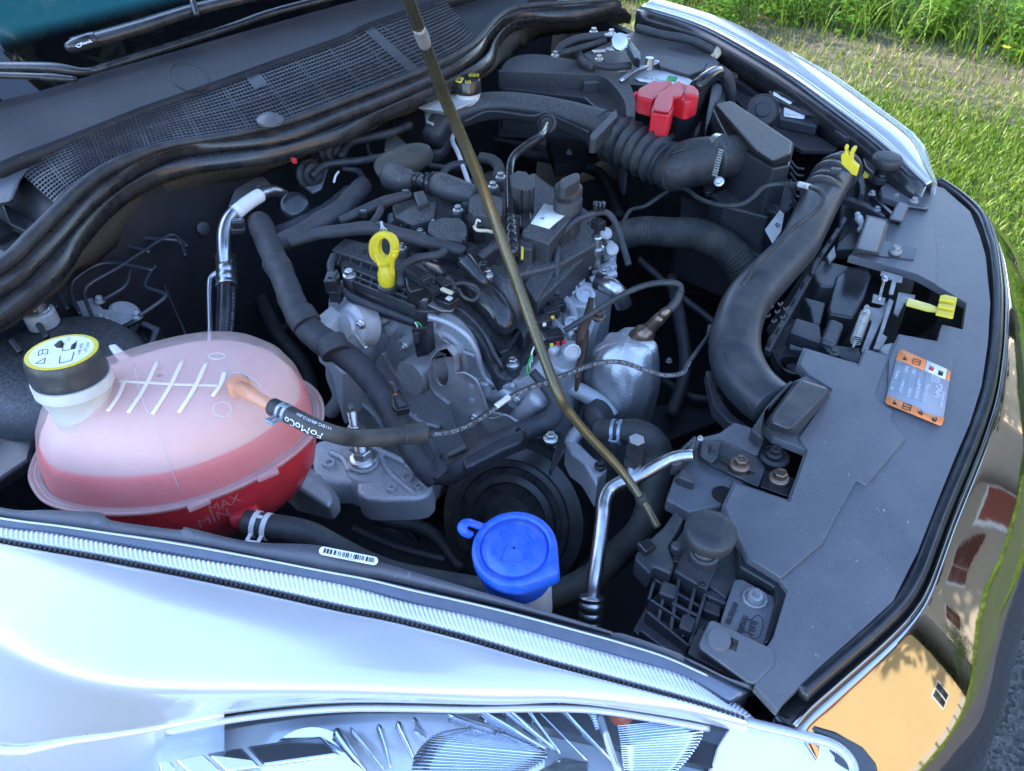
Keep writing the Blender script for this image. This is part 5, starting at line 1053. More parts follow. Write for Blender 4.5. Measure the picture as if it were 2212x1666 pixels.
# fuel pressure sensor
p = P(2, 1650, 1560, .915); lathe('rail_sensor', p, (0, -.1, 1), [(.006, -.05), (.006, -.02), (.011, -.018), (.011, -.008), (.007, -.006), (.007, .012), (.005, .014)], M['zinc'], eng, 24)
plug(2, 1655, 1440, .945, 22, 26, 1.2); plug(2, 1660, 1320, .955, 26, 18, .3)
for x, y in ((1700, 1500), (1740, 1600)): lathe('rail_fitting', P(2, x, y, .89), (.5, -.4, .7), [(.011, -.02), (.011, .004), (.008, .006), (.0004, .006)], M['alu'], eng, 24)
slab('pipe_bracket', 2, [(1560, 1640), (1600, 1580), (1760, 1640), (1780, 1700), (1620, 1740)], .86, .02, M['alu'], eng, .004)

# heat shield
hs = thing('heat_shield', 'crumpled silver foil heat shield over the exhaust manifold', 'heat shield', P(5, 1830, 600, .85))
p = P(5, 1835, 540, .875); r_ = W(86, p); vs, fs = [], []; n = 56
prof = [(.02, .0), (.25, .0), (.5, -.003), (.68, -.010), (.82, -.022), (.93, -.042), (.99, -.068), (1, -.10), (.985, -.14), (.95, -.18), (.88, -.22), (.8, -.26), (.7, -.30)]
hx, hy = r_ * .18, -r_ * .02
for i, (a_, h_) in enumerate(prof):
    for j in range(n):
        th = 2 * pi * j / n; v = p + Vector((cos(th) * r_ * a_ * 1.02, sin(th) * r_ * a_ * .95, h_ - .02 * a_ * cos(th + 2.2)))
        q_ = v * 30; nz_ = noise.noise(q_) + .5 * abs(noise.noise(q_ * 2.3)) * 2 - .5
        v += Vector((cos(th), sin(th), .7)) * nz_ * .011 * min(1, a_ * 1.4)
        vs.append(v)
for i in range(len(prof) - 1):
    for j in range(n): fs.append((i * n + j, i * n + (j + 1) % n, (i + 1) * n + (j + 1) % n, (i + 1) * n + j))
fs.append(tuple(range(n)))
mesh('foil_shell', vs, fs, M['shield'], hs, sub=1)
tube('rusty_edge', 5, [(1610, 270, .875), (1590, 380, .87), (1555, 470, .862), (1535, 560, .85), (1530, 700, .835), (1520, 780, .82)], [6, 10, 11, 9, 10, 8], M['rust'], hs, n=8, flat=.4, sq=1)
slab('rusty_bracket', 5, [(1545, 455), (1600, 465), (1570, 640), (1530, 780), (1505, 770), (1530, 620)], .855, .03, M['rust'], hs, .003)
bolt(5, 1660, 390, .885, 15, M['brown'], hs)
# oxygen sensor
ox = thing('oxygen_sensor', 'brown-tinted oxygen sensor screwed into the foil heat shield with a looping black lead', 'sensor', P(5, 1930, 550, .865))
tube('sensor_body', 5, [(1925, 545, .868), (1935, 520, .875), (1960, 490, .885), (1965, 482, .886), (2010, 440, .90), (2050, 400, .912), (2060, 392, .914), (2085, 365, .922), (2120, 335, .93), (2150, 300, .937), (2170, 250, .945)], [30, 26, 22, 15, 14, 14, 12, 12, 8, 9, 6], M['brown'], ox, n=24, per=5)
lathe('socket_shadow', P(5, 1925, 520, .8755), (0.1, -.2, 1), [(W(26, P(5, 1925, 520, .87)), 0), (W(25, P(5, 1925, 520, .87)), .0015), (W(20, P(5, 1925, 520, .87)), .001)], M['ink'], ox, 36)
tube('sensor_boot', 5, [(2110, 345, .928), (2150, 300, .937), (2175, 250, .946), (2185, 215, .952)], [10, 10, 9, 8], M['rubber'], ox)
tube('sensor_lead', 5, [(2185, 230, .953), (2180, 190, .958), (2120, 172, .96), (2000, 180, .955), (1860, 225, .94), (1700, 315, .915), (1560, 405, .895), (1440, 480, .882)], [6, 6, 6.5, 6.5, 6.5, 6.5, 6.5, 6.5], M['rubber'], ox, n=12)

# harnesses
def harness(label, group, paths, at, name='wiring_harness', cat='wiring', mat=None):
    t = thing(name, label, cat, at, group)
    for i, (k, pts, r_) in enumerate(paths):
        tube('bundle' if i == 0 else 'branch', k, pts, r_, mat or M['tape'], t, n=16, wob=.12, per=10)
    return t
h1 = harness('thick taped wiring harness curving down the near face of the engine', None, [
    (0, [(560, 480, .93), (585, 540, .93), (612, 600, .925), (645, 680, .91), (690, 730, .895), (755, 775, .87), (800, 820, .85), (838, 880, .835), (870, 940, .825), (905, 1000, .81), (940, 1040, .79)], [26, 26, 27, 29, 30, 29, 27, 25, 24, 24, 20]),
    (5, [(1230, 740, .86), (1330, 860, .84), (1385, 960, .825), (1340, 1050, .815), (1160, 1130, .80), (980, 1220, .79), (820, 1330, .78), (700, 1400, .77), (560, 1400, .775)], [10, 12, 18, 22, 24, 26, 22, 22, 20])], P(5, 300, 850, .85))
for x, y, z_, r_, a_ in ((655, 690, .912, 33, .5), (720, 750, .89, 33, .9), (858, 915, .83, 27, .6), (600, 575, .93, 29, .4)):
    p = P(0, x, y, z_); rr_ = W(r_, p); lathe('tape_wrap', p, (P(0, x + 22 * cos(a_), y + 30, z_ - .01) - p), [(rr_ * .96, -.012), (rr_ * 1.0, -.011), (rr_ * 1.0, .011), (rr_ * .96, .012)], M['tape'], h1, 30)
slab('harness_clip', 5, [(330, 885), (380, 850), (445, 960), (440, 975), (360, 990), (335, 960)], .872, .012, M['gloss'], h1, .003)
slab('clip_window', 5, [(350, 900), (382, 880), (430, 955), (375, 970)], .8732, .001, M['tape'], h1, 0)
text('clip_print', 'FM', P(5, 352, 900, .875), P(5, 395, 872, .875) - P(5, 352, 900, .875), (-.5, 1, 0), .003, M['orange'], h1)
slab('harness_trough', 5, [(780, 1300), (960, 1200), (1100, 1130), (1200, 1110), (1200, 1180), (1050, 1240), (870, 1330), (800, 1360)], .81, .02, M['plastic'], h1, .005)
slab('tape_flap', 5, [(540, 1330), (620, 1260), (700, 1350), (620, 1430), (560, 1400)], .806, .012, M['tape'], h1, .004)
slab('tape_flap', 5, [(460, 1240), (560, 1190), (610, 1290), (520, 1350)], .812, .012, M['tape'], h1, .004)
tube('cable_tie', 5, [(1130, 1120, .825), (1160, 1100, .832), (1185, 1150, .822), (1175, 1200, .81)], 4, M['gloss'], h1, n=8)
h2 = harness('taped wiring running across the top of the cam cover beside the yellow dipstick', None, [
    (2, [(-330, 1560, .93), (-150, 1500, .935), (0, 1480, .94), (200, 1462, .945), (400, 1505, .945), (600, 1560, .945), (800, 1612, .945)], [12, 13, 14, 15, 15, 14, 11]),
    (2, [(0, 1415, .945), (150, 1350, .95), (300, 1290, .952), (450, 1245, .952)], [9, 11, 12, 9]),
    (2, [(170, 1480, .94), (215, 1420, .945), (255, 1360, .95), (260, 1300, .952)], 8),
    (2, [(900, 1640, .94), (960, 1600, .942), (1000, 1560, .94)], 9)], P(2, 300, 1480, .94))
for x, y, z_ in ((255, 1450, .95), (420, 1240, .955), (150, 1370, .953)):
    box('wire_clip', P(2, x, y, z_), (.012, .010, .012), M['gloss'], h2, .002, rz=.4)
for i in range(3): tube('lilac_wire', 2, [(258 + i * 6, 1420, .958), (264 + i * 6, 1450, .958), (262 + i * 20, 1475, .955)], 1.4, M['lightplastic'], h2, n=6)
h3 = harness('pair of thick taped hoses behind the cam cover running towards the firewall', None, [
    (2, [(-450, 1590, .92), (-300, 1520, .93), (-150, 1440, .935), (0, 1350, .94), (80, 1260, .94), (150, 1190, .935)], [18, 21, 22, 22, 21, 20]),
    (2, [(-400, 1500, .90), (-250, 1430, .91), (-60, 1330, .915), (60, 1230, .915)], 16)], P(2, 0, 1350, .93), name='taped_hose', cat='hose')
h4 = harness('thin taped cable arching over the fuel rail at the right of the engine', None, [
    (2, [(1390, 1560, .925), (1440, 1480, .94), (1520, 1410, .952), (1620, 1370, .958), (1710, 1365, .955), (1770, 1440, .94), (1810, 1560, .92), (1850, 1700, .90)], 7),
    (2, [(1395, 1540, .93), (1392, 1640, .925), (1390, 1760, .905), (1388, 1890, .89)], 7)], P(2, 1600, 1380, .95))
for x, y, z_, a_ in ((1395, 1545, .935, .2), (1665, 1325, .968, .5)):
    for q_ in range(3): box('cable_clip', P(2, x + (q_ - 1) * 25, y, z_), (.003, .016, .010), M['gloss'], h4, .001, rz=a_)
h5 = harness('short taped lead ending in a black plug on the near side of the cam cover', None, [
    (5, [(-60, 120, .91), (40, 240, .905), (200, 320, .90), (350, 375, .89), (480, 425, .885)], [6, 8, 8, 8, 6])], P(5, 200, 320, .9))
h6 = harness('taped lead with a green plug at the left end of the cam cover', None, [
    (5, [(-40, 0, .925), (-60, 60, .925), (-50, 130, .92)], [8, 8, 7])], P(5, -50, 60, .92))
plug(5, -50, 170, .92, 26, 40, .5, par=h6); plug(5, -20, 240, .905, 26, 34, .4, par=h6)
# throttle / pump casting at left of case
pm = thing('vacuum_pump', 'small round grey pump bolted to the left end of the engine', 'pump', P(5, 60, 440, .85))
p = P(5, 70, 450, Y=-.36); lathe('pump_body', p, (-.3, -1, .4), [(.034, -.03), (.034, 0), (.028, .006), (.020, .007), (.018, .012), (.006, .013)], M['alu'], pm, 40)
bolt(5, 135, 440, None, 11, M['zinc'], pm, axis=(0, -1, .2), Y=-.38)
tube('pump_strap', 5, [(30, 380, .88), (70, 440, .875), (130, 530, .865), (170, 590, .86)], [5, 6, 6, 5], M['zinc'], pm, n=8, flat=.4)

# dipstick
dp = thing('dipstick', 'yellow ring-handled oil dipstick standing in the cam cover', 'dipstick', P(5, 300, 230, .905))
hole = [(282 + 38 * cos(a), 1590 + 62 * sin(a)) for a in [i * pi / 6 for i in range(12)]]
out = [(282 + 76 * cos(a), 1592 + 90 * sin(a)) for a in [i * pi / 14 for i in range(28)]]
DY = P(5, 300, 150, .93).y
slab('ring_handle', 2, out, None, .009, M['yellow'], dp, .002, Y=DY, holes=[hole])
tube('ring_edge', 0, [P(2, *q_, Y=DY + .0045) for q_ in out] + [P(2, *out[0], Y=DY + .0045)], .0052, M['yellow'], dp, raw=True, px=False, n=10, per=2)
for s_ in (-1, 1): tube('stalk', 0, [P(5, 285 + s_ * 62, -10, Y=DY), P(5, 290 + s_ * 45, 35, Y=DY), P(5, 298 + s_ * 34, 75, Y=DY), P(5, 300 + s_ * 38, 115, Y=DY)], .0038, M['yellow'], dp, raw=True, px=False, n=12)
p = P(5, 301, 150, .93); r_ = W(19, p); lathe('grip', p, (0, 0, 1), [(r_ * .9, -.008), (r_, -.003), (r_, .010), (r_ * .8, .018), (r_ * .6, .024)], M['yellow'], dp, 28)
lathe('dipstick_tube', p, (0, 0, 1), [(r_ * .9, -.04), (r_ * .9, -.018), (r_ * 1.15, -.016), (r_ * 1.15, -.010), (r_ * .8, -.008)], M['plastic'], dp, 28)

# drum pulley
M['drum'] = surf('black_drum_paint', (.020, .022, .026), .3, dust=DUST, damt=.25, dscale=20, bump=.15)
pu = thing('belt_pulley', 'large black ribbed pulley drum low at the front of the engine', 'pulley', P(8, 1130, 300, Y=-.36))
p = P(8, 1090, 60, Y=-.40); r_ = W(150, p)
lathe('drum', p, (.05, -.80, .60), [(r_ * 1.12, -.09), (r_ * 1.12, -.02), (r_ * 1.08, -.005), (r_ * .9, .0), (r_ * .88, .004), (r_ * .80, .005), (r_ * .78, .001), (r_ * .70, .001), (r_ * .68, .007), (r_ * .58, .009), (r_ * .55, .004), (r_ * .40, .003), (r_ * .38, .010), (r_ * .2, .011), (.0005, .011)], M['drum'], pu, 64)
axp = Vector((.05, -.80, .60)).normalized(); a1 = Vector((1, 0, 0)); a1 = (a1 - axp * a1.dot(axp)).normalized(); a2 = axp.cross(a1)
for i in range(12):
    th = 2 * pi * i / 12; c_ = p + axp * .0015 + (a1 * cos(th) + a2 * sin(th)) * r_ * .74
    lathe('vent_hole', c_, axp, [(r_ * .05, -.002), (r_ * .05, .0006), (.0004, .0006)], M['ink'], pu, 16)
for i in range(6):
    th = 2 * pi * i / 6 + .3; c_ = p + axp * .009 + (a1 * cos(th) + a2 * sin(th)) * r_ * .48
    lathe('vent_hole', c_, axp, [(r_ * .05, -.008), (r_ * .05, -.003), (.0004, -.003)], M['ink'], pu, 16)
slab('housing', 5, [(1440, 1180), (1530, 1190), (1640, 1300), (1700, 1310), (1715, 1370), (1660, 1420), (1650, 1480), (1560, 1330), (1480, 1270)], .775, .05, M['alu'], pu, .006)
bolt(5, 1668, 1345, .782, 13, M['dark'], pu)
slab('pulley_arm', 5, [(1400, 1120), (1440, 1150), (1440, 1220), (1350, 1370), (1340, 1360), (1380, 1230), (1330, 1190), (1330, 1150)], .81, .015, M['gloss'], pu, .003)
bolt(5, 1350, 1170, .815, 16, M['zinc'], pu)
p = P(7, 2520, 250, Y=-.33); lathe('lower_pulley', p, (.05, -.95, .3), [(.075, -.03), (.075, 0), (.07, .003), (.055, .001), (.05, .004), (.02, .005), (.0005, .005)], M['dark'], pu, 48)

# engine mount
em = thing('engine_mount', 'grey cast engine mount with two studs and large nuts beside the coolant tank', 'mount', P(5, 0, 1350, .72))
slab('mount_arm', 5, [(-150, 1180), (60, 1170), (250, 1210), (330, 1260), (500, 1330), (600, 1440), (560, 1540), (400, 1560), (180, 1560), (100, 1500), (95, 1450), (-130, 1440), (-180, 1300)], .765, .05, M['alu'], em, .010, curve=2, segs=3)
frus('mount_foot', 4, [(1830, 1440), (1940, 1400), (2000, 1420), (2100, 1500), (2130, 1560), (2110, 1620), (1900, 1480)], .80, [(1760, 1500), (1960, 1340), (2090, 1390), (2180, 1560), (2190, 1640), (2140, 1700), (1900, 1640)], .74, M['alu'], em, .006)
def stud(x, y, z_, r1, r2, hN, hS):
    p = P(5, x, y, z_); a_, b2 = W(r1, p), W(r2, p)
    lathe('washer', p, (0, 0, 1), [(a_ * 1.0, -.003), (a_ * 1.0, .001), (a_ * .8, .003)], M['lightplastic'], em, 36)
    bolt(5, x, y - 12, z_ + .004, r1 * .95, M['zinc'], em, name='nut')
    prof_ = []
    for i in range(14): h_ = .008 + hS * i / 14; prof_ += [(b2, h_), (b2 * .82, h_ + hS / 28)]
    lathe('stud', p, (0, 0, 1), prof_ + [(b2 * .7, .009 + hS), (b2 * .65, .014 + hS), (b2 * .3, .014 + hS)], M['zinc'], em, 24)
for pts_ in ([(60, 1230, .768), (160, 1220, .770), (300, 1270, .770), (420, 1330, .768)], [(420, 1340, .768), (500, 1400, .766), (540, 1480, .764)], [(250, 1240, .768), (280, 1330, .769), (330, 1400, .768)], [(330, 1400, .768), (420, 1480, .766), (480, 1530, .764)], [(-60, 1260, .768), (20, 1300, .769), (60, 1380, .768)]):
    tube('mount_rib', 5, pts_, 7, M['alu'], em)
for x, y, r_ in ((430, 1420, 15), (330, 1490, 11), (-70, 1330, 14), (500, 1480, 9)):
    p = P(5, x, y, .768); rr_ = W(r_, p); lathe('mount_boss_small', p, (0, 0, 1), [(rr_ * 1.3, -.01), (rr_, 0), (rr_ * .9, .003), (rr_ * .5, .003), (rr_ * .45, -.002), (.0004, -.002)], M['alu'], em, 24)
text('cast_mark', 'KN 03', P(5, 385, 1470, .7665), P(5, 500, 1420, .7665) - P(5, 385, 1470, .7665), (-.4, 1, 0), .009, M['alu'], em, .001)
stud(150, 1310, .775, 33, 13, .02, .035); stud(100, 1130, .80, 22, 10, .016, .036)
lathe('mount_boss', P(5, 165, 1340, .77), (0, 0, 1), [(.034, -.05), (.032, -.01), (.027, -.002)], M['alu'], em, 40)
tY('mount_web', [(-60, 1000), (0, 900), (-40, 760), (-30, 640)], 16, M['alu'], em, -.36)
slab('side_casting', 4, [(1980, 420), (2060, 480), (2140, 620), (2150, 700), (2204, 760), (2204, 1100), (2150, 900), (2120, 760), (2060, 700), (2040, 690)], None, .05, M['alu'], em, .008, Y=-.40)

# dim pipes and brackets deep in the bay
dpb = thing('chassis_pipes', 'dim pipes and brackets low in the bay between the engine and the front panel', 'pipes', (-.2, .1, .6))
for k_, pts_, r_ in ((0, [(1450, 600, .72), (1470, 700, .70), (1480, 800, .66), (1450, 900, .62)], 14), (0, [(1380, 560, .74), (1470, 640, .70), (1560, 720, .66), (1560, 820, .62)], 8), (0, [(560, 640, .66), (600, 720, .64), (660, 800, .60), (680, 900, .56)], 16), (0, [(380, 600, .62), (430, 680, .60), (540, 720, .58), (640, 700, .56)], 9), (0, [(740, 1060, .62), (830, 1120, .58), (930, 1150, .56), (1000, 1230, .55)], 15), (0, [(760, 1140, .66), (850, 1180, .64), (960, 1210, .63)], 8), (0, [(1130, 330, .70), (1220, 350, .68), (1300, 380, .66), (1340, 470, .64)], 12), (0, [(1060, 300, .74), (1180, 320, .73), (1290, 330, .72)], 6), (0, [(1430, 820, .60), (1500, 860, .60), (1560, 860, .60)], 10), (0, [(280, 480, .74), (400, 520, .70), (440, 600, .66)], 7)):
    tube('pipe', k_, pts_, r_, M['rubber'], dpb, n=12)
for pts_, z_ in (([(1400, 880), (1560, 850), (1580, 900), (1420, 960)], .58), ([(1180, 300), (1260, 290), (1270, 340), (1200, 360)], .76), ([(560, 800), (680, 860), (660, 960), (560, 900)], .58), ([(1440, 560), (1560, 540), (1540, 600), (1460, 620)], .66)):
    slab('bracket', 0, pts_, z_, .03, M['dark'], dpb, .004)
for x, y, z_ in ((1445, 780, .70), (1230, 330, .78), (620, 860, .62)): bolt(0, x, y, z_, 7, M['steel'], dpb)
# ------------------------------------------------------------ coolant tank
tank = thing('coolant_tank', 'milky plastic coolant tank with red coolant and a black cap under a yellow-ringed label', 'coolant tank', P(4, 1000, 1200, .9))
rimz = .935
rp_ = [(195, 1420), (222, 1500), (290, 1580), (420, 1628), (600, 1655), (850, 1658), (1100, 1628), (1350, 1560), (1600, 1455), (1800, 1340), (1960, 1210), (2050, 1100), (2072, 1000), (2045, 900), (1960, 820), (1800, 760), (1560, 745), (1300, 780), (1000, 860), (700, 970), (450, 1090), (280, 1220), (215, 1330)]
rim0 = [Vector(v) for v in cat_rom(pts3(4, rp_, rimz), 5, True)]
cen = sum(rim0, Vector()) / len(rim0)
ax1 = (P(4, 2060, 1000, rimz) - P(4, 200, 1400, rimz)).normalized()
m, t, b = mat_new('milky_tank_plastic'); L = t.links.new; N = t.nodes.new
b.inputs['Base Color'].default_value = (.84, .72, .68, 1); b.inputs['Roughness'].default_value = .32; b.inputs['Subsurface Weight'].default_value = .3; b.inputs['Subsurface Scale'].default_value = .01
tr = N('ShaderNodeBsdfTransparent'); tr.inputs[0].default_value = (1, .82, .80, 1); ms = N('ShaderNodeMixShader'); ms.inputs[0].default_value = .62
nt = N('ShaderNodeTexNoise'); nt.inputs['Scale'].default_value = 20; tcx = N('ShaderNodeTexCoord'); L(tcx.outputs['Object'], nt.inputs['Vector'])
mr = N('ShaderNodeMapRange'); mr.inputs['To Min'].default_value = .20; mr.inputs['To Max'].default_value = .34; L(nt.outputs['Fac'], mr.inputs['Value']); L(mr.outputs[0], ms.inputs[0])
L(tr.outputs[0], ms.inputs[1]); L(b.outputs[0], ms.inputs[2]); L(ms.outputs[0], t.nodes['Material Output'].inputs[0])
M['tank'] = m
M['tankclear'] = plain('clear_orange_plastic', (.75, .35, .2), .15, alpha=.6)
M['coolant'] = surf('red_coolant', (.74, .05, .06), .25, dust=(.5, .02, .05), damt=.4, bump=0)
M['inner'] = plain('tank_inner_wall', (.70, .54, .50), .6)
def shell(levels, shift):
    rows = []
    for s_, h_ in levels:
        rows.append([cen + (v - cen) * s_ + Vector((0, 0, h_)) + shift * max(0, h_) for v in rim0])
    return rows
sh = Vector((-.10, .16, 0))
up_l = [(.93, 0), (.925, .012), (.905, .03), (.87, .05), (.81, .067), (.72, .080), (.58, .089), (.40, .094), (.2, .096), (.02, .0965)]
upsh = loft('upper_shell', shell(up_l, sh), M['tank'], tank, closed=True)
loft('inner_wall', shell([(.868, .036), (.86, .041), (.84, .045), (.78, .060), (.68, .072), (.5, .082), (.3, .087), (.02, .088)], sh), M['inner'], tank, closed=True)
loft('rim_flange', shell([(.93, -.003), (1.0, -.003), (1.005, -.0005), (1.0, .002), (.935, .002), (.93, .004)], sh * 0), M['tank'], tank, closed=True)
lowsh = loft('lower_shell', shell([(.93, -.002), (.92, -.03), (.88, -.06), (.78, -.09), (.6, -.11), (.3, -.118), (.02, -.12)], sh * 0), M['coolant'], tank, closed=True)
loft('coolant_level', shell([(.02, .036), (.5, .036), (.84, .036), (.872, .036), (.892, .030), (.915, .012), (.922, -.002)], sh), M['coolant'], tank, closed=True)
for s_, k_ in ((1.0, 1.7), (.965, 1.0)):
    tube('flange_bead', 0, [cen + (v - cen) * s_ + Vector((0, 0, .002)) for v in rim0[::2]] + [cen + (rim0[0] - cen) * s_ + Vector((0, 0, .002))], .0011 * k_, M['tank'], tank, raw=True, px=False, n=8, per=2)
for x, y in ((1280, 1590), (1720, 1400)):
    a3 = P(4, x, y, rimz + .004); d_ = (P(4, x + 80, y - 34, rimz + .004) - a3).normalized()
    box('flange_lug', a3 + Vector((0, -.001, 0)), (W(48, a3), .007, .006), M['tank'], tank, .0015, rz=math.atan2(d_.y, d_.x))
# baffles seen through the skin, moulded rings
M['baffle'] = surf('cream_baffle', (.80, .66, .56), .5, dust=(.72, .58, .5), damt=.4)
def on_dome(x, y, z_=1.022): return P(4, x, y, z_)
for a_, b2 in (((690, 995), (800, 790)), ((820, 1005), (1010, 670)), ((975, 1015), (1170, 665)), ((1145, 1005), (1325, 675)), ((1360, 900), (1440, 740))):
    skin_tube('baffle_edge', 4, [a_, ((a_[0] + b2[0]) / 2 + 14, (a_[1] + b2[1]) / 2), b2], 5.5, upsh, M['baffle'], tank, .0008, flat=.12)
skin_tube('baffle_edge', 4, [(740, 800), (1000, 815), (1200, 825), (1420, 830)], 4, upsh, M['baffle'], tank, .0006, flat=.12)
for x, y, rx_, ry_ in ((1390, 643, 52, 19), (1425, 982, 58, 47)):
    skin_tube('moulded_ring', 4, [(x + rx_ * cos(a), y + ry_ * sin(a)) for a in [i * pi / 6 for i in range(13)]], 1.3, upsh, M['lightplastic'], tank, 0)
skin_tube('moulded_ring', 4, [(1420, 780), (1480, 752), (1560, 755), (1640, 800), (1670, 840)], 1.1, upsh, M['lightplastic'], tank, 0)
# parting line, level marks
skin_tube('parting_line', 4, [(860, 690), (900, 880), (975, 1060), (1060, 1280), (1120, 1420), (1150, 1500)], .8, upsh, M['lightplastic'], tank, 0)
for s_, x, y, w_ in (('MAX', 1345, 1655, 205), ('MIN', 1275, 1748, 200)):
    a3 = P(4, x, y, Y=P(4, 1400, 1640, .90).y); b3 = P(4, x + w_, y - w_ * .28, Y=P(4, 1500, 1610, .90).y)
    on_mesh('level_mark', 0, 4, (x, y), (x + w_, y - w_ * .42), 58, lowsh, M['tank'], tank, s_, lift=.0015)
# neck and cap
cpz = 1.078; pc = P(4, 400, 622, cpz + .001); axc = Vector((-.05, .12, 1)).normalized(); r_ = W(76, pc)
pb = pc - axc * .03
lathe('filler_neck', pb, axc, [(r_ * .80, -.055), (r_ * .86, -.03), (r_ * 1.0, -.012), (r_ * 1.07, -.009), (r_ * 1.07, .003), (r_ * .9, .004)], M['lightplastic'], tank, 48)
lathe('filler_neck_wall', pb, axc, [(r_ * .74, -.055), (r_ * .8, -.028), (r_ * .96, -.014), (r_ * .98, -.006)], M['inner'], tank, 48)
cap = lathe('cap', pb, axc, [(r_ * 1.03, .004), (r_ * 1.04, .008), (r_ * 1.02, .010), (r_ * 1.02, .022), (r_ * 1.0, .029), (r_ * .97, .031), (.001, .031)], M['plastic'], tank, 72, mod=lambda th, i: 1 + (.022 if (th * 9 / (2 * pi)) % 1 < .18 and i > 1 and i < 4 else 0))
lab_t = pb + axc * .0312
lathe('yellow_ring', lab_t, axc, [(r_ * .95, 0), (r_ * .95, .0005), (r_ * .80, .0006)], M['yellow'], cap, 64)
disc = lathe('label_disc', lab_t, axc, [(r_ * .83, 0), (r_ * .83, .0008), (.0005, .0009)], M['white'], cap, 64)
ey_ = (P(4, 330, 700, 1.07) - P(4, 440, 560, 1.07)); exl = (P(4, 500, 640, 1.07) - P(4, 540, 560, 1.07)).normalized()
# reading direction of the cap print runs up and to the right
er = (P(4, 560, 545, 1.07) - P(4, 510, 640, 1.07)).normalized(); eu = axc.cross(er)
def C_(x, y): return P(4, x, y, pc.z + .001)
on_mesh('pressure_print', 0, 4, (512, 634), (534, 562), 20, disc, M['ink'], cap, '145 kPa')
on_mesh('pressure_print', 0, 4, (552, 614), (572, 556), 20, disc, M['ink'], cap, '21 psi')
on_mesh('ok_print', 0, 4, (442, 548), (452, 524), 18, disc, M['greyprint'], cap, 'OK')
def capline(pts_, r_, name='pictogram'):
    for a_, b2 in zip(pts_, pts_[1:]): skin_tube(name, 4, [a_, b2], r_, disc, M['ink'], cap, 0, n=6)
capline([(405, 575), (400, 610), (480, 595), (490, 545)], 1.0); capline([(385, 640), (380, 690), (460, 670), (474, 615)], 1.0)
for x, y in ((432, 600), (410, 678)):
    slab('pictogram', 4, [(x + 26, y - 30), (x + 56, y - 50), (x + 48, y - 4), (x + 18, y + 2)], pc.z + .0014, .0003, M['ink'], cap, 0)
slab('pictogram', 4, [(345, 572), (375, 545), (395, 540), (410, 562), (395, 590), (372, 598)], pc.z + .0014, .0003, M['ink'], cap, 0)
slab('pictogram', 4, [(325, 650), (350, 632), (392, 628), (385, 655), (340, 662)], pc.z + .0014, .0003, M['ink'], cap, 0)
slab('warning_triangle', 4, [(228, 690), (290, 655), (283, 690)], pc.z + .0014, .0003, M['yellow'], cap, 0); capline([(228, 690), (290, 655), (283, 690), (228, 690)], 1.0)
capline([(245, 640), (248, 612), (275, 600), (308, 602), (302, 630), (272, 628), (245, 640)], .9); capline([(275, 600), (272, 628)], .8)
slab('tab_plate', 4, [(690, 570), (740, 560), (845, 655), (770, 680)], .985, .008, M['lightplastic'], tank, .002)
# outlet nozzle
tube('outlet_nozzle', 4, [(1500, 830, 1.022), (1580, 870, 1.038), (1660, 920, 1.04), (1760, 975, 1.04)], [17, 17, 15, 14], M['tankclear'], tank, n=20)
lathe('nozzle_base', P(4, 1530, 828, 1.030), (.1, -.1, 1), [(W(27, pc), -.006), (W(25, pc), .004), (W(18, pc), .008), (.0005, .009)], M['tankclear'], tank, 32)
tube('lower_outlet', 4, [(1500, 1690, .88), (1600, 1660, .885), (1660, 1640, .888)], [22, 20, 18], M['coolant'], tank)
th_ = thing('coolant_hose', 'black coolant hose with white FoMoCo print leaving the top of the coolant tank', 'hose', P(4, 1900, 1000, 1.03))
hb = tube('hose', 4, [(1750, 968, 1.042), (1880, 1030, 1.045), (2010, 1095, 1.042), (2150, 1145, 1.03), (5, 80, 1165, 1.01), (5, 250, 1165, .995), (5, 400, 1148, .985), (5, 545, 1130, .975)], [20, 20, 20, 19.5, 20, 20, 20, 19], M['rubber'], th_, n=24)
tube('end_sleeve', 5, [(395, 1148, .985), (470, 1140, .98), (545, 1130, .976)], [22, 23, 23], M['rubber'], th_, n=24)
F, rad = PATHS[hb.name]
text_on_tube('maker_print', 'FoMoCo', hb.name, .064, radians(28), .0075, M['white'], th_, flip=True)
text_on_tube('code_print', 'H1BG-8K012-AH', hb.name, .068, radians(-12), .0032, M['white'], th_, flip=True)
def clamp(par, tb, s0, w_=.004, r_=1.06, ears=True, mat=None):
    F, rad = PATHS[tb]; L = [0]
    for a, b_ in zip(F, F[1:]): L.append(L[-1] + (b_[0] - a[0]).length)
    j = max(0, int(np.searchsorted(L, s0)) - 1); p, t_, a, b_ = F[j]; r1 = rad[j]
    for o_ in (-w_, w_): lathe('clamp_band', p + t_ * o_, t_, [(r1 * .99, -w_ * .45), (r1 * r_, -w_ * .45), (r1 * r_, w_ * .45), (r1 * .99, w_ * .45)], mat or M['zincblue'], par, 40)
    if ears:
        e = (Vector((-.2, -.6, .1)) - t_ * Vector((-.2, -.6, .1)).dot(t_)).normalized(); q_ = t_.cross(e)
        for o_ in (-w_, w_):
            mesh('clamp_ear', *((lambda c, u_, v_, n_: ([c + n_ * k_ + u_ * x + v_ * y for k_ in (-.0008, .0008) for x, y in ((-.002, 0), (.002, 0), (.003, .011), (-.001, .011))], [(0, 1, 2, 3), (4, 5, 6, 7), (0, 1, 5, 4), (1, 2, 6, 5), (2, 3, 7, 6), (3, 0, 4, 7)]))(p + t_ * o_ + e * r1, t_, e, q_)), mat or M['zincblue'], par, False)
        box('clamp_bridge', p + e * (r1 + .011), (.012, .003, .003), mat or M['zincblue'], par, .0008, rz=math.atan2(t_.y, t_.x))
        box('clamp_bridge', p + Vector((0, 0, r1 * 1.06)), (.008, .004, .002), mat or M['zincblue'], par, .0005, rz=math.atan2(t_.y, t_.x))
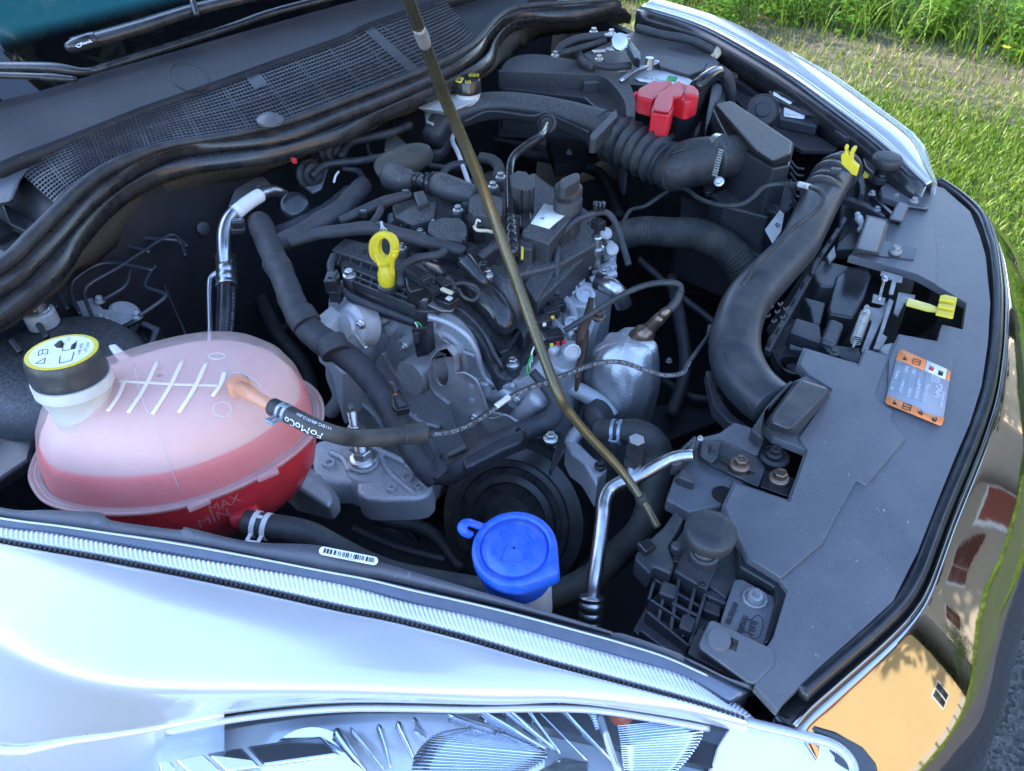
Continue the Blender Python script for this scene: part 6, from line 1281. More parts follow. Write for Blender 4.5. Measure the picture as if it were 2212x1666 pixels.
M['zincblue'] = surf('blued_spring_steel', (.34, .40, .46), .4, metal=.5, dust=(.3, .3, .3), damt=.4, bump=.1)
clamp(th_, hb.name, .020)
# lettered thin hose
lh = thing('lettered_breather_hose', 'thin black hose with white lettering looping over the engine to the air box', 'hose', P(5, 1400, 780, .95))
t1 = tube('hose', 5, [(540, 1138, .975), (640, 1138, .972), (760, 1110, .968), (880, 1050, .965), (990, 975, .963), (1090, 905, .962), (1200, 850, .96), (1330, 805, .957), (1460, 755, .953), (1590, 705, .948), (1700, 680, .943), (1820, 685, .935), (1950, 730, .925), (2080, 765, .915), (2190, 750, .905), (6, 50, 690, .90), (6, 110, 610, .89), (6, 190, 500, .87), (6, 230, 420, .85)], 5.4, M['rubber'], lh, n=14)
tube('joint_sleeve', 5, [(1000, 965, .9655), (1040, 935, .9655), (1080, 905, .9645)], 6.6, M['lightplastic'], lh)
s_all = 'JPA121 SJJJA 254/20 11-04-20 - FoMoCo - PC6045158A00 - JPA121 SJJJA 254/20 11-04-20 - FoMoCo - PC6045158A00 - JPA121 SJJJA 254/20 11-04-20 FoMoCo PC6045158A00'
text_on_tube('line_print', s_all, t1.name, .01, radians(55), .0042, M['greyprint'], lh)
t2 = tube('hose', 3, [(6, 400, 190, .93), (6, 500, 40, .945), (3, 600, 1590, .955), (3, 700, 1480, .968), (3, 840, 1375, .978), (3, 905, 1310, .985), (3, 915, 1250, .99), (3, 870, 1212, .988), (3, 780, 1190, .97), (3, 650, 1180, .955), (3, 540, 1200, .95), (3, 470, 1265, .94), (3, 380, 1315, .93), (3, 230, 1312, .92), (3, 110, 1265, .91), (3, 40, 1215, .90), (3, -60, 1215, .88), (2, 1960, 1320, .86), (2, 1860, 1350, .85), (2, 1800, 1460, .83)], 5.2, M['rubber'], lh, n=14)
text_on_tube('line_print', 'FoMoCo - PC6045158A00 - JPA121 SJJJA 254/20 11-04-20 - FoMoCo - PC6045158A00', t2.name, .25, radians(55), .004, M['greyprint'], lh)
tube('joint_sleeve', 3, [(765, 1182, .972), (800, 1190, .976), (830, 1198, .982)], 6.4, M['lightplastic'], lh)

# prop rod
rod = thing('prop_rod', 'worn metal prop rod leaning up across the engine to hold the hood open', 'prop rod', P(0, 1415, 1130, .89))
M['rodside'] = M['brassrod']
tube('rod', 0, [(1420, 1138, .895), (1390, 1085, .915), (1340, 1015, .945), (1270, 940, .985), (1225, 885, 1.015), (1205, 850, 1.035), (1165, 745, 1.075), (1110, 590, 1.135), (1040, 400, 1.215), (960, 210, 1.305), (890, 20, 1.405), (850, -90, 1.45)], [9, 9.5, 10, 10.5, 11, 11.5, 12, 12.5, 13, 13.5, 14.5, 15], M['brassrod'], rod, n=20)
lathe('collar', P(0, 1385, 1078, .918), (-.3, -.1, .9), [(.0052, -.006), (.0062, -.004), (.0062, .004), (.0052, .006)], M['rubber'], rod, 20)
a3 = P(0, 850, -90, 1.45); tube('rod', 0, [a3, a3.lerp(Vector((-.42, -.52, 1.96)), .5), Vector((-.42, -.52, 1.96))], W(15, a3), M['brassrod'], rod, raw=True, px=False, n=20)
tube('rod_scuff', 0, [(905, 62, 1.387), (912, 80, 1.378), (918, 96, 1.370)], [13.5, 15.2, 13.5], M['steel'], rod, n=16)

# washer cap
wc = thing('washer_cap', 'bright blue washer fluid cap with a pull tab on a white filler neck', 'cap', P(8, 1130, 400, .9))
p = P(8, 1120, 230, .955); r_ = W(95, p)
def wmod(th, i):
    return 1
vs = []
axw = Vector((-.02, -.10, 1)).normalized()
a1 = Vector((1, 0, 0)) - axw * axw.x; a1.normalize(); a2 = axw.cross(a1)
tip = (P(8, 1420, 400, .955) - p); tip_a = math.atan2(tip.dot(a2), tip.dot(a1)); tip_r = W(116, p) / r_
def wrad(th, amt=1):
    d_ = abs((th - tip_a + pi) % (2 * pi) - pi); e = 0
    if d_ < .62:                                                   # straight sides running to a rounded lip
        e = min(tip_r, 1.0 / max(.3, cos(.62 - d_)) if d_ < .62 else 1) - 1; e = min(e, tip_r - 1 - d_ * .25)
    return 1 + max(0, e) * amt
prof = [(.90, -.022, 1), (.96, -.020, 1), (.985, -.012, 1), (.985, -.004, 1), (.97, 0, 1), (.95, .0015, 1), (.80, .002, .5), (.775, -.0012, 0), (.75, -.0015, 0), (.735, .0016, 0), (.5, .003, 0), (.25, .0035, 0), (.002, .0037, 0)]
n = 96; fs = []
for a_, h_, am in prof:
    for j in range(n):
        th = 2 * pi * j / n; q_ = r_ * a_ * (wrad(th, am) if am else 1)
        vs.append(p + axw * h_ + (a1 * cos(th) + a2 * sin(th)) * q_)
for i in range(len(prof) - 1):
    for j in range(n): fs.append((i * n + j, i * n + (j + 1) % n, (i + 1) * n + (j + 1) % n, (i + 1) * n + j))
fs.append(tuple(range(n - 1, -1, -1)))
lid = mesh('cap_lid', vs, fs, M['blue'], wc)
lathe('cap_skirt', p, axw, [(r_ * .86, -.045), (r_ * .9, -.03), (r_ * .92, -.018)], M['blue'], wc, 64)
lathe('filler_neck', p - axw * .03, axw, [(r_ * .78, -.09), (r_ * .80, -.01), (r_ * .80, 0)], M['lightplastic'], wc, 48)
tube('pull_tab', 8, [(840, 150, .952), (800, 130, .958), (785, 95, .962), (820, 68, .962), (890, 88, .955), (920, 95, .950)], [7, 7.5, 8, 8, 8, 7], M['blue'], wc, n=12, flat=1.5)
def wline(pts_, r_=1.7): skin_tube('embossed_line', 8, pts_, r_, lid, M['blue'], wc, .0007)
wline([(1022, 320), (1085, 325), (1160, 337)]); wline([(1160, 337), (1195, 275), (1240, 222)]); wline([(1240, 222), (1205, 165), (1175, 120)]); wline([(1175, 120), (1120, 145), (1075, 190), (1045, 250), (1022, 320)])
for a_, b2 in (((1085, 110), (1110, 122)), ((1040, 120), (1062, 128)), ((1025, 150), (1035, 170)), ((1040, 185), (1060, 195)), ((985, 195), (1005, 215)), ((975, 235), (990, 255)), ((985, 265), (1010, 278)), ((1080, 215), (1100, 225)), ((1128, 240), (1150, 252)), ((1165, 258), (1185, 268)), ((1200, 278), (1214, 290)), ((1005, 180), (1030, 180)), ((1035, 118), (1025, 150))):
    wline([a_, ((a_[0] + b2[0]) / 2, (a_[1] + b2[1]) / 2), b2], 1.1)
lathe('vent_hole', P(8, 1115, 230, .9592), axw, [(.0011, -.001), (.0011, .0004), (.0002, .0004)], M['ink'], wc, 12)

# lower hoses, pipes
lo = thing('radiator_hose', 'dusty thick radiator hose with spring clamp curving down beside the prop rod', 'hose', P(5, 2000, 1250, .8))
t3 = tube('hose', 5, [(1650, 1110, .80), (1780, 1130, .81), (1900, 1130, .812), (2000, 1190, .805), (2040, 1320, .78), (8, 1960, 60, .72), (8, 1800, 250, .67), (8, 1600, 430, .62), (8, 1350, 540, .60), (8, 1100, 560, .60)], [22, 27, 29, 31, 32, 31, 31, 31, 30, 28], M['olive'], lo, n=24)
clamp(lo, t3.name, .035, .005, 1.07)
p = P(5, 1670, 1015, .80); lathe('hose_collar', p, (.6, .3, .7), [(W(32, p), -.012), (W(34, p), -.008), (W(34, p), .006), (W(28, p), .010)], M['rubber'], lo, 36)
lo2 = thing('radiator_hose', 'thick ribbed black hose arching from the engine towards the far end of the main duct', 'hose', P(2, 2100, 1550, .8))
tube('hose', 2, [(1720, 1560, .80), (1800, 1510, .81), (1950, 1480, .82), (2130, 1490, .82), (3, 100, 1500, .815), (3, 260, 1570, .80), (3, 380, 1680, .775), (3, 440, 1800, .74), (3, 440, 1960, .70)], [24, 30, 31, 32, 34, 35, 36, 36, 36], M['olive'], lo2, n=24, ribs=(60, .018))
lo3 = thing('lower_coolant_hose', 'thick coolant hose with a white spring clamp under the coolant tank', 'hose', P(7, 1750, 100, .85))
t4 = tube('hose', 7, [(1580, 60, .90), (1700, 90, .90), (1850, 110, .895), (2000, 150, .885), (2150, 230, .865), (2350, 330, .83), (2560, 400, .80), (2850, 450, .78), (3150, 500, .77)], [26, 28, 28, 28, 28, 27, 26, 24, 24], M['rubber'], lo3, n=24)
clamp(lo3, t4.name, .022, .006, 1.07, mat=M['lightplastic'])
ac = thing('aircon_pipe', 'bare aluminium pipe bending down to a crimped collar in front of the engine', 'pipe', P(8, 1650, 300, .85))
tube('pipe', 5, [(2260, 1275, .91), (2150, 1290, .905), (2050, 1335, .895), (1900, 1420, .885), (1800, 1450, .88), (1725, 1500, .875), (1690, 1580, .872), (8, 1685, 30, .868), (8, 1660, 250, .85), (8, 1630, 450, .83), (8, 1620, 560, .815)], [13, 14, 14.5, 14.5, 14.5, 15, 15.5, 15.5, 16, 16, 16], M['pipe'], ac, n=20)
tube('crimped_collar', 8, [(1616, 545, .825), (1612, 620, .815), (1605, 720, .80)], [26, 25, 24], M['pipe'], ac, n=30, per=12, ribs=(3, .08))
p = P(5, 1900, 1190, .935); r_ = W(20, p)
lathe('service_port', p, (0, 0, 1), [(r_ * .95, -.075), (r_ * .95, -.035), (r_ * 1.0, -.034)], M['pipe'], ac, 28)
cpx = lathe('port_cap', p, (0, 0, 1), [(r_ * 1.03, -.036), (r_ * 1.03, -.018), (r_ * .96, -.017), (r_ * 1.0, 0), (r_ * .95, .003), (.0004, .003)], M['gloss'], ac, 6)
lathe('port_top', p, (0, 0, 1), [(r_ * .9, .0032), (r_ * .86, .004), (.0004, .004)], M['steel'], cpx, 6)
al = thing('aircon_line', 'silver pipe with paper label joining a black hose at the left of the engine bay', 'pipe', P(1, 1440, 1500, .9))
tube('pipe', 1, [(1850, 1290, .90), (1800, 1245, .93), (1735, 1228, .945), (1650, 1255, .95), (1550, 1325, .95), (1470, 1400, .945), (1437, 1490, .935), (1435, 1600, .92), (1440, 1690, .905)], 14.5, M['pipe'], al, n=20)
lp_ = tube('paper_sleeve', 1, [(1665, 1252, .952), (1590, 1300, .953), (1515, 1360, .952)], 15.6, M['white'], al, n=20)
text_on_tube('label_print', '90550', lp_.name, .012, radians(40), .006, M['ink'], al); text_on_tube('label_print', 'H1BH-19N601-BA', lp_.name, .004, radians(90), .005, M['greyprint'], al)
tube('crimp_fitting', 4, [(1445, 5, .905), (1450, 70, .898), (1452, 130, .89), (1455, 190, .882)], [21, 21, 21.5, 22.5], M['pipe'], al, n=28, per=10, ribs=(4, .05))
t5 = tube('rubber_hose', 4, [(1455, 185, .883), (1450, 330, .865), (1440, 480, .845), (1425, 640, .825), (1420, 760, .81)], 20.5, M['gloss'], al, n=24)
text_on_tube('hose_print', '| | GALAXY-4890 (Temp) SAE', t5.name, .01, radians(-60), .0055, M['greyprint'], al)
tube('thin_pipe', 4, [(1395, 105, .89), (1350, 145, .885), (1342, 220, .878), (1345, 380, .86), (1345, 500, .85), (1325, 620, .83)], 6.5, M['pipe'], al, n=14)
box('pipe_clip', P(1, 1525, 1430, .965), (.020, .014, .012), M['gloss'], al, .003, rz=.6); box('pipe_clip', P(1, 1530, 1470, .955), (.020, .016, .010), M['gloss'], al, .003, rz=.6)

# ABS block and brake lines
ab2 = thing('brake_hydraulic_unit', 'grey aluminium brake valve block with bent metal lines and a black plug', 'valve block', P(4, 650, 420, .82))
frus('valve_block', 4, [(460, 300), (590, 265), (660, 340), (700, 345), (890, 385), (680, 495), (560, 430)], .875, [(450, 320), (590, 275), (900, 400), (680, 520), (540, 450)], .835, M['alu'], ab2, .002)
lathe('pump_motor', P(4, 800, 350, .865), (.3, .3, .9), [(.022, -.03), (.022, 0), (.018, .004), (.0004, .005)], M['alu'], ab2, 32)
slab('control_unit', 4, [(690, 510), (900, 400), (1030, 460), (960, 640), (880, 660), (720, 600)], .862, .05, M['gloss'], ab2, .004)
frus('plug_block', 4, [(900, 440), (920, 415), (1030, 460), (960, 620), (930, 610), (980, 480)], .885, [(890, 450), (920, 415), (1035, 465), (965, 640), (925, 620), (975, 490)], .862, M['plastic'], ab2, .003)
for i in range(4): box('connector_rib', P(4, 760 + i * 38, 530 - i * 20, .866), (.006, .022, .006), M['plastic'], ab2, .001, rz=.5)
for x, y, r_ in ((640, 380, 5), (680, 400, 5), (720, 420, 5), (640, 285, 9), (880, 385, 9)): bolt(4, x, y, .880, r_ * 1.2, M['alu'], ab2)
M['line'] = surf('coated_brake_line', (.055, .06, .075), .25, metal=.3, dust=DUST, damt=.15, bump=.05)
for pts_ in ([(435, 345, .885), (385, 240, .90), (372, 180, .905), (420, 120, .91), (540, 55, .91), (660, -10, .905), (740, -60, .90)],
             [(515, 375, .885), (462, 260, .90), (455, 200, .905), (490, 140, .91), (650, 50, .91), (830, 60, .905), (980, 95, .90)],
             [(615, 440, .885), (548, 280, .90), (545, 215, .905), (590, 170, .91), (750, 80, .91), (890, -10, .905), (1080, -130, .90), (1150, -110, .895), (1200, -60, .89)],
             [(660, 280, .885), (760, 225, .89), (810, 180, .893), (832, 110, .895), (835, 40, .895)],
             [(890, 385, .885), (990, 320, .89), (1060, 262, .893), (1040, 235, .893), (950, 205, .893), (930, 180, .893), (950, 130, .893), (1000, 60, .893)],
             [(370, 330, .88), (310, 200, .89), (290, 100, .90), (340, 40, .90)],
             [(1050, 180, .84), (1100, 300, .83), (1180, 480, .82), (1220, 610, .81)]):
    tube('brake_line', 4, pts_, 4.2 if len(pts_) != 4 else 3, M['line'], ab2, n=10)
for pts_ in ([(700, 1560, .90), (780, 1530, .902), (1080, 1535, .90), (1160, 1560, .89), (1190, 1640, .88)], [(600, 1666, .90), (720, 1600, .905), (790, 1575, .905), (960, 1615, .90)]):
    tube('brake_line', 1, pts_, 4.5, M['line'], ab2, n=10)

# strut tower
stt = thing('strut_tower', 'dusty black suspension strut tower with a large steel nut behind the tank cap', 'strut tower', P(4, 330, 500, .85))
p = P(4, 330, 640, .90)
lathe('dome', p, (0, 0, 1), [(.13, -.09), (.115, -.03), (.10, -.008), (.085, -.001), (.03, .003), (.0005, .003)], M['dusty'], stt, 56)
bolt(4, 245, 350, .925, 26, M['zinc'], stt, name='strut_nut'); lathe('nut_base', P(4, 245, 360, .922), (0, 0, 1), [(.021, -.02), (.021, 0), (.018, .003)], M['alu'], stt, 36)
lathe('stud_tip', P(4, 245, 310, .945), (0, 0, 1), [(.006, -.01), (.006, .004), (.004, .006)], M['zinc'], stt, 20)
for a_, b2 in (((248, 440), (300, 520)), ((75, 545), (130, 615))):
    tube('threaded_stud', 4, [a_ + (.915,), ((a_[0] + b2[0]) / 2, (a_[1] + b2[1]) / 2, .912), b2 + (.91,)], 6, M['gloss'], stt, n=12, per=12, ribs=(10, .15))
slab('inner_panel', 4, [(-100, 850), (180, 790), (260, 830), (280, 960), (200, 1300), (-100, 1500)], .86, .02, M['gloss'], stt, .006)
tube('wing_seam', 4, [(-40, 900, .875), (60, 850, .88), (180, 800, .885)], 7, M['pipe'], stt, n=10)

# firewall fittings
fw = thing('firewall_fittings', 'black rubber grommets and cables on the dark firewall behind the engine', 'grommet', P(1, 2050, 1050, .9))
for x, y, r_, z_ in ((2135, 980, 24, .93), (2000, 1120, 26, .92)):
    p = P(1, x, y, z_); rr_ = W(r_, p); lathe('grommet', p, (.9, -.2, .3), [(rr_ * 1.25, -.01), (rr_ * 1.25, -.004), (rr_, 0), (rr_ * .9, .008), (rr_ * .5, .010), (rr_ * .45, .016)], M['rubber'], fw, 32)
slab('grommet_plate', 1, [(1940, 1060), (2000, 990), (2090, 960), (2110, 1040), (2060, 1200), (2000, 1230), (1930, 1180)], .905, .006, M['steel'], fw, .002)
slab('bare_bracket', 1, [(1460, 1320), (1520, 1170), (1620, 1115), (1700, 1140), (1780, 1230), (1650, 1190), (1560, 1290)], .90, .006, M['steel'], fw, .002)
lathe('body_plug', P(1, 1305, 1465, .87), (.9, -.2, .4), [(W(14, p), -.001), (W(14, p), .001), (W(12, p), .002), (.0004, .002)], M['plastic'], fw, 24)
for pts_, r_ in (([(1, 2000, 1130, .93), (1, 2080, 1060, .935), (1, 2204, 1040, .935), (2, 130, 1030, .935), (2, 300, 1000, .93)], 8), ([(2, 0, 1010, .93), (2, 60, 920, .935), (2, 200, 880, .935), (2, 330, 850, .935), (2, 450, 800, .93)], 9), ([(2, 20, 1080, .92), (2, 120, 1100, .92), (2, 160, 1180, .92)], 6), ([(2, 560, 1060, .92), (2, 760, 1080, .92), (2, 900, 1020, .92), (2, 1000, 1050, .91), (2, 1040, 1120, .90)], 6), ([(2, 640, 1140, .93), (2, 700, 1070, .935), (2, 800, 1050, .935), (2, 880, 1070, .93), (2, 900, 1150, .92)], 8), ([(2, 180, 800, .93), (2, 175, 950, .92), (2, 200, 1000, .92)], 4), ([(2, 340, 760, .93), (2, 345, 860, .92)], 4)):
    tube('cable', 0, [Z0(*q_[:3]) + (q_[3],) for q_ in pts_], r_, M['rubber'], fw)
slab('blue_grey_box', 2, [(290, 880), (360, 860), (440, 930), (440, 975), (280, 960)], .89, .03, M['steel'], fw, .003)
tube('white_wire', 1, [(2140, 1170, .935), (2150, 1130, .94), (2170, 1100, .94)], 2.5, M['white'], fw, n=8)
tube('white_tube', 2, [(740, 840, .92), (720, 900, .925), (760, 990, .935), (830, 1190, .93)], 5, M['lightplastic'], fw, n=10)
lathe('round_clip', P(1, 1890, 1320, .935), (.6, -.5, .6), [(.02, -.015), (.023, 0), (.018, .004), (.010, .005)], M['gloss'], fw, 30)
box('red_clip', P(1, 1885, 1030, .985), (.010, .006, .010), M['red'], fw, .002)

# rubber mount canister behind the engine
cn = thing('boost_canister', 'dusty rubber canister with cone end behind the cam cover', 'canister', P(2, 400, 1050, .93))
tube('canister', 2, [(560, 985, .955), (500, 1000, .957), (400, 1040, .955), (300, 1090, .95), (270, 1110, .945)], [20, 28, 33, 32, 24], M['olive'], cn, n=28)
tube('neck', 2, [(330, 1130, .945), (400, 1150, .948), (470, 1140, .95)], [32, 28, 18], M['dusty'], cn, n=24)
tube('outlet', 2, [(460, 1140, .95), (540, 1160, .952), (620, 1180, .952), (700, 1210, .95), (860, 1260, .94)], [13, 14, 26, 28, 24], M['dusty'], cn, n=24)
for x, y, r_ in ((560, 1165, 20), (600, 1178, 27), (500, 1150, 16)):
    p = P(2, x, y, .952); rr_ = W(r_, p); lathe('hose_ring', p, (P(2, x + 60, y + 20, .952) - p), [(rr_ * .9, -.003), (rr_, -.002), (rr_, .002), (rr_ * .9, .003)], M['gloss'], cn, 30)
tube('side_loop', 2, [(900, 1010, .93), (980, 1030, .93), (1020, 1080, .925), (1010, 1150, .92)], 12, M['olive'], cn)

# brake fluid reservoir
br = thing('brake_fluid_reservoir', 'milky brake fluid reservoir with a black cap marked in yellow', 'reservoir', P(2, 700, 640, .93))
frus('reservoir_body', 2, [(460, 670), (620, 600), (880, 600), (890, 640), (800, 680), (700, 720), (500, 690)], .965, [(450, 690), (620, 620), (900, 610), (890, 700), (700, 760), (540, 730)], .92, M['lightplastic'], br, .006)
slab('outlet_stub', 2, [(540, 700), (640, 740), (600, 800), (550, 780)], .93, .03, M['lightplastic'], br, .004)
p = P(2, 815, 500, 1.0); r_ = W(29, p)
lathe('neck', p, (0, 0, 1), [(r_ * .95, -.05), (r_ * .9, -.02)], M['lightplastic'], br, 40)
cp2 = lathe('cap', p, (0, 0, 1), [(r_ * 1.03, -.026), (r_ * 1.05, -.020), (r_, -.018), (r_, -.003), (r_ * .94, 0), (.0005, 0)], M['gloss'], br, 72, mod=lambda th, i: 1 + (.03 if i in (2, 3) and (th * 22 / 2 / pi) % 1 < .5 else 0))
c3 = P(2, 858, 483, 1.0012); lathe('round_symbol', c3, (0, 0, 1), [(W(13, c3), 0), (W(13, c3), .0006), (.0004, .0006)], M['yellow'], cp2, 6)
tube('circle_symbol', 2, [(842, 483, 1.0022), (852, 472, 1.0022), (872, 474, 1.0022), (876, 488, 1.0022), (860, 496, 1.0022), (842, 483, 1.0022)], .8, M['ink'], cp2, n=6)
slab('can_symbol', 2, [(738, 508), (762, 490), (795, 500), (775, 532), (742, 525)], 1.0016, .0006, M['yellow'], cp2, 0)
slab('can_window', 2, [(757, 510), (778, 506), (772, 518), (760, 520)], 1.0024, .0005, M['ink'], cp2, 0)
for i in range(3): slab('hand_symbol', 2, [(800 + i * 14, 515), (808 + i * 14, 512), (812 + i * 14, 532), (804 + i * 14, 535)], 1.0016, .0006, M['yellow'], cp2, 0)

# battery and its housing
bt = thing('battery', 'black car battery with a white and green label and a red terminal cover', 'battery', P(2, 1900, 400, .85))
slab('battery_case', 2, [(1560, 340), (1900, 190), (2160, 215), (3, 60, 240), (3, 260, 400), (3, 100, 640), (3, 0, 700), (2, 2000, 560), (2, 1800, 520)], .955, .16, M['plastic'], bt, .004)
slab('battery_top', 2, [(1640, 330), (1900, 215), (2120, 320), (3, 180, 400), (3, 60, 560), (2, 1860, 540), (2, 1760, 480)], .958, .003, M['dusty'], bt, .001)
slab('battery_label', 2, [(1940, 460), (1990, 440), (2204, 480), (2290, 540), (2270, 570), (1920, 520), (1890, 500)], .9605, .0008, M['white'], bt, 0)
a3 = P(2, 1925, 500, .9615); text('label_print', 'Start Silver', a3, P(2, 2100, 530, .9615) - a3, (0, 1, 0), .010, M['greyprint'], bt, fit=W(60, a3))
slab('green_mark', 2, [(2105, 485), (2165, 495), (2150, 525), (2090, 515)], .9615, .0006, M['green'], bt, 0)
slab('white_patch', 2, [(1710, 440), (1740, 415), (1840, 430), (1830, 455), (1770, 465)], .9605, .0008, M['white'], bt, 0)
tube('top_bar', 2, [(1800, 520, .966), (1900, 450, .968), (2030, 405, .97), (1990, 395, .968)], 5, M['pipe'], bt, n=8)
frus('moulding', 2, [(2000, 350), (2140, 370), (3, 150, 430), (3, 60, 470), (2, 2060, 420)], .975, [(1980, 345), (2150, 365), (3, 170, 440), (3, 60, 490), (2, 2040, 430)], .958, M['dusty'], bt, .002) if False else slab('moulding', 0, [Z0(*q_) for q_ in ((2, 1990, 345), (2, 2150, 365), (3, 170, 440), (3, 60, 480), (2, 2050, 425))], .968, .01, M['dusty'], bt, .003)
lathe('terminal_post', P(2, 1985, 370, .985), (0, 0, 1), [(.012, -.024), (.009, 0), (.0004, 0)], M['zinc'], bt, 20)
tclamp = thing('terminal_clamp', 'cluster of bright metal terminal clamps and grey cables on the far end of the battery', 'terminal', P(2, 1780, 280, .97))
for x, y, z_, w_, a_ in ((1740, 225, 1.0, .03, .4), (1700, 240, .99, .02, .9), (1800, 275, .995, .03, -.6), (1760, 320, .985, .04, .2), (1660, 330, .985, .03, .8), (1850, 320, .985, .035, -.9)):
    box('metal_strap', P(2, x, y, z_), (w_, .012, .006), M['zinc'], tclamp, .002, rz=a_)
for x, y in ((1740, 215), (1625, 205), (1380, 355), (1660, 380), (1830, 250)): bolt(2, x, y, 1.0 if x != 1380 else .985, 9, M['zinc'], tclamp)
lathe('clamp_ring', P(2, 1790, 270, 1.003), (.5, -.6, .5), [(.014, -.006), (.018, -.005), (.018, .005), (.012, .006)], M['pipe'], tclamp, 24)
slab('sensor_box', 2, [(1840, 285), (1870, 265), (1930, 340), (1925, 380), (1890, 370)], 1.0, .02, M['gloss'], tclamp, .003)
for pts_, r_ in (([(1390, 340, .98), (1430, 290, .99), (1540, 245, .995), (1680, 230, .995), (1740, 225, .995)], 8), ([(1530, 350, .975), (1560, 400, .972), (1620, 430, .972)], 9), ([(1580, 360, .978), (1640, 410, .976), (1740, 430, .974), (1860, 420, .972)], 8), ([(1900, 180, .98), (2050, 220, .975), (2250, 260, .97), (2400, 330, .96)], 9)):
    tube('cable', 2, pts_, r_, M['tape'], tclamp, wob=.08)
tube('corrugated_loom', 2, [(1400, 345, .985), (1500, 320, .988), (1620, 285, .988), (1700, 260, .99)], 6, M['rubber'], tclamp, ribs=(24, .12))
bh = thing('battery_housing', 'large smooth black plastic shield with rounded corner around the battery', 'housing', P(2, 1500, 600, .85))
slab('shield', 2, [(1035, 440), (1060, 395), (1150, 352), (1300, 348), (1520, 385), (1640, 395), (1780, 450), (1870, 560), (1895, 700), (1880, 790), (1840, 760), (1820, 640), (1740, 530), (1660, 480), (1500, 470), (1050, 455)], .962, .15, M['dusty'], bh, .012, curve=3, segs=3)
slab('shield_front', 2, [(1040, 450), (1470, 475), (1700, 490), (1830, 650), (1870, 800), (1700, 740), (1560, 620), (1030, 560)], .93, .10, M['plastic'], bh, .004)
slab('shield_step', 2, [(1560, 500), (1675, 490), (1670, 520), (1560, 530)], .95, .07, M['dusty'], bh, .004)
rc = thing('terminal_cover', 'bright red plastic cover over the battery terminal', 'cover', P(2, 2050, 600, .96))
slab('cover_block', 11, [(1012, 748), (1045, 700), (1200, 612), (1300, 630), (1352, 612), (1410, 622), (1375, 670), (1250, 795), (1185, 835), (1040, 795)], 1.0, .034, M['red'], rc, .004, segs=3)
slab('cover_block', 11, [(1372, 668), (1480, 612), (1525, 652), (1645, 672), (1695, 722), (1698, 800), (1600, 850), (1545, 850), (1430, 800), (1390, 800), (1290, 735)], 1.003, .036, M['red'], rc, .004, segs=3)
frus('cover_arm', 11, [(1275, 745), (1330, 720), (1545, 722), (1530, 790), (1418, 800), (1405, 880), (1370, 975), (1190, 950), (1218, 835)], 1.009, [(1265, 745), (1330, 712), (1555, 715), (1545, 800), (1430, 815), (1425, 900), (1385, 985), (1350, 992), (1180, 962), (1205, 835)], .996, M['red'], rc, .004)
slab('cover_arm_skirt', 11, [(1200, 850), (1300, 830), (1420, 830), (1425, 900), (1388, 990), (1352, 998), (1172, 968), (1180, 930)], .998, .045, M['red'], rc, .004, segs=3)
slab('cover_ridge', 11, [(1560, 700), (1640, 680), (1692, 730), (1690, 790), (1600, 770), (1545, 765)], 1.010, .012, M['red'], rc, .003)
tube('cover_groove', 11, [(1520, 655, 1.006), (1590, 730, 1.007), (1600, 790, 1.006)], 1.2, M['red'], rc, n=6)
tube('cover_groove', 11, [(1375, 668, 1.006), (1300, 735, 1.005), (1240, 790, 1.003)], 1.2, M['red'], rc, n=6)
tube('cover_hook', 11, [(1015, 745, 1.0), (990, 780, .995), (1005, 800, .99)], 3, M['red'], rc, n=8)
tube('cable', 3, [(100, 560, .985), (170, 500, .99), (235, 465, .985), (290, 490, .965), (310, 560, .94), (315, 650, .90)], 14, M['gloss'], rc)
tube('corrugated_sleeve', 3, [(255, 455, .985), (300, 500, .965), (320, 570, .94), (322, 660, .90)], 12, M['rubber'], rc, ribs=(20, .08))
slab('bracket_shield', 3, [(200, 550), (240, 530), (300, 560), (290, 650), (230, 660), (160, 870), (165, 760)], .93, .03, M['plastic'], bh, .003)
slab('tray_side', 2, [(2090, 850), (2204, 750), (3, 130, 720), (3, 140, 700), (3, 130, 800), (3, 0, 930), (2, 2120, 950)], .87, .02, M['steel'], bh, .003)
slab('battery_side', 2, [(1940, 830), (2110, 860), (2204, 750), (3, 130, 640), (3, 130, 710), (2, 2120, 900), (2, 1970, 900)], .90, .04, M['plastic'], bh, .003)

# far inner wing parts
fwp = thing('inner_wing_cover', 'dark plastic inner wing with a round disc and two white stickers', 'panel', P(3, 700, 700, .9))
slab('panel_board', 3, [(330, 350), (420, 370), (700, 530), (1000, 740), (1150, 890), (1060, 880), (900, 760), (620, 640), (480, 470)], .935, .01, M['plastic'], fwp, .002)
slab('panel_board', 3, [(380, 420), (480, 460), (620, 650), (900, 760), (1060, 900), (1000, 960), (780, 960), (500, 800), (350, 620)], .905, .01, M['dark'], fwp, .002)
p = P(3, 530, 705, .93); rr_ = W(33, p); lathe('round_disc', p, (.25, -.75, .6), [(rr_ * 1.05, -.012), (rr_ * 1.05, 0), (rr_ * .98, .002), (rr_ * .9, 0), (rr_ * .5, .001), (rr_ * .45, .004), (.0004, .004)], M['rubber'], fwp, 44)
slab('stepped_box', 3, [(630, 660), (840, 690), (900, 740), (880, 810), (640, 760)], .925, .02, M['plastic'], fwp, .003)
s1 = slab('white_sticker', 3, [(605, 575), (625, 556), (735, 610), (744, 625), (712, 665), (700, 666), (602, 610), (597, 595)], .9375, .0008, M['white'], fwp, 0)
a3 = P(3, 620, 610, .9385); b3 = P(3, 720, 660, .9385); ex_ = (b3 - a3).normalized(); random.seed(3)
quads('barcode', a3, ex_, Vector((0, 0, 1)).cross(ex_), [(i * .006, .002, i * .006 + random.choice((.001, .0018, .003)), .016) for i in range(9)], M['ink'], fwp)
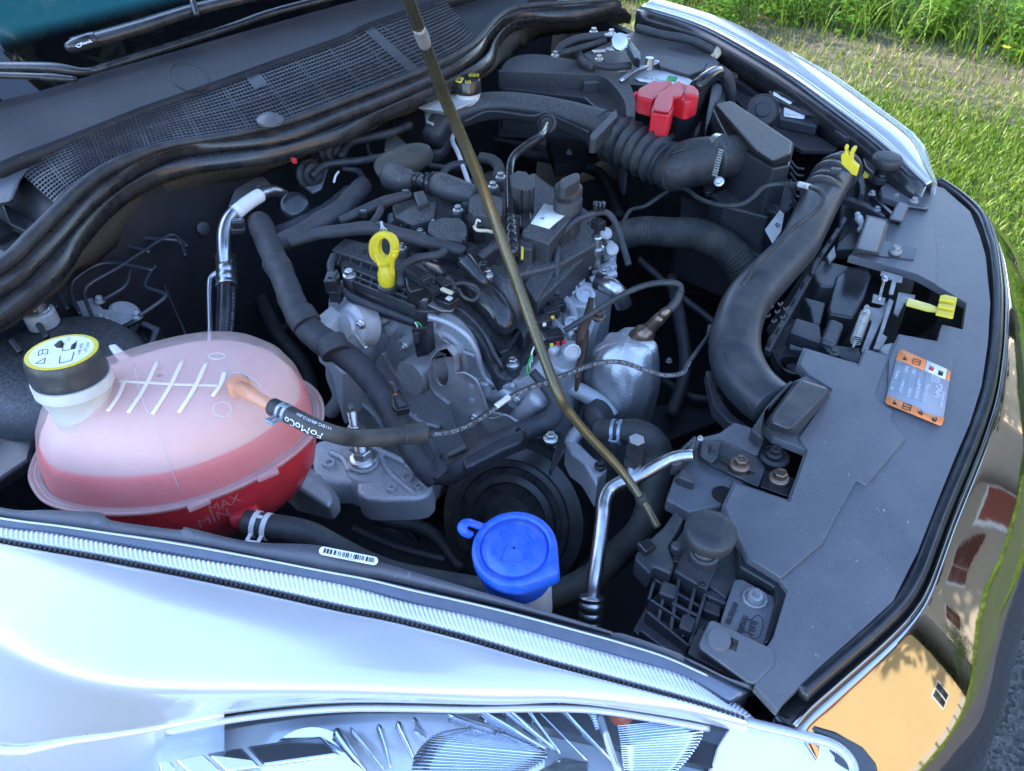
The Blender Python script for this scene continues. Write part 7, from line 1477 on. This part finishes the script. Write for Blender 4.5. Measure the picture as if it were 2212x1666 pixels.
slab('white_sticker', 3, [(668, 692), (680, 686), (795, 702), (804, 712), (798, 755), (788, 762), (672, 746), (664, 736)], .9275, .0008, M['white'], fwp, 0)
a3 = P(3, 680, 735, .9285); text('sticker_print', '8A61 A4 1234 AC', a3, P(3, 745, 745, .9285) - a3, (0, 1, 0), .005, M['greyprint'], fwp, fit=W(22, a3))
slab('horn_bracket', 3, [(370, 560), (430, 480), (470, 520), (440, 640), (350, 640)], .90, .03, M['plastic'], fwp, .004)
cc = thing('cream_clip', 'cream plastic wing clip on the far inner edge', 'clip', P(3, 225, 340, .95))
tube('clip_body', 3, [(255, 295, .962), (240, 320, .96), (250, 345, .958), (228, 375, .952)], [4, 7, 5, 3], M['cream'], cc, n=12)
lathe('clip_disc', P(3, 212, 340, .957), (-.6, -.6, .5), [(.012, -.004), (.013, 0), (.009, .003), (.0004, .003)], M['cream'], cc, 20)
sb_ = thing('support_blade', 'black triangular brace standing beside the far hood stop', 'brace', P(3, 1180, 1000, .9))
slab('brace', 3, [(1150, 935), (1215, 945), (1290, 1060), (1240, 1110), (1190, 1060)], .915, .02, M['plastic'], sb_, .003)

# barcode sticker on the near inner edge
bs = thing('barcode_sticker', 'white barcode sticker on the black edge of the near fender', 'sticker', P(7, 2150, 290, .97))
o_, e1, e2 = P(7, 2045, 275, .967), P(8, 240, 350, .959), P(7, 2075, 225, .970)
ex_ = (e1 - o_); wl = ex_.length; ex_.normalize(); hl_ = W(17, o_)
yd = (e2 - o_); yd = (yd - ex_ * yd.dot(ex_)).normalized(); hl_ = (e2 - o_).length * .95
n_ = ex_.cross(yd); o_ = o_ + n_ * .004 * (1 if n_.z > 0 else -1)
pts_ = []
for cx_, cy_, a0 in ((wl - .004, .004, -90), (wl - .004, hl_ - .004, 0), (.004, hl_ - .004, 90), (.004, .004, 180)):
    for i in range(4): a_ = radians(a0 + i * 30); pts_.append(o_ + ex_ * (cx_ + .004 * cos(a_)) + yd * (cy_ + .004 * sin(a_)))
mesh('sticker', pts_ + [q_ - n_ * .0006 for q_ in pts_], [tuple(range(16)), tuple(range(31, 15, -1))] + [(i, (i + 1) % 16, 16 + (i + 1) % 16, 16 + i) for i in range(16)], M['white'], bs, False)
random.seed(5); x_ = wl * .08; bars = []
while x_ < wl * .92: w_ = random.choice((.0006, .0010, .0018)); bars.append((x_, hl_ * .25, x_ + w_, hl_ * .82)); x_ += w_ + random.choice((.0007, .0012, .002))
quads('bars', o_, ex_, yd, bars, M['ink'], bs, .0009)
text('bar_digits', '*4510120093*', o_ + ex_ * wl * .3 + yd * hl_ * .06, ex_, yd, hl_ * .12, M['ink'], bs, 0, fit=wl * .35)
M['lampfloor'] = surf('lamp_housing_floor', (.74, .77, .82), .16, metal=.25, bump=0)
# ------------------------------------------------------------ near headlight
hl0 = 14
capA = [p + Vector((0, -.001, -.004)) for p in rowE[hl0:]]
housing = loft('headlight', [[p + Vector((0, .02, -.05)) for p in capA], [p + Vector((0, -.02, -.12)) for p in capA], [p + Vector((0, -.14, -.13)) for p in capA], [p + Vector((0, -.2, -.12)) for p in capA]], M['lampfloor'], car, thick=.003)
m, t, b = mat_new('headlight_cover'); gl = t.nodes.new('ShaderNodeBsdfGlossy'); gl.inputs['Roughness'].default_value = .03; tr = t.nodes.new('ShaderNodeBsdfTransparent'); tr.inputs[0].default_value = (.93, .96, 1, 1)
fr = t.nodes.new('ShaderNodeFresnel'); fr.inputs['IOR'].default_value = 1.5; ms = t.nodes.new('ShaderNodeMixShader')
t.links.new(fr.outputs[0], ms.inputs[0]); t.links.new(tr.outputs[0], ms.inputs[1]); t.links.new(gl.outputs[0], ms.inputs[2]); t.links.new(ms.outputs[0], t.nodes['Material Output'].inputs[0])
M['headcover'] = m
loft('cover_lens', [capA, [p + Vector((0, -.025, -.012)) for p in capA], [p + Vector((0, -.07, -.05)) for p in capA], [p + Vector((0, -.11, -.11)) for p in capA]], M['headcover'], housing)
M['mirror'] = surf('lamp_reflector', (.8, .82, .86), .10, metal=1, dust=(.7, .73, .78), damt=.3, bump=0, rvar=.05)
def ribplate(name, k, A, B, nr, z, amp, mat, par):
    """plate between two measured edges with nr real ridges running from edge A to edge B"""
    a = row([Z0(k, *q_[:2]) + (q_[2] if len(q_) > 2 else z,) for q_ in A], nr * 6); b_ = row([Z0(k, *q_[:2]) + (q_[2] if len(q_) > 2 else z,) for q_ in B], nr * 6)
    rows = []
    for f in [i / 5 for i in range(6)]:
        rows.append([p.lerp(q_, f) + Vector((0, 0, amp * abs(sin(pi * i / 6)))) for i, (p, q_) in enumerate(zip(a, b_))])
    return loft(name, rows, mat, par, thick=.002)
ribplate('ribbed_reflector', 8, [(455, 1700), (470, 1600), (520, 1510), (620, 1435), (800, 1400), (900, 1405)], [(1150, 1690), (1330, 1575), (1260, 1520), (1150, 1470), (1050, 1430), (960, 1410)], 26, .845, .0018, M['mirror'], housing)
ribplate('ribbed_reflector', 8, [(1780, 1370), (1800, 1500), (1820, 1640), (1850, 1720)], [(2211, 1330), (2330, 1400), (2250, 1560), (2100, 1720)], 24, .862, .0016, M['mirror'], housing)
ribplate('ribbed_reflector', 8, [(1520, 1235), (1600, 1300), (1640, 1400)], [(1660, 1240), (1690, 1300), (1680, 1380)], 12, .868, .0014, M['mirror'], housing)
slab('chrome_tile', 7, [(1120, 1590), (1300, 1550), (1420, 1660), (1240, 1700)], .862, .006, M['mirror'], housing, .002)
slab('chrome_tile', 7, [(1320, 1545), (1550, 1510), (1670, 1635), (1450, 1665)], .862, .006, M['mirror'], housing, .002)
slab('chrome_tile', 7, [(1570, 1500), (2060, 1430), (2190, 1560), (1690, 1630)], .858, .006, M['mirror'], housing, .003)
slab('chrome_tile', 7, [(1010, 1610), (1090, 1595), (1160, 1700), (1040, 1720)], .860, .006, M['mirror'], housing, .002)
for i, (A, B, zz, w_) in enumerate([((900, 1300), (1340, 1540), .870, 26), ((1050, 1275), (1400, 1545), .874, 34), ((1180, 1260), (1415, 1560), .876, 22), ((700, 1330), (1000, 1420), .868, 24), ((380, 1380), (480, 1600), .862, 30), ((260, 1400), (330, 1660), .862, 26), ((80, 1420), (290, 1666), .866, 18), ((480, 1370), (560, 1440), .868, 40), ((1380, 1245), (1780, 1640), .872, 30), ((-20, 1430), (180, 1690), .858, 40)]):
    a3, b3 = P(8, *A, zz), P(8, *B, zz - .02); d_ = (b3 - a3); n_ = Vector((-d_.y, d_.x, 0)).normalized() * W(w_ * .3371, a3)
    rr_ = []
    for f in [j / 10 for j in range(11)]:
        c_ = a3.lerp(b3, f); tw = sin(f * 5 + i) * .5; k_ = 1 - .6 * f
        rr_.append([c_ + (n_ * s_ + Vector((0, 0, .012 * (1 - s_ * s_) + .008 * s_ * tw))) * k_ for s_ in (-1, -.6, -.2, .2, .6, 1)])
    loft('reflector_blade', rr_, M['mirror'], housing, thick=.001)
tube('bright_wire', 8, [(1255, 1258, .882), (1590, 1600, .865)], 1.6, M['chrome'], housing, n=8)
slab('reflector_wedge', 8, [(1420, 1570), (1600, 1600), (1590, 1700), (1200, 1700)], .85, .006, M['mirror'], housing, .002)
slab('divider', 8, [(1640, 1300), (1690, 1290), (1790, 1600), (1820, 1660), (1770, 1650)], .872, .01, M['lightplastic'], housing, .003)
p = P(8, 1800, 1300, .862); lathe('amber_bulb', p, (.2, -.4, .9), [(W(30, p), -.012), (W(31, p), -.004), (W(26, p), .004), (W(14, p), .009), (.0004, .010)], M['bulbring'], housing, 28)
p = P(7, 2000, 1760, .83); lathe('reflector_bowl', p, (.2, -.6, .8), [(.05, 0), (.045, -.006), (.035, -.018), (.02, -.026), (.001, -.028)], M['mirror'], housing, 40)
tube('lens_frame', 0, [tuple(p) for p in capA[::3]], .0035, M['ribglass'], car, raw=True, px=False, n=10)
# black end of the lamp by the bumper
slab('lamp_floor', 9, [(-800, 1200), (-100, 1100), (400, 1330), (800, 1420), (1060, 1560), (1100, 1700), (-900, 1800)], .838, .01, M['lampfloor'], car, .002)
slab('lamp_end', 9, [(600, 1285, .885), (760, 1330, .884), (1000, 1400, .880), (1180, 1500, .876), (1270, 1610, .872), (1290, 1700, .868), (1180, 1720, .866), (1050, 1640, .862), (780, 1480, .868), (590, 1400, .870)], .87, .05, M['blackpaint'], car, .004)
slab('lamp_corner', 9, [(330, 1350, .872), (620, 1350, .876), (800, 1410, .876), (1000, 1480, .872), (1100, 1580, .868), (1140, 1720, .862), (150, 1740, .850), (240, 1500, .860)], .87, .08, M['lampfloor'], car, .006)
ribplate('lamp_corner_ribs', 9, [(0, 1010), (200, 1120), (400, 1260), (480, 1330)], [(0, 1190), (150, 1240), (300, 1300), (400, 1340)], 20, .882, .001, M['ribglass'], car)
tube('clear_corner', 9, [(-100, 1210, .887), (200, 1290, .884), (500, 1370, .880), (800, 1440, .879), (990, 1500, .876), (1100, 1600, .872), (1130, 1740, .866)], [10, 11, 12, 12, 12, 11, 10], M['ribglass'], car, n=14)

# ------------------------------------------------------------ grass verge
rng_ = np.random.default_rng(4)
def blades(name, n, xr, yr, hmin, hmax, mat, dens=None, wid=.0035):
    x = rng_.uniform(*xr, n); y = rng_.uniform(*yr, n)
    if dens is not None: k_ = rng_.random(n) < dens(x, y); x, y = x[k_], y[k_]
    n = len(x); h = rng_.uniform(hmin, hmax, n); a = rng_.uniform(0, 2 * pi, n); l = rng_.uniform(.2, .8, n) * h; la = rng_.uniform(0, 2 * pi, n); w = rng_.uniform(.6, 1.3, n) * wid
    V = np.zeros((n, 5, 3)); dx, dy = np.cos(a) * w, np.sin(a) * w; lx, ly = np.cos(la) * l, np.sin(la) * l
    V[:, 0] = np.stack([x - dx, y - dy, 0 * x], 1); V[:, 1] = np.stack([x + dx, y + dy, 0 * x], 1)
    V[:, 2] = np.stack([x + dx * .8 + lx * .4, y + dy * .8 + ly * .4, h * .6], 1); V[:, 3] = np.stack([x - dx * .8 + lx * .4, y - dy * .8 + ly * .4, h * .6], 1)
    V[:, 4] = np.stack([x + lx, y + ly, h], 1)
    me = bpy.data.meshes.new(name); idx = np.arange(n) * 5
    me.vertices.add(n * 5); me.vertices.foreach_set('co', V.reshape(-1))
    F = np.concatenate([np.stack([idx, idx + 1, idx + 2, idx + 3], 1).reshape(-1, 4)]); T = np.stack([idx + 3, idx + 2, idx + 4], 1)
    me.loops.add(n * 7); me.loops.foreach_set('vertex_index', np.concatenate([F.reshape(-1), T.reshape(-1)]))
    me.polygons.add(n * 2); me.polygons.foreach_set('loop_start', np.concatenate([np.arange(n) * 4, n * 4 + np.arange(n) * 3]))
    me.polygons.foreach_set('loop_total', np.concatenate([np.full(n, 4), np.full(n, 3)])); me.update(calc_edges=True); me.validate()
    me.materials.append(mat); o = bpy.data.objects.new(name, me); COL.objects.link(o)
    return o
def leafmat(name, c1, c2, c3, trans=.35, sc=3.):
    m, t, b = mat_new(name); L = t.links.new; N = t.nodes.new
    tc = N('ShaderNodeTexCoord'); n1 = N('ShaderNodeTexNoise'); n1.inputs['Scale'].default_value = sc; n1.inputs['Detail'].default_value = 6; n1.inputs['Roughness'].default_value = .8; L(tc.outputs['Object'], n1.inputs['Vector'])
    r = N('ShaderNodeValToRGB'); r.color_ramp.elements[0].color = (*c1, 1); r.color_ramp.elements[0].position = .3; r.color_ramp.elements[1].color = (*c3, 1); r.color_ramp.elements[1].position = .72
    e = r.color_ramp.elements.new(.5); e.color = (*c2, 1); L(n1.outputs['Fac'], r.inputs[0]); L(r.outputs[0], b.inputs['Base Color']); b.inputs['Roughness'].default_value = .55
    tl = N('ShaderNodeBsdfTranslucent'); L(r.outputs[0], tl.inputs[0]); ms = N('ShaderNodeMixShader'); ms.inputs[0].default_value = trans
    L(b.outputs[0], ms.inputs[1]); L(tl.outputs[0], ms.inputs[2]); L(ms.outputs[0], t.nodes['Material Output'].inputs[0]); return m
M['lawn'] = leafmat('lawn_blades', (.075, .15, .012), (.15, .25, .02), (.26, .30, .06), sc=5)
M['straw'] = leafmat('dry_grass', (.16, .19, .05), (.32, .28, .12), (.42, .36, .2), sc=6)
M['weed'] = leafmat('weed_leaves', (.06, .15, .012), (.11, .24, .015), (.18, .32, .03), sc=9)
edge_y = lambda x: 1.95 + .10 * np.sin(x * 2.1) + .08 * np.sin(x * 5.3 + 1)
g1 = blades('lawn_grass', 120000, (-4.5, 3.6), (1.8, 3.9), .016, .045, M['lawn'], lambda x, y: (y > edge_y(x)) * np.clip(1.1 - np.clip((y - 3.1) * 1.9, 0, 1), .02, 1)); tag(g1, kind='stuff')
g2 = blades('dry_grass_stubble', 26000, (-4.5, 3.6), (2.9, 5.0), .015, .05, M['straw'], lambda x, y: np.clip(1 - abs(y - 3.85) * 1.05, .05, 1)); tag(g2, kind='stuff')
g3 = blades('tall_grass', 16000, (-5.5, 4.5), (4.2, 9), .10, .34, M['lawn'], None, .005); tag(g3, kind='stuff')
g4 = blades('thin_verge_grass', 11000, (-4.5, 3.6), (2.9, 4.8), .02, .06, M['lawn'], None); tag(g4, kind='stuff')
tag(sheet('bare_soil_patch', -5, 4, 3.35, 4.6, .001, M['soil'], 'structure', 1), kind='structure')

def weedmesh(seed, h, nst=5):
    r = random.Random(seed); vs, fs = [], []
    for s_ in range(nst):
        bx, by = r.uniform(-.06, .06), r.uniform(-.06, .06); ang = r.uniform(0, 6.28); lean = r.uniform(.02, .12); hh = h * r.uniform(.6, 1.1)
        top = Vector((bx + cos(ang) * lean, by + sin(ang) * lean, hh)); bot = Vector((bx, by, 0))
        i0 = len(vs); w_ = .0025
        vs += [bot + Vector((-w_, 0, 0)), bot + Vector((w_, 0, 0)), bot + Vector((0, w_, 0)), top + Vector((-w_ * .5, 0, 0)), top + Vector((w_ * .5, 0, 0)), top + Vector((0, w_ * .5, 0))]
        fs += [(i0, i0 + 1, i0 + 4, i0 + 3), (i0 + 1, i0 + 2, i0 + 5, i0 + 4), (i0 + 2, i0, i0 + 3, i0 + 5)]
        nl = int(hh / .022)
        for l_ in range(nl):
            f = (l_ + 1) / nl; p = bot.lerp(top, f); a = l_ * 2.4 + r.uniform(-.4, .4); ln = r.uniform(.045, .095) * (1.25 - .6 * f); d = Vector((cos(a), sin(a), r.uniform(-.1, .5))).normalized(); sd = d.cross(Vector((0, 0, 1))).normalized() * ln * .24
            i0 = len(vs); e_ = Vector((0, 0, -ln * .25))
            vs += [p, p + d * ln * .4 + sd, p + d * ln * .45, p + d * ln * .4 - sd, p + d * ln + e_]
            vs[i0 + 1].z += ln * .08; vs[i0 + 3].z += ln * .08
            fs += [(i0, i0 + 1, i0 + 2), (i0, i0 + 2, i0 + 3), (i0 + 1, i0 + 4, i0 + 2), (i0 + 2, i0 + 4, i0 + 3)]
    me = bpy.data.meshes.new('leafy_weed'); me.from_pydata(vs, [], fs); me.materials.append(M['weed']); return me
wm = [weedmesh(i, .24 + .06 * i, 4 + i % 3) for i in range(5)]
rw = random.Random(11)
spots = [(rw.uniform(-4.6, 3.3), 4.3 + abs(rw.gauss(0, .9))) for i in range(230)]
spots += [(1.15 + rw.uniform(-.3, .3), rw.uniform(3.75, 4.1)) for i in range(10)] + [(-1.6 + rw.uniform(-.5, .5), rw.uniform(3.9, 4.2)) for i in range(10)]
for i, (x, y) in enumerate(spots):
    o = bpy.data.objects.new('leafy_weed', wm[i % 5]); COL.objects.link(o); o.location = (x, y, 0); o.rotation_euler = (0, 0, rw.uniform(0, 6.28)); s_ = rw.uniform(.6, 1.25); o.scale = (s_, s_, s_)
    tag(o, 'bright green leafy weed growing in the verge behind the car', 'weed', 'leafy weeds along the verge')
ym = thing('yellow_flower', 'tiny yellow flower in the bare soil patch at the top right', 'flower', P(3, 2090, 305, .12))
for i in range(6):
    a = i * pi / 3; c_ = P(3, 2090, 305, .14); mesh('petal', [c_, c_ + Vector((cos(a) * .02 - sin(a) * .006, sin(a) * .02 + cos(a) * .006, .004)), c_ + Vector((cos(a) * .026, sin(a) * .026, .003)), c_ + Vector((cos(a) * .02 + sin(a) * .006, sin(a) * .02 - cos(a) * .006, .004))], [(0, 1, 2, 3)], M['yellow'], ym, False)
tube('stem', 0, [P(3, 2090, 305, .14), P(3, 2090, 305, .14) - Vector((0, 0, .07)), P(3, 2090, 305, .14) - Vector((0, 0, .14))], .0015, M['weed'], ym, raw=True, px=False, n=6)

# ------------------------------------------------------------ houses and trees in front of and beside the car (seen reflected)
M['yellowwall'] = surf('yellow_render', (.44, .32, .15), .9, dust=(.40, .29, .14), damt=.3, dscale=1, bump=.3, bscale=20)
M['greywall'] = surf('grey_beige_render', (.38, .33, .26), .9, dust=(.33, .28, .22), damt=.3, dscale=1, bump=.3, bscale=20)
M['pinkwall'] = surf('pale_render', (.62, .50, .38), .9, dust=(.5, .4, .3), damt=.3, dscale=1, bump=.2, bscale=20)
M['tiles'] = surf('clay_roof_tiles', (.28, .09, .045), .85, dust=(.2, .08, .05), damt=.6, dscale=4, bump=.6, bscale=20)
M['shutter'] = surf('red_shutters', (.24, .065, .045), .6, bump=.1)
M['glass'] = plain('window_glass', (.02, .025, .03), .05)
M['bark'] = surf('bark', (.06, .045, .035), .95, bump=1, bscale=30)
def house(name, label, x, y0, y1, h, depth, wm_, wins, shut):
    hs_ = thing(name, label, 'house', (x, (y0 + y1) / 2, 0))
    c_ = ((y0 + y1) / 2)
    box('wall', (x + depth / 2, c_, h / 2), (depth, y1 - y0, h), wm_, hs_, .03)
    e = .5; zr = h + depth * .32
    rv = [Vector((x - e, y0 - e, h - .1)), Vector((x - e, y1 + e, h - .1)), Vector((x + depth / 2, y1 + e, zr)), Vector((x + depth / 2, y0 - e, zr)), Vector((x + depth + e, y0 - e, h - .1)), Vector((x + depth + e, y1 + e, h - .1))]
    rf = mesh('roof', rv + [v + Vector((0, 0, .15)) for v in rv], [(0, 1, 2, 3), (3, 2, 5, 4), (6, 7, 8, 9), (9, 8, 11, 10), (0, 1, 7, 6), (4, 5, 11, 10), (0, 3, 9, 6), (3, 4, 10, 9), (1, 2, 8, 7), (2, 5, 11, 8)], M['tiles'], hs_, False)
    for gy in (y0, y1): mesh('gable', [Vector((x + .02, gy, h - .05)), Vector((x + depth - .02, gy, h - .05)), Vector((x + depth / 2, gy, zr - .05)), Vector((x + .02, gy + (.1 if gy == y0 else -.1), h - .05)), Vector((x + depth - .02, gy + (.1 if gy == y0 else -.1), h - .05)), Vector((x + depth / 2, gy + (.1 if gy == y0 else -.1), zr - .05))], [(0, 1, 2), (3, 4, 5), (0, 2, 5, 3), (1, 2, 5, 4)], wm_, hs_, False)
    for wy, wz, ww, wh in wins:
        w_ = box('window', (x - .02, wy, wz), (.08, ww, wh), M['white'], hs_, .005)
        for sgn_ in (-1, 1): box('pane', (x - .065, wy + sgn_ * ww * .24, wz), (.02, ww * .42, wh * .9), M['glass'], w_, 0)
        if shut:
            for i in range(8): box('louvre', (x - .08, wy, wz - wh / 2 + (i + .5) * wh / 8), (.03, ww * .96, wh / 16), M['shutter'], w_, 0)
    return hs_
house('yellow_house', 'yellow rendered house with clay roof across the road, mirrored in the grille panel', 13.5, -9, 4.6, 6.6, 9, M['yellowwall'], [(3.4, 2.2, .8, 1.1), (-3, 4.6, .9, 1.2)], False)
house('annex_house', 'low yellow annex beside the yellow house', 16, -15, -10, 3.6, 6, M['yellowwall'], [(-12, 1.5, .9, 1.1)], False)
house('grey_house', 'grey-beige house with red louvred shutters', 13.0, 6.3, 11.6, 6.8, 9, M['greywall'], [(7.7, 4.9, .8, 1.0), (9.5, 4.8, .9, 1.1), (7.7, 1.8, .8, 1.1), (9.6, 1.9, 1.0, 1.2)], True)
house('pale_house', 'pale pink house at the far end of the street', 11, 12.2, 22, 6.5, 8, M['pinkwall'], [(15, 4.5, 1.2, 1.4), (18, 4.5, 1.2, 1.4), (16, 1.7, 1.3, 1.4)], False)
lean = thing('stone_plinth', 'rough grey stone plinth along the foot of the yellow house', 'plinth', (13.2, -2, 0))
random.seed(2)
for i in range(22): box('stone', (13.3 + random.uniform(-.06, .06), -8.5 + i * .6, .32), (.35, .56, random.uniform(.5, .75)), M['greywall'], lean, .05, rz=random.uniform(-.08, .08))
dr = thing('house_door', 'dark red wooden door of the grey house', 'door', (12.95, 10.9, 0)); box('door_leaf', (12.92, 10.9, 1.05), (.08, 1.0, 2.1), M['shutter'], dr, .01); box('door_frame', (12.96, 10.9, 1.12), (.06, 1.2, 2.24), M['white'], dr, .01)
M['leaf'] = leafmat('tree_leaves', (.02, .045, .008), (.04, .075, .012), (.07, .11, .02), .2, 1.5)
M['needle'] = leafmat('spruce_needles', (.012, .028, .012), (.025, .05, .02), (.04, .07, .03), .1, 2)
def crown_mesh(seed, n, conifer=False, size=.22):
    r = np.random.default_rng(seed); vs, fs = [], []
    if conifer:
        hh = r.random(n) ** .8; rad_ = (1 - hh) * .20 * np.sqrt(r.random(n)) + .01; a = r.uniform(0, 2 * pi, n); zz = hh - rad_ * .25
        P_ = np.stack([np.cos(a) * rad_, np.sin(a) * rad_, zz], 1)
    else:
        cl = r.normal(0, .25, (26, 3)); cl[:, 2] = cl[:, 2] * .8 + .55
        P_ = cl[r.integers(0, 26, n)] + r.normal(0, .09, (n, 3))
    D = r.normal(0, 1, (n, 3)); D /= np.linalg.norm(D, axis=1)[:, None]; E_ = np.cross(D, r.normal(0, 1, (n, 3))); E_ /= np.linalg.norm(E_, axis=1)[:, None]
    return P_, D, E_
def tree(name, label, x, y, h, conifer=False, n=5000, seed=1, base=.14):
    t_ = thing(name, label, 'tree', (x, y, 0), 'trees around the street')
    lathe('trunk', (x, y, 0), (0, 0, 1), [(h * .022, 0), (h * .016, h * .3), (h * .01, h * .6), (h * .003, h * .95)], M['bark'], t_, 12, sharp=False)
    P_, D, E_ = crown_mesh(seed, n, conifer); s_ = h * .014
    P_ = P_ * (h, h, h * ((.98 - base) if conifer else .85)); P_[:, 2] += h * (base if conifer else .08)
    P_[:, :2] *= .95 if conifer else .8
    V = np.stack([P_ - D * s_, P_ + E_ * s_ * .45, P_ + D * s_, P_ - E_ * s_ * .45], 1).reshape(-1, 3)
    me = bpy.data.meshes.new('crown'); me.from_pydata(V.tolist(), [], [(i, i + 1, i + 2, i + 3) for i in range(0, 4 * n, 4)]); me.materials.append(M['needle' if conifer else 'leaf'])
    o = bpy.data.objects.new('crown', me); COL.objects.link(o); o.parent = t_; o['kind'] = 'stuff'
    return t_
for i, (x, y, h, c_) in enumerate([(-2.0, 10.5, 38, True), (-8.0, 11.5, 37, True), (3.5, 12.0, 34, True), (17, 5.45, 7, False), (24, 6, 11, False), (26, -4, 12, False), (11.4, 5.4, 2.6, False), (-9, 16, 22, True), (27, 16, 12, False), (8, 14, 20, True)]):
    tree('spruce_tree' if c_ else 'leafy_tree', ['dark spruce with hanging branches', 'broad leafy green tree'][0 if c_ else 1] + ' ' + ['nearest beyond the verge', 'second along the verge', 'third along the verge towards the houses', 'between the yellow and grey houses', 'behind the grey house', 'behind the yellow house', 'low beside the yellow annex', 'rearmost beyond the verge', 'behind the pale house', 'near the end of the street'][i], x, y, h, c_, 20000 if i < 3 else 5000, i + 1, .36 if i < 3 else .14)
house('added_shade_house', 'plain unseen house block added behind the parked car to shade it', -17.5, -10, 2.1, 5.4, 7, M['greywall'], [], False)  # unseen block added behind the car to keep direct sun off it
tag(sheet('front_lawn', 10.2, 13, -14, 20, .004, M['grassbase']), kind='structure')
g5 = blades('front_grass', 14000, (9.6, 12.4), (-14, 16), .08, .2, M['lawn'], None, .02); tag(g5, kind='stuff')
random.seed(1)
